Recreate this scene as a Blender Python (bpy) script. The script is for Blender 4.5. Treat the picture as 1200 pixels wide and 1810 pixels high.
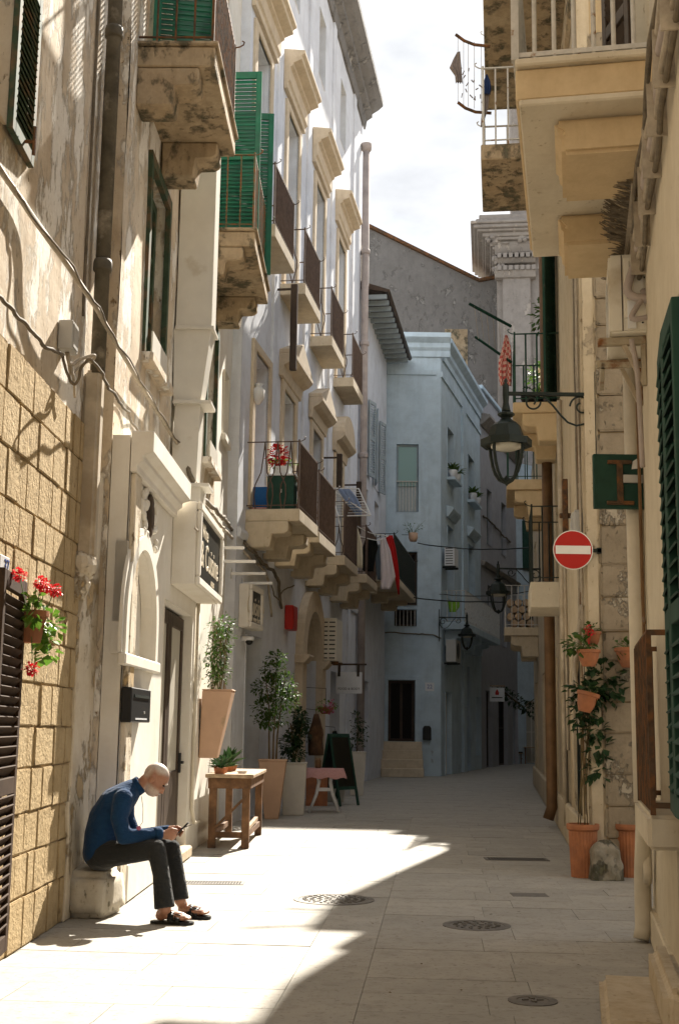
import bpy, bmesh, math, random
from mathutils import Vector, Matrix, noise
random.seed(7)
R_ = math.radians
for o in list(bpy.data.objects): bpy.data.objects.remove(o)
S = bpy.context.scene
COL = S.collection

# ------------------------------------------------------------------ camera
F, CX, CY, CH = 2200.0, 600.0, 905.0, 1.45          # photo pixels, 1200 x 1810
PITCH, ROLL = math.atan(380 / 2200.0), R_(0.8)
fwd = Vector((0, math.cos(PITCH), math.sin(PITCH)))
up0 = Vector((0, -math.sin(PITCH), math.cos(PITCH)))
CR = Vector((1, 0, 0)) * math.cos(ROLL) + up0 * math.sin(ROLL)
CU = up0 * math.cos(ROLL) - Vector((1, 0, 0)) * math.sin(ROLL)
CAM = Vector((0, 0, CH))
cd = bpy.data.cameras.new('camera'); co = bpy.data.objects.new('camera', cd); COL.objects.link(co)
cd.sensor_fit = 'VERTICAL'; cd.sensor_height = 36; cd.sensor_width = 24; cd.lens = F / 1810 * 36
cd.clip_start = 0.05; cd.clip_end = 4000
m = Matrix((CR, CU, -fwd)).transposed().to_4x4(); m.translation = CAM; co.matrix_world = m
S.camera = co

# ------------------------------------------------------------------ world, sun, exposure
SUN = Vector((0.33, 1.10, 1.0)).normalized()
EL = math.asin(SUN.z); AZ = math.atan2(SUN.x, SUN.y)
W = bpy.data.worlds.new('World'); S.world = W; W.use_nodes = True
nt = W.node_tree; nt.nodes.clear()
N = nt.nodes.new; L = nt.links.new
sky = N('ShaderNodeTexSky'); sky.sky_type = 'NISHITA'; sky.sun_disc = False
sky.sun_elevation = EL; sky.sun_rotation = AZ; sky.air_density = 1.0; sky.dust_density = 1.0
tc = N('ShaderNodeTexCoord'); mp = N('ShaderNodeMapping'); mp.inputs['Scale'].default_value = (1, 1, 2.2); mp.inputs['Location'].default_value = (0.35, 0.2, 0.1)
nz = N('ShaderNodeTexNoise'); nz.inputs['Scale'].default_value = 2.3; nz.inputs['Detail'].default_value = 9; nz.inputs['Roughness'].default_value = 0.55
cr = N('ShaderNodeValToRGB'); cr.color_ramp.elements[0].position = 0.36; cr.color_ramp.elements[1].position = 0.54
nz2 = N('ShaderNodeTexNoise'); nz2.inputs['Scale'].default_value = 6.0; nz2.inputs['Detail'].default_value = 7
cr2 = N('ShaderNodeValToRGB'); cr2.color_ramp.elements[0].position = 0.3; cr2.color_ramp.elements[0].color = (3.9, 4.05, 4.35, 1); cr2.color_ramp.elements[1].position = 0.68; cr2.color_ramp.elements[1].color = (7.2, 7.2, 7.2, 1)
mx = N('ShaderNodeMix'); mx.data_type = 'RGBA'
bg = N('ShaderNodeBackground'); bg.inputs['Strength'].default_value = 0.062
wo = N('ShaderNodeOutputWorld')
L(tc.outputs['Generated'], mp.inputs['Vector']); L(mp.outputs['Vector'], nz.inputs['Vector']); L(mp.outputs['Vector'], nz2.inputs['Vector'])
L(nz.outputs['Fac'], cr.inputs['Fac']); L(nz2.outputs['Fac'], cr2.inputs['Fac'])
L(cr.outputs['Color'], mx.inputs['Factor']); L(sky.outputs['Color'], mx.inputs['A']); L(cr2.outputs['Color'], mx.inputs['B'])
L(mx.outputs['Result'], bg.inputs['Color']); L(bg.outputs['Background'], wo.inputs['Surface'])
sl = bpy.data.lights.new('sun', 'SUN'); sl.energy = 5.0; sl.angle = R_(0.55); sl.color = (1.0, 0.93, 0.82)
so = bpy.data.objects.new('sun', sl); COL.objects.link(so)
so.rotation_euler = (-SUN).to_track_quat('-Z', 'Y').to_euler(); so.location = (0, 0, 40)
vs = S.view_settings; vs.view_transform = 'Standard'; vs.look = 'None'; vs.gamma = 1; vs.use_curve_mapping = False
vs.exposure = 1.62
S.cycles.max_bounces = 8; S.cycles.diffuse_bounces = 5; S.cycles.use_denoising = True
S.cycles.caustics_reflective = False; S.cycles.caustics_refractive = False

# ------------------------------------------------------------------ pixel -> place helpers
def ray(x, y): return fwd * F + CR * (x - CX) + CU * (CY - y)
def G(x, y, z=0.0):
    d = ray(x, y); return CAM + d * ((z - CH) / d.z)
def atY(x, y, Y):
    d = ray(x, y); return CAM + d * (Y / d.y)
class Frame:
    """facade frame: x to the right as one faces it, y into the building, z up"""
    def __init__(s, o, u):
        s.o = Vector((o[0], o[1], 0)); s.u = Vector((u[0], u[1], 0)).normalized()
        s.n = Vector((0, 0, 1)).cross(s.u)
        s.M = Matrix((s.u, s.n, Vector((0, 0, 1)))).transposed().to_4x4(); s.M.translation = s.o
        s.I = s.M.inverted()
    def w(s, x, y, z): return s.M @ Vector((x, y, z))
    def loc(s, p): return s.I @ Vector(p)
    def hit(s, px, py, out=0.0):
        d = ray(px, py); p0 = s.o - s.n * out
        t = (p0 - CAM).dot(s.n) / d.dot(s.n); l = s.loc(CAM + d * t); return l.x, l.z
    def hx(s, px, py, out=0.0): return s.hit(px, py, out)[0]
    def hz(s, px, py, out=0.0): return s.hit(px, py, out)[1]
    def onx(s, px, py, x):                          # plane across the facade at x: returns (out, z)
        d = ray(px, py); p0 = s.o + s.u * x
        t = (p0 - CAM).dot(s.u) / d.dot(s.u); l = s.loc(CAM + d * t); return -l.y, l.z
    def at(s, x, out, z): return s.M @ Matrix.Translation((x, -out, z))

# ------------------------------------------------------------------ materials
def nodes(name):
    mt = bpy.data.materials.new(name); mt.use_nodes = True
    t = mt.node_tree; b = t.nodes['Principled BSDF']; return mt, t, b
def mixc(t, fac, a, b):
    n = t.nodes.new('ShaderNodeMix'); n.data_type = 'RGBA'
    for s, v in (('Factor', fac), ('A', a), ('B', b)):
        if hasattr(v, 'links'): t.links.new(v, n.inputs[s])
        elif s == 'Factor': n.inputs[s].default_value = v
        else: n.inputs[s].default_value = (*v, 1)
    return n.outputs['Result']
def ramp(t, sock, p0, p1, v0=0, v1=1):
    n = t.nodes.new('ShaderNodeMapRange'); n.inputs['From Min'].default_value = p0; n.inputs['From Max'].default_value = p1
    n.inputs['To Min'].default_value = v0; n.inputs['To Max'].default_value = v1; t.links.new(sock, n.inputs['Value']); return n.outputs['Result']
def tnoise(t, scale, detail=6, sc=(1, 1, 1), rough=0.6, coord=None, off=(0, 0, 0)):
    m_ = t.nodes.new('ShaderNodeMapping'); m_.inputs['Scale'].default_value = sc; m_.inputs['Location'].default_value = off
    t.links.new(coord, m_.inputs['Vector'])
    n = t.nodes.new('ShaderNodeTexNoise'); n.inputs['Scale'].default_value = scale; n.inputs['Detail'].default_value = detail; n.inputs['Roughness'].default_value = rough
    t.links.new(m_.outputs['Vector'], n.inputs['Vector']); return n.outputs['Fac']
def coords(t, rand=True):
    if rand == 'world': return t.nodes.new('ShaderNodeNewGeometry').outputs['Position']
    c = t.nodes.new('ShaderNodeTexCoord')
    if not rand: return c.outputs['Object']
    oi = t.nodes.new('ShaderNodeObjectInfo'); v = t.nodes.new('ShaderNodeVectorMath'); v.operation = 'MULTIPLY_ADD'
    t.links.new(oi.outputs['Random'], v.inputs[0]); v.inputs[1].default_value = (37, 19, 53); t.links.new(c.outputs['Object'], v.inputs[2])
    return v.outputs[0]
def bump(t, b, socks, strength=0.5, dist=0.02):
    h = None
    for s, k in socks:
        n = t.nodes.new('ShaderNodeMath'); n.operation = 'MULTIPLY_ADD'; t.links.new(s, n.inputs[0]); n.inputs[1].default_value = k
        if h is None: n.inputs[2].default_value = 0
        else: t.links.new(h, n.inputs[2])
        h = n.outputs[0]
    bn = t.nodes.new('ShaderNodeBump'); bn.inputs['Strength'].default_value = strength; bn.inputs['Distance'].default_value = dist
    t.links.new(h, bn.inputs['Height']); t.links.new(bn.outputs['Normal'], b.inputs['Normal'])
def simple(name, c, rough=0.7, metal=0.0, var=0.2, scale=8, bstr=0.15, c2=None, lo=0.45, hi=0.62, spec=0.3, trans=0, rand=True):
    mt, t, b = nodes(name); cc = coords(t, rand)
    n1 = tnoise(t, scale, 6, coord=cc); n2 = tnoise(t, scale * 6, 4, coord=cc)
    dk = tuple(v * (1 - var) for v in c); lt = tuple(min(1, v * (1 + var * 0.6)) for v in c)
    col = mixc(t, ramp(t, n1, 0.3, 0.7), dk, lt)
    if c2: col = mixc(t, ramp(t, tnoise(t, scale * 0.6, 8, coord=cc, off=(5, 3, 1)), lo, hi), col, c2)
    t.links.new(col, b.inputs['Base Color']); b.inputs['Roughness'].default_value = rough; b.inputs['Metallic'].default_value = metal
    b.inputs['Specular IOR Level'].default_value = spec
    if trans: b.inputs['Transmission Weight'].default_value = trans
    if bstr: bump(t, b, [(n1, 0.6), (n2, 0.4)], bstr, 0.01)
    return mt
def plaster(name, c1, c2, stain, peel=None, plo=0.56, phi=0.6, sk=0.5, scale=1.0, bstr=0.5, bdist=0.025, speck=None, pz=1.0, fine=1.0, co=False):
    """wall coat: broad mottling, rain streaks, worn patches of another coat, grit"""
    mt, t, b = nodes(name); cc = coords(t, co)
    big = tnoise(t, 0.7 * scale, 7, coord=cc); mid = tnoise(t, 3.1 * scale, 8, coord=cc, off=(3, 1, 7), rough=0.65)
    fin = tnoise(t, 32, 4, coord=cc); strk = tnoise(t, 2.3 * scale, 7, sc=(2.2, 2.2, 0.22), coord=cc, rough=0.7)
    col = mixc(t, ramp(t, big, 0.3, 0.7), c1, c2)
    col = mixc(t, ramp(t, mid, 0.42, 0.75, 0, 0.55), col, stain)
    col = mixc(t, ramp(t, strk, 0.5, 0.74, 0, sk), col, stain)
    hs = [(mid, 0.7), (fin, 0.16 * fine), (strk, 0.3)]
    if peel:
        pn = tnoise(t, 1.5 * scale, 10, sc=(1.5, 1.5, pz), coord=cc, rough=0.72, off=(11, 4, 2)); pf = ramp(t, pn, plo, phi)
        col = mixc(t, pf, col, peel); hs.append((pf, -1.1))
    if speck:
        sn = tnoise(t, 9, 5, sc=(1.8, 1.8, 0.8), coord=cc, off=(2, 9, 4), rough=0.7); sf = ramp(t, sn, 0.62, 0.68); col = mixc(t, sf, col, speck); hs.append((sf, -0.5))
    col = mixc(t, ramp(t, fin, 0.3, 0.8, 0, 0.18), col, stain)
    t.links.new(col, b.inputs['Base Color']); b.inputs['Roughness'].default_value = 0.92; b.inputs['Specular IOR Level'].default_value = 0.15
    bump(t, b, hs, bstr, bdist)
    return mt
M = {}
M['plasterA'] = plaster('old cream plaster', (0.72, 0.64, 0.52), (0.60, 0.50, 0.37), (0.40, 0.29, 0.18), peel=(0.84, 0.80, 0.72), plo=0.50, phi=0.54, speck=(0.25, 0.17, 0.09), bstr=0.7, bdist=0.03, pz=0.6)
M['plasterPeel'] = plaster('flaking white plaster', (0.73, 0.67, 0.56), (0.64, 0.56, 0.43), (0.46, 0.36, 0.23), peel=(0.50, 0.37, 0.21), plo=0.54, phi=0.58, speck=(0.3, 0.21, 0.12), bstr=0.8, bdist=0.03)
M['stone'] = plaster('tufa stone', (0.54, 0.42, 0.25), (0.46, 0.34, 0.185), (0.31, 0.22, 0.11), speck=(0.27, 0.19, 0.10), bstr=1.0, bdist=0.03, sk=0.35, scale=2.0, fine=3.5, co='world')
M['stoneR'] = plaster('weathered stone', (0.37, 0.31, 0.23), (0.29, 0.24, 0.175), (0.19, 0.155, 0.11), peel=(0.44, 0.39, 0.31), bstr=0.9, bdist=0.025, sk=0.25, scale=2.2, speck=(0.15, 0.13, 0.09), fine=2, co='world')
M['mortar'] = plaster('mortar', (0.50, 0.39, 0.24), (0.43, 0.33, 0.2), (0.32, 0.23, 0.13), bstr=0.8, fine=3)
M['white'] = plaster('white painted plaster', (0.80, 0.77, 0.70), (0.74, 0.70, 0.62), (0.62, 0.56, 0.46), sk=0.25, bstr=0.25, bdist=0.02, fine=0.6)
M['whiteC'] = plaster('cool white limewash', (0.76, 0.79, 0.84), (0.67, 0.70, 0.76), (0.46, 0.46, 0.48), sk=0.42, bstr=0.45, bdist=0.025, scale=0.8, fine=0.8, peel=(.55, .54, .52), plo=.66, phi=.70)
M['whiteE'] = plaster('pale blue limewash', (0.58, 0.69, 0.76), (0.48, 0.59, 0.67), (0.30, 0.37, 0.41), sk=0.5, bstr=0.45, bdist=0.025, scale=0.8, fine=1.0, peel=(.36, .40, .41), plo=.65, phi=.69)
M['pinkF'] = plaster('faded grey render', (0.42, 0.42, 0.44), (0.36, 0.36, 0.38), (0.27, 0.27, 0.28), sk=0.45, bstr=0.4)
M['trim'] = plaster('cream stone trim', (0.68, 0.58, 0.44), (0.60, 0.50, 0.37), (0.42, 0.33, 0.22), sk=0.35, bstr=0.4, scale=2)
M['slab'] = plaster('stained balcony stone', (0.52, 0.42, 0.29), (0.44, 0.33, 0.21), (0.20, 0.15, 0.09), peel=(0.12, 0.11, 0.075), plo=0.50, phi=0.60, sk=0.5, bstr=0.7, scale=1.5)
M['slabC'] = plaster('cream balcony stone', (0.62, 0.54, 0.41), (0.55, 0.46, 0.33), (0.36, 0.29, 0.2), sk=0.4, bstr=0.35, scale=1.5, speck=(0.35, 0.29, 0.2))
M['slabR'] = plaster('ochre balcony plaster', (0.66, 0.52, 0.33), (0.60, 0.46, 0.28), (0.44, 0.32, 0.18), peel=(0.42, 0.33, 0.22), plo=0.68, phi=0.70, sk=0.35, bstr=0.35, scale=1.4)
M['wallR'] = plaster('yellowed plaster', (0.60, 0.52, 0.39), (0.53, 0.44, 0.31), (0.36, 0.28, 0.18), peel=(0.40, 0.33, 0.24), plo=0.61, phi=0.64, sk=0.5, bstr=0.6, speck=(0.28, 0.22, 0.14))
M['wallR0'] = plaster('cream painted wall', (0.68, 0.62, 0.50), (0.62, 0.55, 0.43), (0.47, 0.40, 0.29), sk=0.35, bstr=0.35, speck=(0.45, 0.38, 0.27))
M['church'] = plaster('grey limestone', (0.37, 0.335, 0.30), (0.30, 0.27, 0.245), (0.19, 0.17, 0.155), peel=(0.44, 0.39, 0.34), bstr=0.6, bdist=0.05, scale=0.8, sk=0.4)
M['gable'] = plaster('rubble render', (0.235, 0.225, 0.215), (0.20, 0.19, 0.18), (0.135, 0.13, 0.125), peel=(0.35, 0.335, 0.315), plo=0.57, phi=0.62, speck=(0.42, 0.41, 0.39), bstr=0.8, bdist=0.06, scale=0.9)
M['pave'] = plaster('paving', (0.47, 0.44, 0.39), (0.42, 0.39, 0.34), (0.30, 0.275, 0.235), sk=0.0, bstr=0.25, bdist=0.008, scale=1.3, speck=(0.34, 0.31, 0.26))
def paving_mat():
    mt, t, b = nodes('paving slab'); cc = coords(t, 'world'); oi = t.nodes.new('ShaderNodeObjectInfo')
    n1 = tnoise(t, 2.2, 7, coord=cc); n2 = tnoise(t, 26, 5, coord=cc); n3 = tnoise(t, 7, 8, coord=cc, rough=0.7, off=(4, 4, 4))
    col = mixc(t, ramp(t, n1, 0.3, 0.7), (0.345, 0.325, 0.285), (0.43, 0.40, 0.35))
    col = mixc(t, ramp(t, oi.outputs['Random'], 0, 1, 0, 0.6), col, (0.30, 0.285, 0.25))
    col = mixc(t, ramp(t, n3, 0.5, 0.72, 0, 0.65), col, (0.22, 0.20, 0.165))
    col = mixc(t, ramp(t, n2, 0.57, 0.68, 0, 0.6), col, (0.16, 0.14, 0.11))
    n4 = tnoise(t, 3.3, 9, sc=(1, 2.6, 1), coord=cc, rough=0.75, off=(9, 2, 2)); col = mixc(t, ramp(t, n4, 0.60, 0.70, 0, 0.45), col, (0.52, 0.50, 0.46))
    t.links.new(col, b.inputs['Base Color']); b.inputs['Roughness'].default_value = 0.72; b.inputs['Specular IOR Level'].default_value = 0.25
    bump(t, b, [(n3, 0.8), (n2, 0.5)], 0.4, 0.01); return mt
M['slabpave'] = paving_mat()
M['green'] = simple('green shutter paint', (0.012, 0.155, 0.085), 0.45, var=0.25, c2=(0.02, 0.11, 0.07), scale=5)
M['dkgreen'] = simple('dark green paint', (0.018, 0.06, 0.042), 0.75, var=0.3, c2=(0.06, 0.075, 0.06), scale=6, lo=0.6, hi=0.7)
M['oldgreen'] = simple('worn green wood', (0.055, 0.085, 0.05), 0.8, var=0.4, c2=(0.15, 0.10, 0.055), scale=7, lo=0.5, hi=0.62)
M['brown'] = simple('dark brown wood', (0.055, 0.035, 0.022), 0.5, var=0.35, scale=6)
M['shutA'] = simple('brown shutter paint', (0.06, 0.038, 0.025), 0.8, var=0.3, scale=6, spec=.1)
M['wood'] = simple('rough bench timber', (0.20, 0.105, 0.05), 0.75, var=0.45, scale=9, c2=(0.10, 0.055, 0.03), bstr=0.5)
M['woodtop'] = simple('worn bench top', (0.46, 0.34, 0.22), 0.75, var=0.35, scale=9, c2=(0.3, 0.2, 0.12), bstr=0.5)
M['rust'] = simple('rusty iron', (0.10, 0.062, 0.036), 0.8, 0.1, var=0.5, scale=14, c2=(0.20, 0.085, 0.03), bstr=0.4)
M['rustgreen'] = simple('green paint on rust', (0.12, 0.125, 0.07), 0.75, 0.1, var=0.4, scale=16, c2=(0.22, 0.10, 0.04), lo=0.44, hi=0.56, bstr=0.4)
M['railC'] = simple('brown railing', (0.105, 0.07, 0.052), 0.65, 0.1, var=0.35, scale=12)
M['railW'] = simple('chipped white rail', (0.55, 0.53, 0.49), 0.55, var=0.2, scale=14, c2=(0.25, 0.13, 0.05), lo=0.62, hi=0.68)
M['iron'] = simple('black green iron', (0.015, 0.022, 0.018), 0.5, 0.2, var=0.3, scale=10)
M['pipeD'] = simple('weathered zinc', (0.14, 0.12, 0.085), 0.7, 0.1, var=0.5, scale=5, c2=(0.33, 0.29, 0.23), lo=0.55, hi=0.65, bstr=0.3)
M['pipeL'] = simple('painted pipe', (0.52, 0.44, 0.33), 0.7, var=0.3, scale=4, c2=(0.36, 0.29, 0.2), bstr=0.3)
M['pipeW'] = simple('cream pipe', (0.62, 0.56, 0.45), 0.6, var=0.15, scale=4)
M['pipeB'] = simple('copper brown pipe', (0.17, 0.095, 0.045), 0.55, 0.2, var=0.35, scale=4)
M['pipeG'] = simple('grey stained pipe', (0.42, 0.36, 0.33), 0.75, var=0.25, scale=3)
M['duct'] = simple('white sheet metal', (0.66, 0.63, 0.56), 0.45, 0.0, var=0.08, scale=3, c2=(0.5, 0.44, 0.35), lo=0.64, hi=0.74, bstr=0.05)
M['cable'] = simple('dusty cable', (0.17, 0.14, 0.10), 0.8, var=0.4, scale=12)
M['cableL'] = simple('pale cable', (0.42, 0.36, 0.28), 0.75, var=0.3, scale=12)
M['terra'] = simple('terracotta', (0.42, 0.165, 0.075), 0.8, var=0.25, scale=7, c2=(0.30, 0.13, 0.07), bstr=0.2)
M['pinkpot'] = simple('pale pink planter', (0.55, 0.36, 0.245), 0.75, var=0.1, scale=4, c2=(0.36, 0.27, 0.17), lo=0.62, hi=0.72, bstr=0.05)
M['whitepot'] = simple('white planter', (0.66, 0.62, 0.55), 0.6, var=0.1, scale=4, bstr=0.05)
M['soil'] = simple('soil', (0.05, 0.035, 0.024), 0.95, var=0.4, scale=30, bstr=0.6)
M['board'] = simple('dark sign board', (0.018, 0.017, 0.012), 0.35, var=0.2, scale=4, bstr=0)
M['letter'] = simple('cream letters', (0.70, 0.62, 0.48), 0.5, var=0.05, bstr=0)
M['ink'] = simple('black ink', (0.02, 0.02, 0.02), 0.6, var=0, bstr=0)
M['blue'] = simple('blue ink', (0.05, 0.09, 0.30), 0.5, var=0.1, bstr=0)
M['enamel'] = simple('white enamel', (0.72, 0.73, 0.74), 0.35, var=0.06, bstr=0.03)
M['red'] = simple('road sign red', (0.45, 0.022, 0.016), 0.4, var=0.06, bstr=0)
M['signwhite'] = simple('road sign white', (0.78, 0.76, 0.70), 0.4, var=0.05, bstr=0)
M['acbody'] = simple('yellowed casing', (0.74, 0.70, 0.60), 0.5, var=0.1, scale=3, c2=(0.5, 0.42, 0.3), lo=0.6, hi=0.75, bstr=0.05)
M['bone'] = simple('white coated wire', (0.70, 0.69, 0.66), 0.5, var=0.1)
M['box'] = simple('grey plastic box', (0.50, 0.49, 0.46), 0.5, var=0.1, scale=4)
M['black'] = simple('black plastic', (0.014, 0.014, 0.014), 0.4, var=0.2)
M['lampglass'] = simple('frosted lamp bowl', (0.55, 0.52, 0.43), 0.25, var=0.1)
M['boulder'] = plaster('mossy boulder', (0.36, 0.32, 0.26), (0.27, 0.245, 0.19), (0.12, 0.11, 0.075), peel=(0.13, 0.125, 0.08), plo=0.52, phi=0.62, sk=0.2, bstr=1.0, scale=3, speck=(0.5, 0.46, 0.4))
M['seatstone'] = plaster('worn seat stone', (0.60, 0.55, 0.46), (0.52, 0.47, 0.38), (0.36, 0.31, 0.22), peel=(0.24, 0.21, 0.15), plo=0.62, phi=0.68, sk=0.2, bstr=0.6, scale=2.5, speck=(0.22, 0.2, 0.14))
M['step'] = plaster('worn doorstep', (0.58, 0.50, 0.38), (0.50, 0.40, 0.27), (0.34, 0.25, 0.14), bstr=0.4, sk=0.4, scale=3, speck=(0.3, 0.24, 0.15))
M['joint'] = simple('joint grit', (0.34, 0.31, 0.27), 0.95, var=0.3, scale=20, bstr=0.3, rand=False)
M['castiron'] = simple('cast iron cover', (0.17, 0.155, 0.135), 0.6, 0.3, var=0.3, scale=20)
def leafmat(name, c, c2, tr=0.35):
    mt, t, b = nodes(name); cc = coords(t, True); n = tnoise(t, 9, 3, coord=cc)
    g = t.nodes.new('ShaderNodeNewGeometry')
    col = mixc(t, ramp(t, g.outputs['Random Per Island'], 0, 1), c, c2); col = mixc(t, ramp(t, n, 0.4, 0.7, 0, 0.4), col, tuple(v * 0.55 for v in c))
    t.links.new(col, b.inputs['Base Color']); b.inputs['Roughness'].default_value = 0.5; b.inputs['Specular IOR Level'].default_value = 0.3
    tl = t.nodes.new('ShaderNodeBsdfTranslucent'); t.links.new(col, tl.inputs['Color']); ms = t.nodes.new('ShaderNodeMixShader'); ms.inputs[0].default_value = tr
    t.links.new(b.outputs[0], ms.inputs[1]); t.links.new(tl.outputs[0], ms.inputs[2]); t.links.new(ms.outputs[0], t.nodes['Material Output'].inputs['Surface'])
    return mt
M['leafL'] = leafmat('bright leaves', (0.085, 0.20, 0.02), (0.16, 0.28, 0.035))
M['leafM'] = leafmat('mid leaves', (0.045, 0.105, 0.018), (0.09, 0.15, 0.03))
M['leafD'] = leafmat('dark leaves', (0.018, 0.05, 0.018), (0.035, 0.075, 0.022), 0.2)
M['petal'] = leafmat('red petals', (0.62, 0.015, 0.02), (0.75, 0.03, 0.045), 0.3)
M['petalP'] = leafmat('pink petals', (0.55, 0.06, 0.22), (0.7, 0.3, 0.4), 0.3)
M['stem'] = simple('stem', (0.14, 0.10, 0.045), 0.8, var=0.3)
M['stemG'] = simple('green stem', (0.10, 0.15, 0.04), 0.7, var=0.3)
def glass(name, c, rough=0.12, spec=0.6):
    mt, t, b = nodes(name); b.inputs['Base Color'].default_value = (*c, 1); b.inputs['Roughness'].default_value = rough; b.inputs['Specular IOR Level'].default_value = spec
    return mt
M['pane'] = glass('window pane', (0.02, 0.022, 0.02))
M['paneL'] = glass('net curtain pane', (0.33, 0.38, 0.38), 0.25)
M['frost'] = glass('frosted pane', (0.44, 0.41, 0.34), 0.5)
M['dark'] = glass('dark interior', (0.012, 0.010, 0.008), 0.6, 0.1)
def cloth(name, c, var=0.12, sc=40): return simple(name, c, 0.95, var=var, scale=sc, bstr=0.2, spec=0.1)
M['c_cream'] = cloth('cream cloth', (0.62, 0.56, 0.42)); M['c_black'] = cloth('black cloth', (0.012, 0.013, 0.012)); M['c_grey'] = cloth('grey cloth', (0.12, 0.15, 0.18))
M['c_white'] = cloth('pale lilac cloth', (0.62, 0.56, 0.58)); M['c_red'] = cloth('red cloth', (0.42, 0.02, 0.02)); M['c_blue'] = cloth('blue striped cloth', (0.25, 0.32, 0.48))
M['c_navy'] = cloth('navy cloth', (0.03, 0.05, 0.13)); M['c_taupe'] = cloth('taupe cloth', (0.26, 0.22, 0.205)); M['c_lime'] = cloth('lime cloth', (0.22, 0.42, 0.05))
M['c_pink'] = cloth('pink tablecloth', (0.55, 0.30, 0.28)); M['c_bluebox'] = cloth('blue crate', (0.03, 0.12, 0.33))

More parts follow.
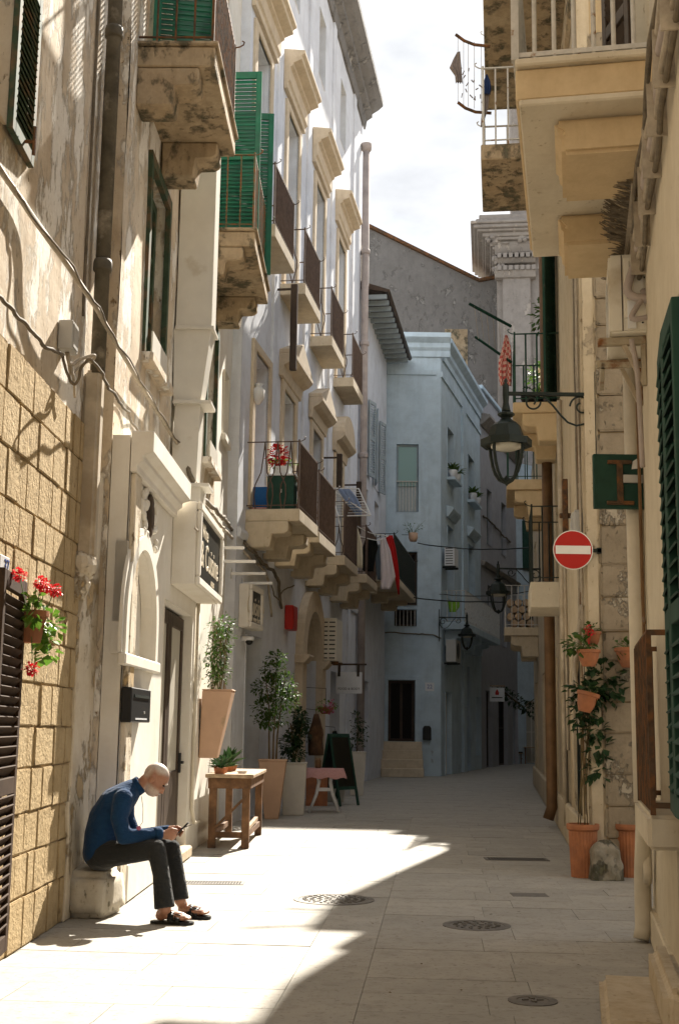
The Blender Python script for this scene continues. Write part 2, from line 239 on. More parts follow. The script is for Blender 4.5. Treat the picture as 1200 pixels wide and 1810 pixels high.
# ------------------------------------------------------------------ mesh builder
class MB:
    def __init__(s): s.v = []; s.f = []
    def add(s, vs, fs):
        o = len(s.v); s.v += [tuple(v) for v in vs]; s.f += [tuple(i + o for i in f) for f in fs]; return s
    def box(s, x0, x1, y0, y1, z0, z1, T=None):
        c = [(x, y, z) for z in (z0, z1) for y in (y0, y1) for x in (x0, x1)]
        if T: c = [T @ Vector(p) for p in c]
        return s.add(c, [(0, 2, 3, 1), (4, 5, 7, 6), (0, 1, 5, 4), (2, 6, 7, 3), (0, 4, 6, 2), (1, 3, 7, 5)])
    def taper(s, b, t, z0, z1, c0=(0, 0), c1=(0, 0)):
        c = [(c0[0] + x * b[0], c0[1] + y * b[1], z0) for y in (-.5, .5) for x in (-.5, .5)] + [(c1[0] + x * t[0], c1[1] + y * t[1], z1) for y in (-.5, .5) for x in (-.5, .5)]
        return s.add(c, [(0, 2, 3, 1), (4, 5, 7, 6), (0, 1, 5, 4), (2, 6, 7, 3), (0, 4, 6, 2), (1, 3, 7, 5)])
    def bar(s, p, q, w=0.02, h=None):
        p, q = Vector(p), Vector(q); d = (q - p); l = d.length
        if l < 1e-6: return s
        T = Matrix.Translation(p) @ d.to_track_quat('Z', 'Y').to_matrix().to_4x4(); h = h or w
        return s.box(-w / 2, w / 2, -h / 2, h / 2, 0, l, T)
    def tube(s, pts, r, n=8, cap=True):
        pts = [Vector(p) for p in pts]; k = len(pts); rs = r if isinstance(r, (list, tuple)) else [r] * k
        vs = []; up = None
        for i, p in enumerate(pts):
            d = (pts[min(i + 1, k - 1)] - pts[max(i - 1, 0)]).normalized()
            if up is None: up = d.orthogonal().normalized()
            up = (up - d * up.dot(d)).normalized() if (up - d * up.dot(d)).length > 1e-5 else d.orthogonal().normalized()
            sd = d.cross(up)
            vs += [p + (up * math.cos(a) + sd * math.sin(a)) * rs[i] for a in (2 * math.pi * j / n for j in range(n))]
        fs = [(i * n + j, i * n + (j + 1) % n, (i + 1) * n + (j + 1) % n, (i + 1) * n + j) for i in range(k - 1) for j in range(n)]
        if cap: fs += [tuple(reversed(range(n))), tuple((k - 1) * n + j for j in range(n))]
        return s.add(vs, fs)
    def hose(s, pts, r, n=8):
        P = [Vector(p) for p in pts]; P = [P[0] * 2 - P[1]] + P + [P[-1] * 2 - P[-2]]; out = []
        for a, b, c, d in zip(P, P[1:], P[2:], P[3:]):
            for i in range(6):
                t = i / 6; out.append(.5 * ((2 * b) + (c - a) * t + (2 * a - 5 * b + 4 * c - d) * t * t + (3 * b - a - 3 * c + d) * t ** 3))
        out.append(P[-2]); return s.tube(out, r, n)
    def lathe(s, prof, n=20, c=(0, 0, 0), T=None):
        vs = [(c[0] + r * math.cos(2 * math.pi * j / n), c[1] + r * math.sin(2 * math.pi * j / n), c[2] + z) for r, z in prof for j in range(n)]
        if T: vs = [T @ Vector(v) for v in vs]
        k = len(prof); fs = [(i * n + j, i * n + (j + 1) % n, (i + 1) * n + (j + 1) % n, (i + 1) * n + j) for i in range(k - 1) for j in range(n)]
        if prof[0][0] > 1e-4: fs.append(tuple(reversed(range(n))))
        if prof[-1][0] > 1e-4: fs.append(tuple((k - 1) * n + j for j in range(n)))
        return s.add(vs, fs)
    def prism(s, poly, a, b, ax='y'):
        """polygon in the two other axes, extruded along ax from a to b"""
        def P(u, v, w): return {'y': (u, w, v), 'x': (w, u, v), 'z': (u, v, w)}[ax]
        n = len(poly); vs = [P(u, v, a) for u, v in poly] + [P(u, v, b) for u, v in poly]
        return s.add(vs, [tuple(range(n)), tuple(reversed(range(n, 2 * n)))] + [(i, i + n, (i + 1) % n + n, (i + 1) % n) for i in range(n)])
    def profile(s, prof, x0, x1):
        """moulding: (out, z) outline run along x"""
        return s.prism([(-o, z) for o, z in prof], x0, x1, 'x')
    def ell(s, c, r, T=None, n=12, k=8):
        vs = [(0, 0, -1)] + [(math.cos(2 * math.pi * j / n) * math.sin(math.pi * i / k), math.sin(2 * math.pi * j / n) * math.sin(math.pi * i / k), -math.cos(math.pi * i / k)) for i in range(1, k) for j in range(n)] + [(0, 0, 1)]
        vs = [Vector((v[0] * r[0], v[1] * r[1], v[2] * r[2])) for v in vs]; c = Vector(c)
        vs = [(T @ v if T else v) + c for v in vs]
        fs = [(0, 1 + (j + 1) % n, 1 + j) for j in range(n)] + [(1 + i * n + j, 1 + i * n + (j + 1) % n, 1 + (i + 1) * n + (j + 1) % n, 1 + (i + 1) * n + j) for i in range(k - 2) for j in range(n)]
        e = len(vs) - 1; b0 = 1 + (k - 2) * n; fs += [(b0 + j, b0 + (j + 1) % n, e) for j in range(n)]
        return s.add(vs, fs)
    def leaf(s, p, d, size, w=0.6, droop=0.3):
        p = Vector(p); d = Vector(d).normalized(); sd = d.cross(Vector((random.uniform(-.4, .4), random.uniform(-.4, .4), 1)))
        sd = sd.normalized() if sd.length > 1e-4 else Vector((1, 0, 0)); nn = sd.cross(d)
        a, b = p + d * size * 0.55 + sd * size * w / 2 + nn * size * 0.06, p + d * size * 0.55 - sd * size * w / 2 + nn * size * 0.06
        return s.add([p, a, p + d * size + Vector((0, 0, -droop * size * .4)), b], [(0, 1, 2, 3)])
    def mesh(s, name, bevel=0, seg=1, smooth=False, rough=0, rs=4.0):
        me = bpy.data.meshes.new(name); me.from_pydata(s.v, [], s.f)
        bm = bmesh.new(); bm.from_mesh(me); bmesh.ops.recalc_face_normals(bm, faces=bm.faces)
        if bevel:
            es = [e for e in bm.edges if len(e.link_faces) == 2 and e.calc_face_angle(0) > 0.5]
            bmesh.ops.bevel(bm, geom=es, offset=bevel, segments=seg, affect='EDGES', clamp_overlap=True)
        if rough:
            for v in bm.verts: v.co += noise.noise_vector(v.co * rs) * rough
        bm.to_mesh(me); bm.free()
        if smooth:
            for p in me.polygons: p.use_smooth = True
        return me
    def build(s, name, mat, parent=None, **k): return obj(name, s.mesh(name, **k), mat, parent)
def obj(name, me, mat=None, parent=None, loc=None, rot=None, scale=None):
    o = bpy.data.objects.new(name, me); COL.objects.link(o)
    if mat is not None and me is not None and not me.materials: me.materials.append(M[mat] if isinstance(mat, str) else mat)
    if parent: o.parent = parent
    if loc is not None: o.location = loc
    if rot is not None: o.rotation_euler = rot
    if scale is not None: o.scale = scale
    return o
def tag(o, label=None, cat=None, group=None, kind=None):
    for k, v in (('label', label), ('category', cat), ('group', group), ('kind', kind)):
        if v: o[k] = v
    return o
def thing(name, label, cat, mat4=None, group=None):
    o = bpy.data.objects.new(name, None); COL.objects.link(o); o.empty_display_size = 0.1
    if mat4 is not None: o.matrix_world = mat4 if isinstance(mat4, Matrix) else Matrix.Translation(mat4)
    return tag(o, label, cat, group)
def text_mesh(body, size, depth=0.004, align='CENTER', shear=0):
    cu = bpy.data.curves.new('lettering', 'FONT'); cu.body = body; cu.size = size; cu.extrude = depth; cu.align_x = align; cu.align_y = 'CENTER'; cu.resolution_u = 3; cu.shear = shear
    o = bpy.data.objects.new('tmp', cu); COL.objects.link(o); bpy.context.view_layer.update()
    me = bpy.data.meshes.new_from_object(o.evaluated_get(bpy.context.evaluated_depsgraph_get())); bpy.data.objects.remove(o); return me
def lettering(body, size, mat, parent, x, y, z, rotz=0, **k):
    return obj('lettering', text_mesh(body, size, **k), mat, parent, (x, y, z), (math.pi / 2, 0, rotz))
def remesh(mb, name, voxel, mat, parent, smooth=4, sub=0):
    """join overlapping volumes into one continuous surface"""
    me = mb.mesh(name); o = bpy.data.objects.new('tmp', me); COL.objects.link(o)
    r = o.modifiers.new('r', 'REMESH'); r.mode = 'VOXEL'; r.voxel_size = voxel
    s_ = o.modifiers.new('s', 'SMOOTH'); s_.factor = 0.5; s_.iterations = smooth
    bpy.context.view_layer.update(); me2 = bpy.data.meshes.new_from_object(o.evaluated_get(bpy.context.evaluated_depsgraph_get())); bpy.data.objects.remove(o)
    for p in me2.polygons: p.use_smooth = True
    me2.name = name; me2.materials.clear()
    return obj(name, me2, mat, parent)

# ------------------------------------------------------------------ architecture helpers
def facade(parent, x0, x1, z0, z1, openings, mat, depth=0.3, back=6.0, step=0.6, amp=0.006, name='wall', solid=True, y=0.0):
    """one wall: real openings with reveals; the building's body behind it"""
    def lines(a, b, extra):
        n = max(1, int((b - a) / step)); ls = [a + (b - a) * i / n for i in range(n + 1)]
        ls = [l for l in ls if all(abs(l - e) > 0.08 for e in extra)] + [e for e in extra if a <= e <= b]
        for e in (a, b):
            if all(abs(l - e) > 1e-6 for l in ls): ls.append(e)
        return sorted(set(round(l, 5) for l in ls))
    xs = lines(x0, x1, [v for o in openings for v in o[:2]]); zs = lines(z0, z1, [v for o in openings for v in o[2:4]])
    mb = MB(); idx = {}
    def vid(i, k):
        if (i, k) not in idx:
            x, z = xs[i], zs[k]; d = noise.noise(Vector((x * 0.9, z * 0.9, x0))) * amp * 2 if amp else 0
            idx[(i, k)] = len(mb.v); mb.v.append((x, y + d, z))
        return idx[(i, k)]
    for i in range(len(xs) - 1):
        for k in range(len(zs) - 1):
            cx, cz = (xs[i] + xs[i + 1]) / 2, (zs[k] + zs[k + 1]) / 2
            if any(o[0] < cx < o[1] and o[2] < cz < o[3] for o in openings): continue
            mb.f.append((vid(i, k), vid(i + 1, k), vid(i + 1, k + 1), vid(i, k + 1)))
    for o in openings:
        a, b, c, d = o[:4]; dp = o[4] if len(o) > 4 else depth; q = y - amp * 2
        mb.add([(a, q, c), (b, q, c), (b, q, d), (a, q, d), (a, y + dp, c), (b, y + dp, c), (b, y + dp, d), (a, y + dp, d)], [(0, 1, 5, 4), (1, 2, 6, 5), (2, 3, 7, 6), (3, 0, 4, 7)] + ([(4, 5, 6, 7)] if len(o) < 6 else []))
    if solid:
        mb.add([(x0, y, z0), (x1, y, z0), (x1, back, z0), (x0, back, z0), (x0, y, z1), (x1, y, z1), (x1, back, z1), (x0, back, z1)], [(1, 2, 6, 5), (3, 0, 4, 7), (2, 3, 7, 6), (4, 5, 6, 7)])
    me = bpy.data.meshes.new(name); me.from_pydata(mb.v, [], mb.f)
    return obj(name, me, mat, parent)
def window(parent, x0, x1, z0, z1, y=0.2, fm='brown', pm='pane', fw=0.06, mull=1, bars=1, sill=None, name='window'):
    mb = MB(); t = 0.05
    mb.box(x0, x0 + fw, y - t, y, z0, z1).box(x1 - fw, x1, y - t, y, z0, z1).box(x0 + fw, x1 - fw, y - t, y, z1 - fw, z1).box(x0 + fw, x1 - fw, y - t, y, z0, z0 + fw)
    for i in range(mull):
        c = x0 + (x1 - x0) * (i + 1) / (mull + 1); mb.box(c - fw / 2, c + fw / 2, y - t * 0.9, y - 0.004, z0 + fw, z1 - fw)
    for i in range(bars):
        c = z0 + (z1 - z0) * (i + 1) / (bars + 1); mb.box(x0 + fw, x1 - fw, y - t * 0.8, y - 0.008, c - fw / 3, c + fw / 3)
    w = mb.build(name, fm, parent)
    n = mull + 1
    for i in range(n):
        a = x0 + (x1 - x0) * i / n + fw / 2; b = x0 + (x1 - x0) * (i + 1) / n - fw / 2
        MB().box(a, b, y - 0.02, y - 0.012, z0 + fw / 2, z1 - fw / 2).build('pane', pm, w)
    if sill: MB().box(x0 - 0.08, x1 + 0.08, -0.09, 0.1, z0 - 0.1, z0 - 0.005).build('sill', sill, w, bevel=0.01)
    return w
_slat = {}
def shutter(parent, hx, hy, z0, w, h, ang, mat, pitch=0.055, name='shutter', rails=(0.5,), tilt=0.95):
    """louvred leaf: frame + one slat object per slat; extends along +x from its hinge, turned by ang about z"""
    mb = MB(); fw = 0.075; t = 0.04
    mb.box(0, fw, -t / 2, t / 2, 0, h).box(w - fw, w, -t / 2, t / 2, 0, h).box(fw, w - fw, -t / 2, t / 2, 0, 0.1).box(fw, w - fw, -t / 2, t / 2, h - 0.1, h)
    for r in rails: mb.box(fw, w - fw, -t / 2, t / 2, h * r - 0.05, h * r + 0.05)
    o = mb.build(name, mat, parent, bevel=0.004); o.location = (hx, hy, z0); o.rotation_euler = (0, 0, ang)
    key = (round(w, 3), mat)
    if key not in _slat:
        sm = MB().box(fw - 0.005, w - fw + 0.005, -0.038, 0.038, -0.005, 0.005).mesh('slat'); sm.materials.append(M[mat]); _slat[key] = sm
    z = 0.1 + pitch * 0.6
    while z < h - 0.1 - pitch * 0.3:
        if all(abs(z - h * r) > 0.05 + pitch * 0.35 for r in rails): obj('slat', _slat[key], None, o, (0, 0, z), (tilt, 0, 0))
        z += pitch
    return o
def baluster_mesh(style, h, r=0.011):
    mb = MB()
    if style == 'straight': mb.tube([(0, 0, 0), (0, 0, h)], r, 6)
    elif style == 'belly':
        mb.tube([(0, 0, 0), (0, -0.02, h * .08), (0, -0.09, h * .22), (0, -0.10, h * .35), (0, -0.03, h * .55), (0, 0, h * .72), (0, 0, h)], r, 6)
    elif style == 'lyre':
        mb.tube([(0.0, 0, 0), (-.03, 0, h * .12), (-.085, 0, h * .32), (-.085, 0, h * .42), (-.03, 0, h * .55), (-.008, 0, h * .72), (0, 0, h)], r, 6)
        mb.tube([(0.0, 0, 0), (.03, 0, h * .12), (.085, 0, h * .32), (.085, 0, h * .42), (.03, 0, h * .55), (.008, 0, h * .72), (0, 0, h)], r, 6)
    elif style == 'hour':
        mb.tube([(-.075, 0, h), (-.06, 0, h * .85), (-.02, 0, h * .55), (0.075, 0, h * .36), (0.09, 0, h * .2), (0.06, 0, 0)], r, 6)
        mb.tube([(-.075, 0, h), (-.09, 0, h * .85), (-.12, 0, h * .55), (-.21, 0, h * .36), (-.22, 0, h * .2), (-.19, 0, 0)], r, 6)
    return mb.mesh('baluster')
def balcony(parent, x0, x1, z, proj, th=0.14, mat='slab', rail='rust', h=1.0, gap=0.11, front='straight', ends='straight', corb=None, cd_=0.28, cz=0.4, bev=0.012, under=0.0, endgap=None, rr=0.011, fascia=True):
    mb = MB()
    mb.box(x0, x1, -proj, 0.15, z - th, z)
    if fascia: mb.box(x0 - 0.03, x1 + 0.03, -proj - 0.03, 0.15, z + 0.002, z + 0.045)
    o = mb.build('balcony', mat, parent, bevel=bev)
    if corb is None: corb = (x0 + 0.18, x1 - 0.18)
    for c in corb:
        k = MB().prism([(0, z - th - cz), (0, z - th - 0.002), (-proj * 0.80, z - th - 0.002), (-proj * 0.80, z - th - cz * .38), (-proj * .72, z - th - cz * .48), (-proj * .5, z - th - cz * .5), (-proj * .46, z - th - cz)], c - cd_ / 2, c + cd_ / 2, 'x')
        k.build('corbel', mat, o, bevel=0.015)
    zt = z + (0.047 if fascia else 0.002)
    mb = MB()
    e = 0.03; X0, X1, Y = x0 + e, x1 - e, -proj + e
    for zz, w_ in ((zt + h, 0.03), (zt + 0.06, 0.018)):
        mb.bar((X0, 0.1, zz), (X0, Y, zz), w_, 0.014).bar((X0, Y, zz), (X1, Y, zz), 0.014, w_).bar((X1, Y, zz), (X1, 0.1, zz), w_, 0.014)
    for a in (X0, X1):
        mb.bar((a, Y, zt), (a, Y, zt + h + 0.03), 0.026)
        sgn = -1 if a == X0 else 1
        mb.tube([(a, Y, zt + h), (a, Y - 0.05, zt + h + 0.01), (a, Y - 0.09, zt + h + 0.035), (a, Y - 0.1, zt + h + 0.065), (a, Y - 0.075, zt + h + 0.08)], 0.008, 5)
    mb.build('railing', rail, o)
    me = baluster_mesh(front, h - 0.01, rr); me.materials.append(M[rail])
    n = max(2, int((X1 - X0) / gap))
    for i in range(1, n): obj('baluster', me, None, o, (X0 + (X1 - X0) * i / n, Y, zt))
    me2 = baluster_mesh(ends, h - 0.01, rr); me2.materials.append(M[rail]); g2 = endgap or gap
    n = max(2, int(proj / g2))
    for a in (X0, X1):
        for i in range(1, n): obj('baluster', me2, None, o, (a, Y + (proj - e) * i / n, zt), (0, 0, math.pi / 2))
    return o
def cable(name, label, pts, r, mat, sag=0.0, cat='cable', group=None, n=12, wob=0.0):
    V = [Vector(p) for p in pts]; V = [V[0] * 2 - V[1]] + V + [V[-1] * 2 - V[-2]]; P = []
    for a, b, c, d in zip(V, V[1:], V[2:], V[3:]):
        for i in range(n):
            t = i / n; p = .5 * ((2 * b) + (c - a) * t + (2 * a - 5 * b + 4 * c - d) * t * t + (3 * b - a - 3 * c + d) * t ** 3); p.z -= sag * 4 * t * (1 - t)
            if wob: p += noise.noise_vector(p * 3.1) * wob + noise.noise_vector(p * 9.7) * wob * .4
            P.append(p)
    P.append(V[-2])
    return tag(MB().tube(P, r, 6).build(name, mat, smooth=True), label, cat, group)
# ------------------------------------------------------------------ ground
g = MB().add([(-400, -400, -0.035), (400, -400, -0.035), (400, 1200, -0.035), (-400, 1200, -0.035)], [(0, 1, 2, 3)]).build('ground', 'joint')
tag(g, 'pale worn stone paving of the alley', 'ground', kind='structure')
def lwall(d): return (-2.232 + 0.02 * d) if d < 17.3 else (-1.45 + 0.155 * (d - 20))
def rwall(d): return 2.25 + 0.21 * (d - 9.2) if d < 9.2 else (3.9 if d < 13.1 else 2.6 + 0.13 * (d - 13.05))
SD = 0.08
def sx(lx, d): return -0.42 + SD * d + lx
SA = math.atan(SD); SDIR = Vector((math.sin(SA), math.cos(SA), 0)); SPER = Vector((math.cos(SA), -math.sin(SA), 0)); SO = Vector((-0.42, 0, 0))
unit = MB().box(-.5, .5, -.5, .5, -.5, .5).mesh('paving_slab', bevel=0.006)
unit.materials.append(M['slabpave'])
def slab(lx0, lx1, d0, d1, gap=0.003):
    c = (d0 + d1) / 2; z = random.uniform(-0.0025, 0.0015)
    p = SO + SPER * ((lx0 + lx1) / 2) + SDIR * c; p.z = -0.02 + z
    return (p, (lx1 - lx0 - gap, d1 - d0 - gap, 0.04))
near = []
d = 5.0
while d < 21:
    dd = random.choice((0.42, 0.48, 0.5, 0.56))
    a = lwall(d) - 0.3 - sx(0, d); x = -0.43
    while x > a + 0.05:
        w_ = random.uniform(0.6, 1.05); n0 = max(x - w_, a); near.append(slab(n0, x, d, d + dd)); x = n0
    b = rwall(d) + 0.3 - sx(0, d); x = 0.0
    while x < b - 0.05:
        w_ = random.uniform(0.65, 1.15); n1 = min(x + w_, b); near.append(slab(x, n1, d, d + dd)); x = n1
    d += dd
DEND = d
y = 5.0
while y < DEND - 0.3:
    l = random.uniform(0.8, 1.15); near.append(slab(-0.43, 0, y, min(y + l, DEND))); y += l
near.sort(key=lambda s: s[0][1]); print('slabs', len(near))
far = near[295:]; near = near[:295]
for c, s_ in near: obj('paving_slab', unit, None, g, c, (random.uniform(-.0012, .0012), random.uniform(-.0012, .0012), -math.atan(SD)), s_)
fm = MB()
def fslab(c, s_):
    T = Matrix.Translation(c) @ Matrix.Rotation(-math.atan(SD), 4, 'Z'); fm.box(-s_[0] / 2, s_[0] / 2, -s_[1] / 2, s_[1] / 2, -0.02, 0.02, T)
for c, s_ in far: fslab(c, s_)
def cover(d0, d1, xl, xr):
    d = d0
    while d < d1:
        dd = random.uniform(0.45, 0.6); x = xl - sx(0, d)
        while x < xr(d) - sx(0, d):
            w_ = random.uniform(0.7, 1.2); fslab(*slab(x, x + w_, d, d + dd)); x += w_
        d += dd
cover(DEND, 66, -3, lambda d: 4 + 0.32 * (d - 21) + 4)
cover(-8, 5.0, -2.6, lambda d: 3)
fo = fm.build('paving', 'slabpave', g); tag(fo, kind='stuff')

# manholes and drains, each set in the paving 4 mm proud
def drain(px0, px1, py, dep, label, n=22):
    a, b = G(px0, py), G(px1, py); t = thing('drain_grate', label, 'drain', (a + b) / 2)
    w_ = (b - a).length; mb = MB().box(-w_ / 2, w_ / 2, -dep / 2, -dep / 2 + 0.025, -0.02, 0.006).box(-w_ / 2, w_ / 2, dep / 2 - 0.025, dep / 2, -0.02, 0.006).box(-w_ / 2, -w_ / 2 + .025, -dep / 2 + .025, dep / 2 - .025, -0.02, 0.006).box(w_ / 2 - .025, w_ / 2, -dep / 2 + .025, dep / 2 - .025, -0.02, 0.006)
    mb.build('frame', 'castiron', t); MB().box(-w_ / 2 + .02, w_ / 2 - .02, -dep / 2 + .02, dep / 2 - .02, -0.01, 0.001).build('pit', 'dark', t)
    bm_ = MB().box(-.006, .006, -dep / 2 + .022, dep / 2 - .022, -0.01, 0.005).mesh('bar'); bm_.materials.append(M['castiron'])
    for i in range(1, n): obj('bar', bm_, None, t, (-w_ / 2 + w_ * i / n, 0, 0))
drain(322, 432, 1561, 0.26, 'long slotted drain grate in the sunlit paving by the bench')
drain(858, 966, 1519, 0.30, 'dark slotted drain grate in the shaded paving before the terracotta pots')
def manhole(px, py, r, label):
    t = thing('manhole_cover', label, 'manhole', G(px, py)); MB().lathe([(r + 0.045, -0.02), (r + 0.045, 0.004), (r, 0.005), (r - 0.004, -0.001)], 32).build('rim', 'castiron', t)
    MB().lathe([(r - 0.004, -0.02), (r - 0.004, 0.002), (0, 0.003)], 32).build('lid', 'castiron', t)
    kn = MB().box(-.018, .018, -.007, .007, 0, 0.009).mesh('stud'); kn.materials.append(M['castiron'])
    rr = r - 0.05; 
    while rr > 0.03:
        n = int(2 * math.pi * rr / 0.062)
        for i in range(n):
            a = 2 * math.pi * i / n; obj('stud', kn, None, t, (rr * math.cos(a), rr * math.sin(a), 0.001), (0, 0, a + (0.7 if i % 2 else 0.2)))
        rr -= 0.062
manhole(590, 1590, 0.30, 'round studded manhole cover at the edge of the sunlit patch')
manhole(842, 1636, 0.21, 'round manhole cover in the shaded paving')
manhole(941, 1769, 0.09, 'small round valve cover near the doorstep')
tag(MB().box(-.16, .16, -.12, .12, -.02, .004).build('access_plate', 'castiron', bevel=0.003), 'small dark square access plate in the shaded paving', 'cover plate').location = G(935, 1582)

# ------------------------------------------------------------------ building A (near left, exposed stone below)
FA = Frame((-2.232, 0), (0.02, 1))
A = thing('stone_house', 'old plastered house with exposed tufa blocks and brown louvred door shutter', 'building', FA.M)
facade(A, -7, 10.27, 0, 13.6, [(4.6, 6.35, 0, 2.35), (6.0, 7.1, 5.05, 7.3), (2.0, 3.1, 5.05, 7.3)], 'plasterA', amp=0.012, step=0.45)
window(A, 6.02, 7.08, 5.07, 7.28, fm='oldgreen'); window(A, 2.02, 3.08, 5.07, 7.28, fm='oldgreen'); window(A, 4.62, 6.33, 0.02, 2.33, y=0.25, fm='brown', name='door', bars=2)
shutter(A, 7.08, -0.05, 5.02, 0.56, 2.3, 0.03, 'oldgreen', 0.05)
# the blocks
blk = []
for k in range(5):
    b_ = MB().box(-.5, .5, -.5, .5, -.5, .5).mesh('stone_block', bevel=0.028, seg=2)
    bm = bmesh.new(); bm.from_mesh(b_); 
    for v in bm.verts: v.co += noise.noise_vector(v.co * 2.7 + Vector((k * 9, 0, 0))) * 0.035
    bm.to_mesh(b_); bm.free(); b_.materials.append(M['stone']); blk.append(b_)
MB().box(6.7, 9.7, -0.012, 0.05, 0.0, 3.72).build('mortar_bed', 'mortar', A)
z = 0.0
while z < 3.6:
    h = random.uniform(0.25, 0.33); x = 6.75 - random.uniform(0, 0.3)
    top = 3.75
    while x < 9.62:
        w_ = random.choice((random.uniform(0.15, 0.24), random.uniform(0.22, 0.34), random.uniform(0.26, 0.42))); x1 = min(x + w_, 9.68)
        if x1 > 6.9 and x1 - x > 0.06:
            pr = random.uniform(-0.004, 0.012)
            o = obj('stone_block', random.choice(blk), None, A, ((x + x1) / 2, 0.03 - pr, z + h / 2), (random.uniform(-.008, .008), random.uniform(-.008, .008), random.uniform(-.012, .012)), (x1 - x - 0.008, 0.11, h - 0.010))
        x = x1
    z += h
# flaking plaster skirt between the blocks and the shop front, ragged outline
pts = [(9.58, 0)] + [(9.6 + 0.09 * noise.noise(Vector((0, i * 0.9, 3))) + (0.12 if i > 11 else 0), i * 0.2) for i in range(1, 17)] + [(9.9, 3.3), (10.1, 3.5), (10.27, 3.45), (10.27, 0)]
MB().prism(pts, -0.05, 0.02, 'y').build('plaster_skirt', 'plasterPeel', A, bevel=0.008)
# drainpipes
xp, zp = FA.hit(152, 640)
xq = FA.hx(174, 200)
MB().tube([(xq, -0.10, 13.4), (xq, -0.10, zp - 0.1)], 0.06, 12).build('drainpipe', 'pipeD', A, smooth=True)
c = MB()
for z_ in (5.05, 7.1, 9.2): MB().lathe([(0.072, 0), (0.078, 0.02), (0.078, 0.07), (0.07, 0.1)], 12, (xq, -0.10, z_)).build('pipe_collar', 'pipeD', A, smooth=True)
zq = FA.hz(130, 985)
MB().box(xq - 0.075, xq + 0.075, -0.15, -0.0, zq, zp - 0.08).build('pipe_casing', 'pipeL', A, bevel=0.03, seg=3)
MB().ell((xq, -0.06, zq - 0.05), (0.11, 0.11, 0.13)).ell((xq - 0.03, -0.05, zq - 0.2), (0.08, 0.08, 0.12)).build('broken_elbow', 'plasterPeel', A, rough=0.02, rs=9)
MB().tube([(xq - 0.28, -0.02, 13), (xq - 0.26, -0.02, 8), (xq - 0.25, -0.02, zp + 0.3)], 0.012, 6).build('wall_wire', 'cable', A)
x_, z_ = FA.hit(28, 250)
MB().tube([(x_, 0.02, z_), (x_, -0.12, z_)], 0.012, 6).tube([(x_, -0.12, z_ - .09), (x_, -0.12, z_ + 0.1)], 0.012, 6).build('iron_hook', 'rust', A)
# folded-back door shutter at the left edge
sx1 = FA.hx(26, 1350, 0.10)
sh = MB(); W_, H_ = 0.78, 2.22
leaf = shutter(A, sx1, -0.10, 0.10, W_, H_, math.pi + 0.10, 'shutA', 0.058, rails=(0.44,))
hh = MB().box(-0.0, 0.05, -0.055, -0.02, 1.0, 1.03).box(0.02, 0.035, -0.09, -0.02, 0.7, 0.72).build('hook', 'black', leaf)

# ------------------------------------------------------------------ building B (shop fronts below, green shutters above)
FB = Frame((-2.134, 0), (0.02, 1))
FL = Frame((-1.964, 0), (0.02, 1)); LO = 0.17
B = thing('green_shutter_house', 'weathered plaster house with two rusty balconies and green louvred shutters', 'building', FB.M)
BX0, BX1 = 10.27, 17.35
d0, d1 = FL.hx(282, 1300), 14.35
w1a, w1z = FB.hit(253, 628); w1b = FB.hx(300, 690); w1t = FB.hz(258, 245)
w2a, w2z = FB.hit(367, 822); w2b = FB.hx(402, 868)
w1z = w2z = 4.95; w1t = 6.9; w1a, w1b = 11.5, 12.6; w2a, w2b = 16.15, 17.2
b1z = 7.62
bx = dict(b1=(10.6, 12.45), b2=(14.95, 17.15))
facade(B, BX0, BX1, 0, 14.0, [(w1a, w1b, w1z, w1t, 0.28), (w2a, w2b, w2z, w1t, 0.28), (d0 - .01, d1 + .01, 0, 2.69, 0.5), (11.0, 12.1, b1z + 0.06, b1z + 2.5, 0.3), (15.5, 16.6, b1z + 0.06, b1z + 2.5, 0.3)], 'plasterA', amp=0.012, step=0.45)
for a_, b_ in ((w1a, w1b), (w2a, w2b)):
    w = window(B, a_ + .02, b_ - .02, w1z + .02, w1t - .02, y=0.16, fm='oldgreen', pm='pane', fw=0.09, mull=1, bars=2)
    MB().box(a_ - 0.08, a_ + 0.02, -0.035, 0.02, w1z, w1t + 0.1).box(b_ - 0.02, b_ + 0.08, -0.035, 0.02, w1z, w1t + 0.1).box(a_ + .02, b_ - .02, -0.035, 0.02, w1t - .02, w1t + 0.1).build('casing', 'oldgreen', w)
    MB().box(a_ - 0.1, b_ + 0.1, -0.12, 0.1, w1z - 0.1, w1z - 0.003).build('sill', 'plasterA', w, bevel=0.012)
    MB().box(a_ + 0.1, b_ - 0.1, -0.075, -0.06, w1z + 0.03, w1z + 0.26).build('painted_board', 'duct', w)
for k, (a_, b_) in bx.items():
    balcony(B, a_, b_, b1z, 0.72, th=0.2, mat='slab', rail='rustgreen' if k == 'b2' else 'rust', h=1.0, gap=0.085, front='straight', endgap=0.15, cz=0.38, cd_=0.34)
    window(B, (11.02 if k == 'b1' else 15.52), (12.08 if k == 'b1' else 16.58), b1z + 0.08, b1z + 2.48, y=0.25, fm='green', pm='pane', name='balcony_door')
shutter(B, 11.01, -0.06, b1z + 0.10, 0.62, 2.4, math.pi + 1.75, 'green', 0.055)       # near balcony: leaves stand open
shutter(B, 12.09, -0.06, b1z + 0.10, 0.56, 2.4, -1.45, 'green', 0.055)
shutter(B, 15.51, -0.05, b1z + 0.06, 0.66, 2.42, -1.62, 'green', 0.055)
shutter(B, 16.59, -0.05, b1z + 0.06, 0.74, 2.42, -1.50, 'green', 0.055)
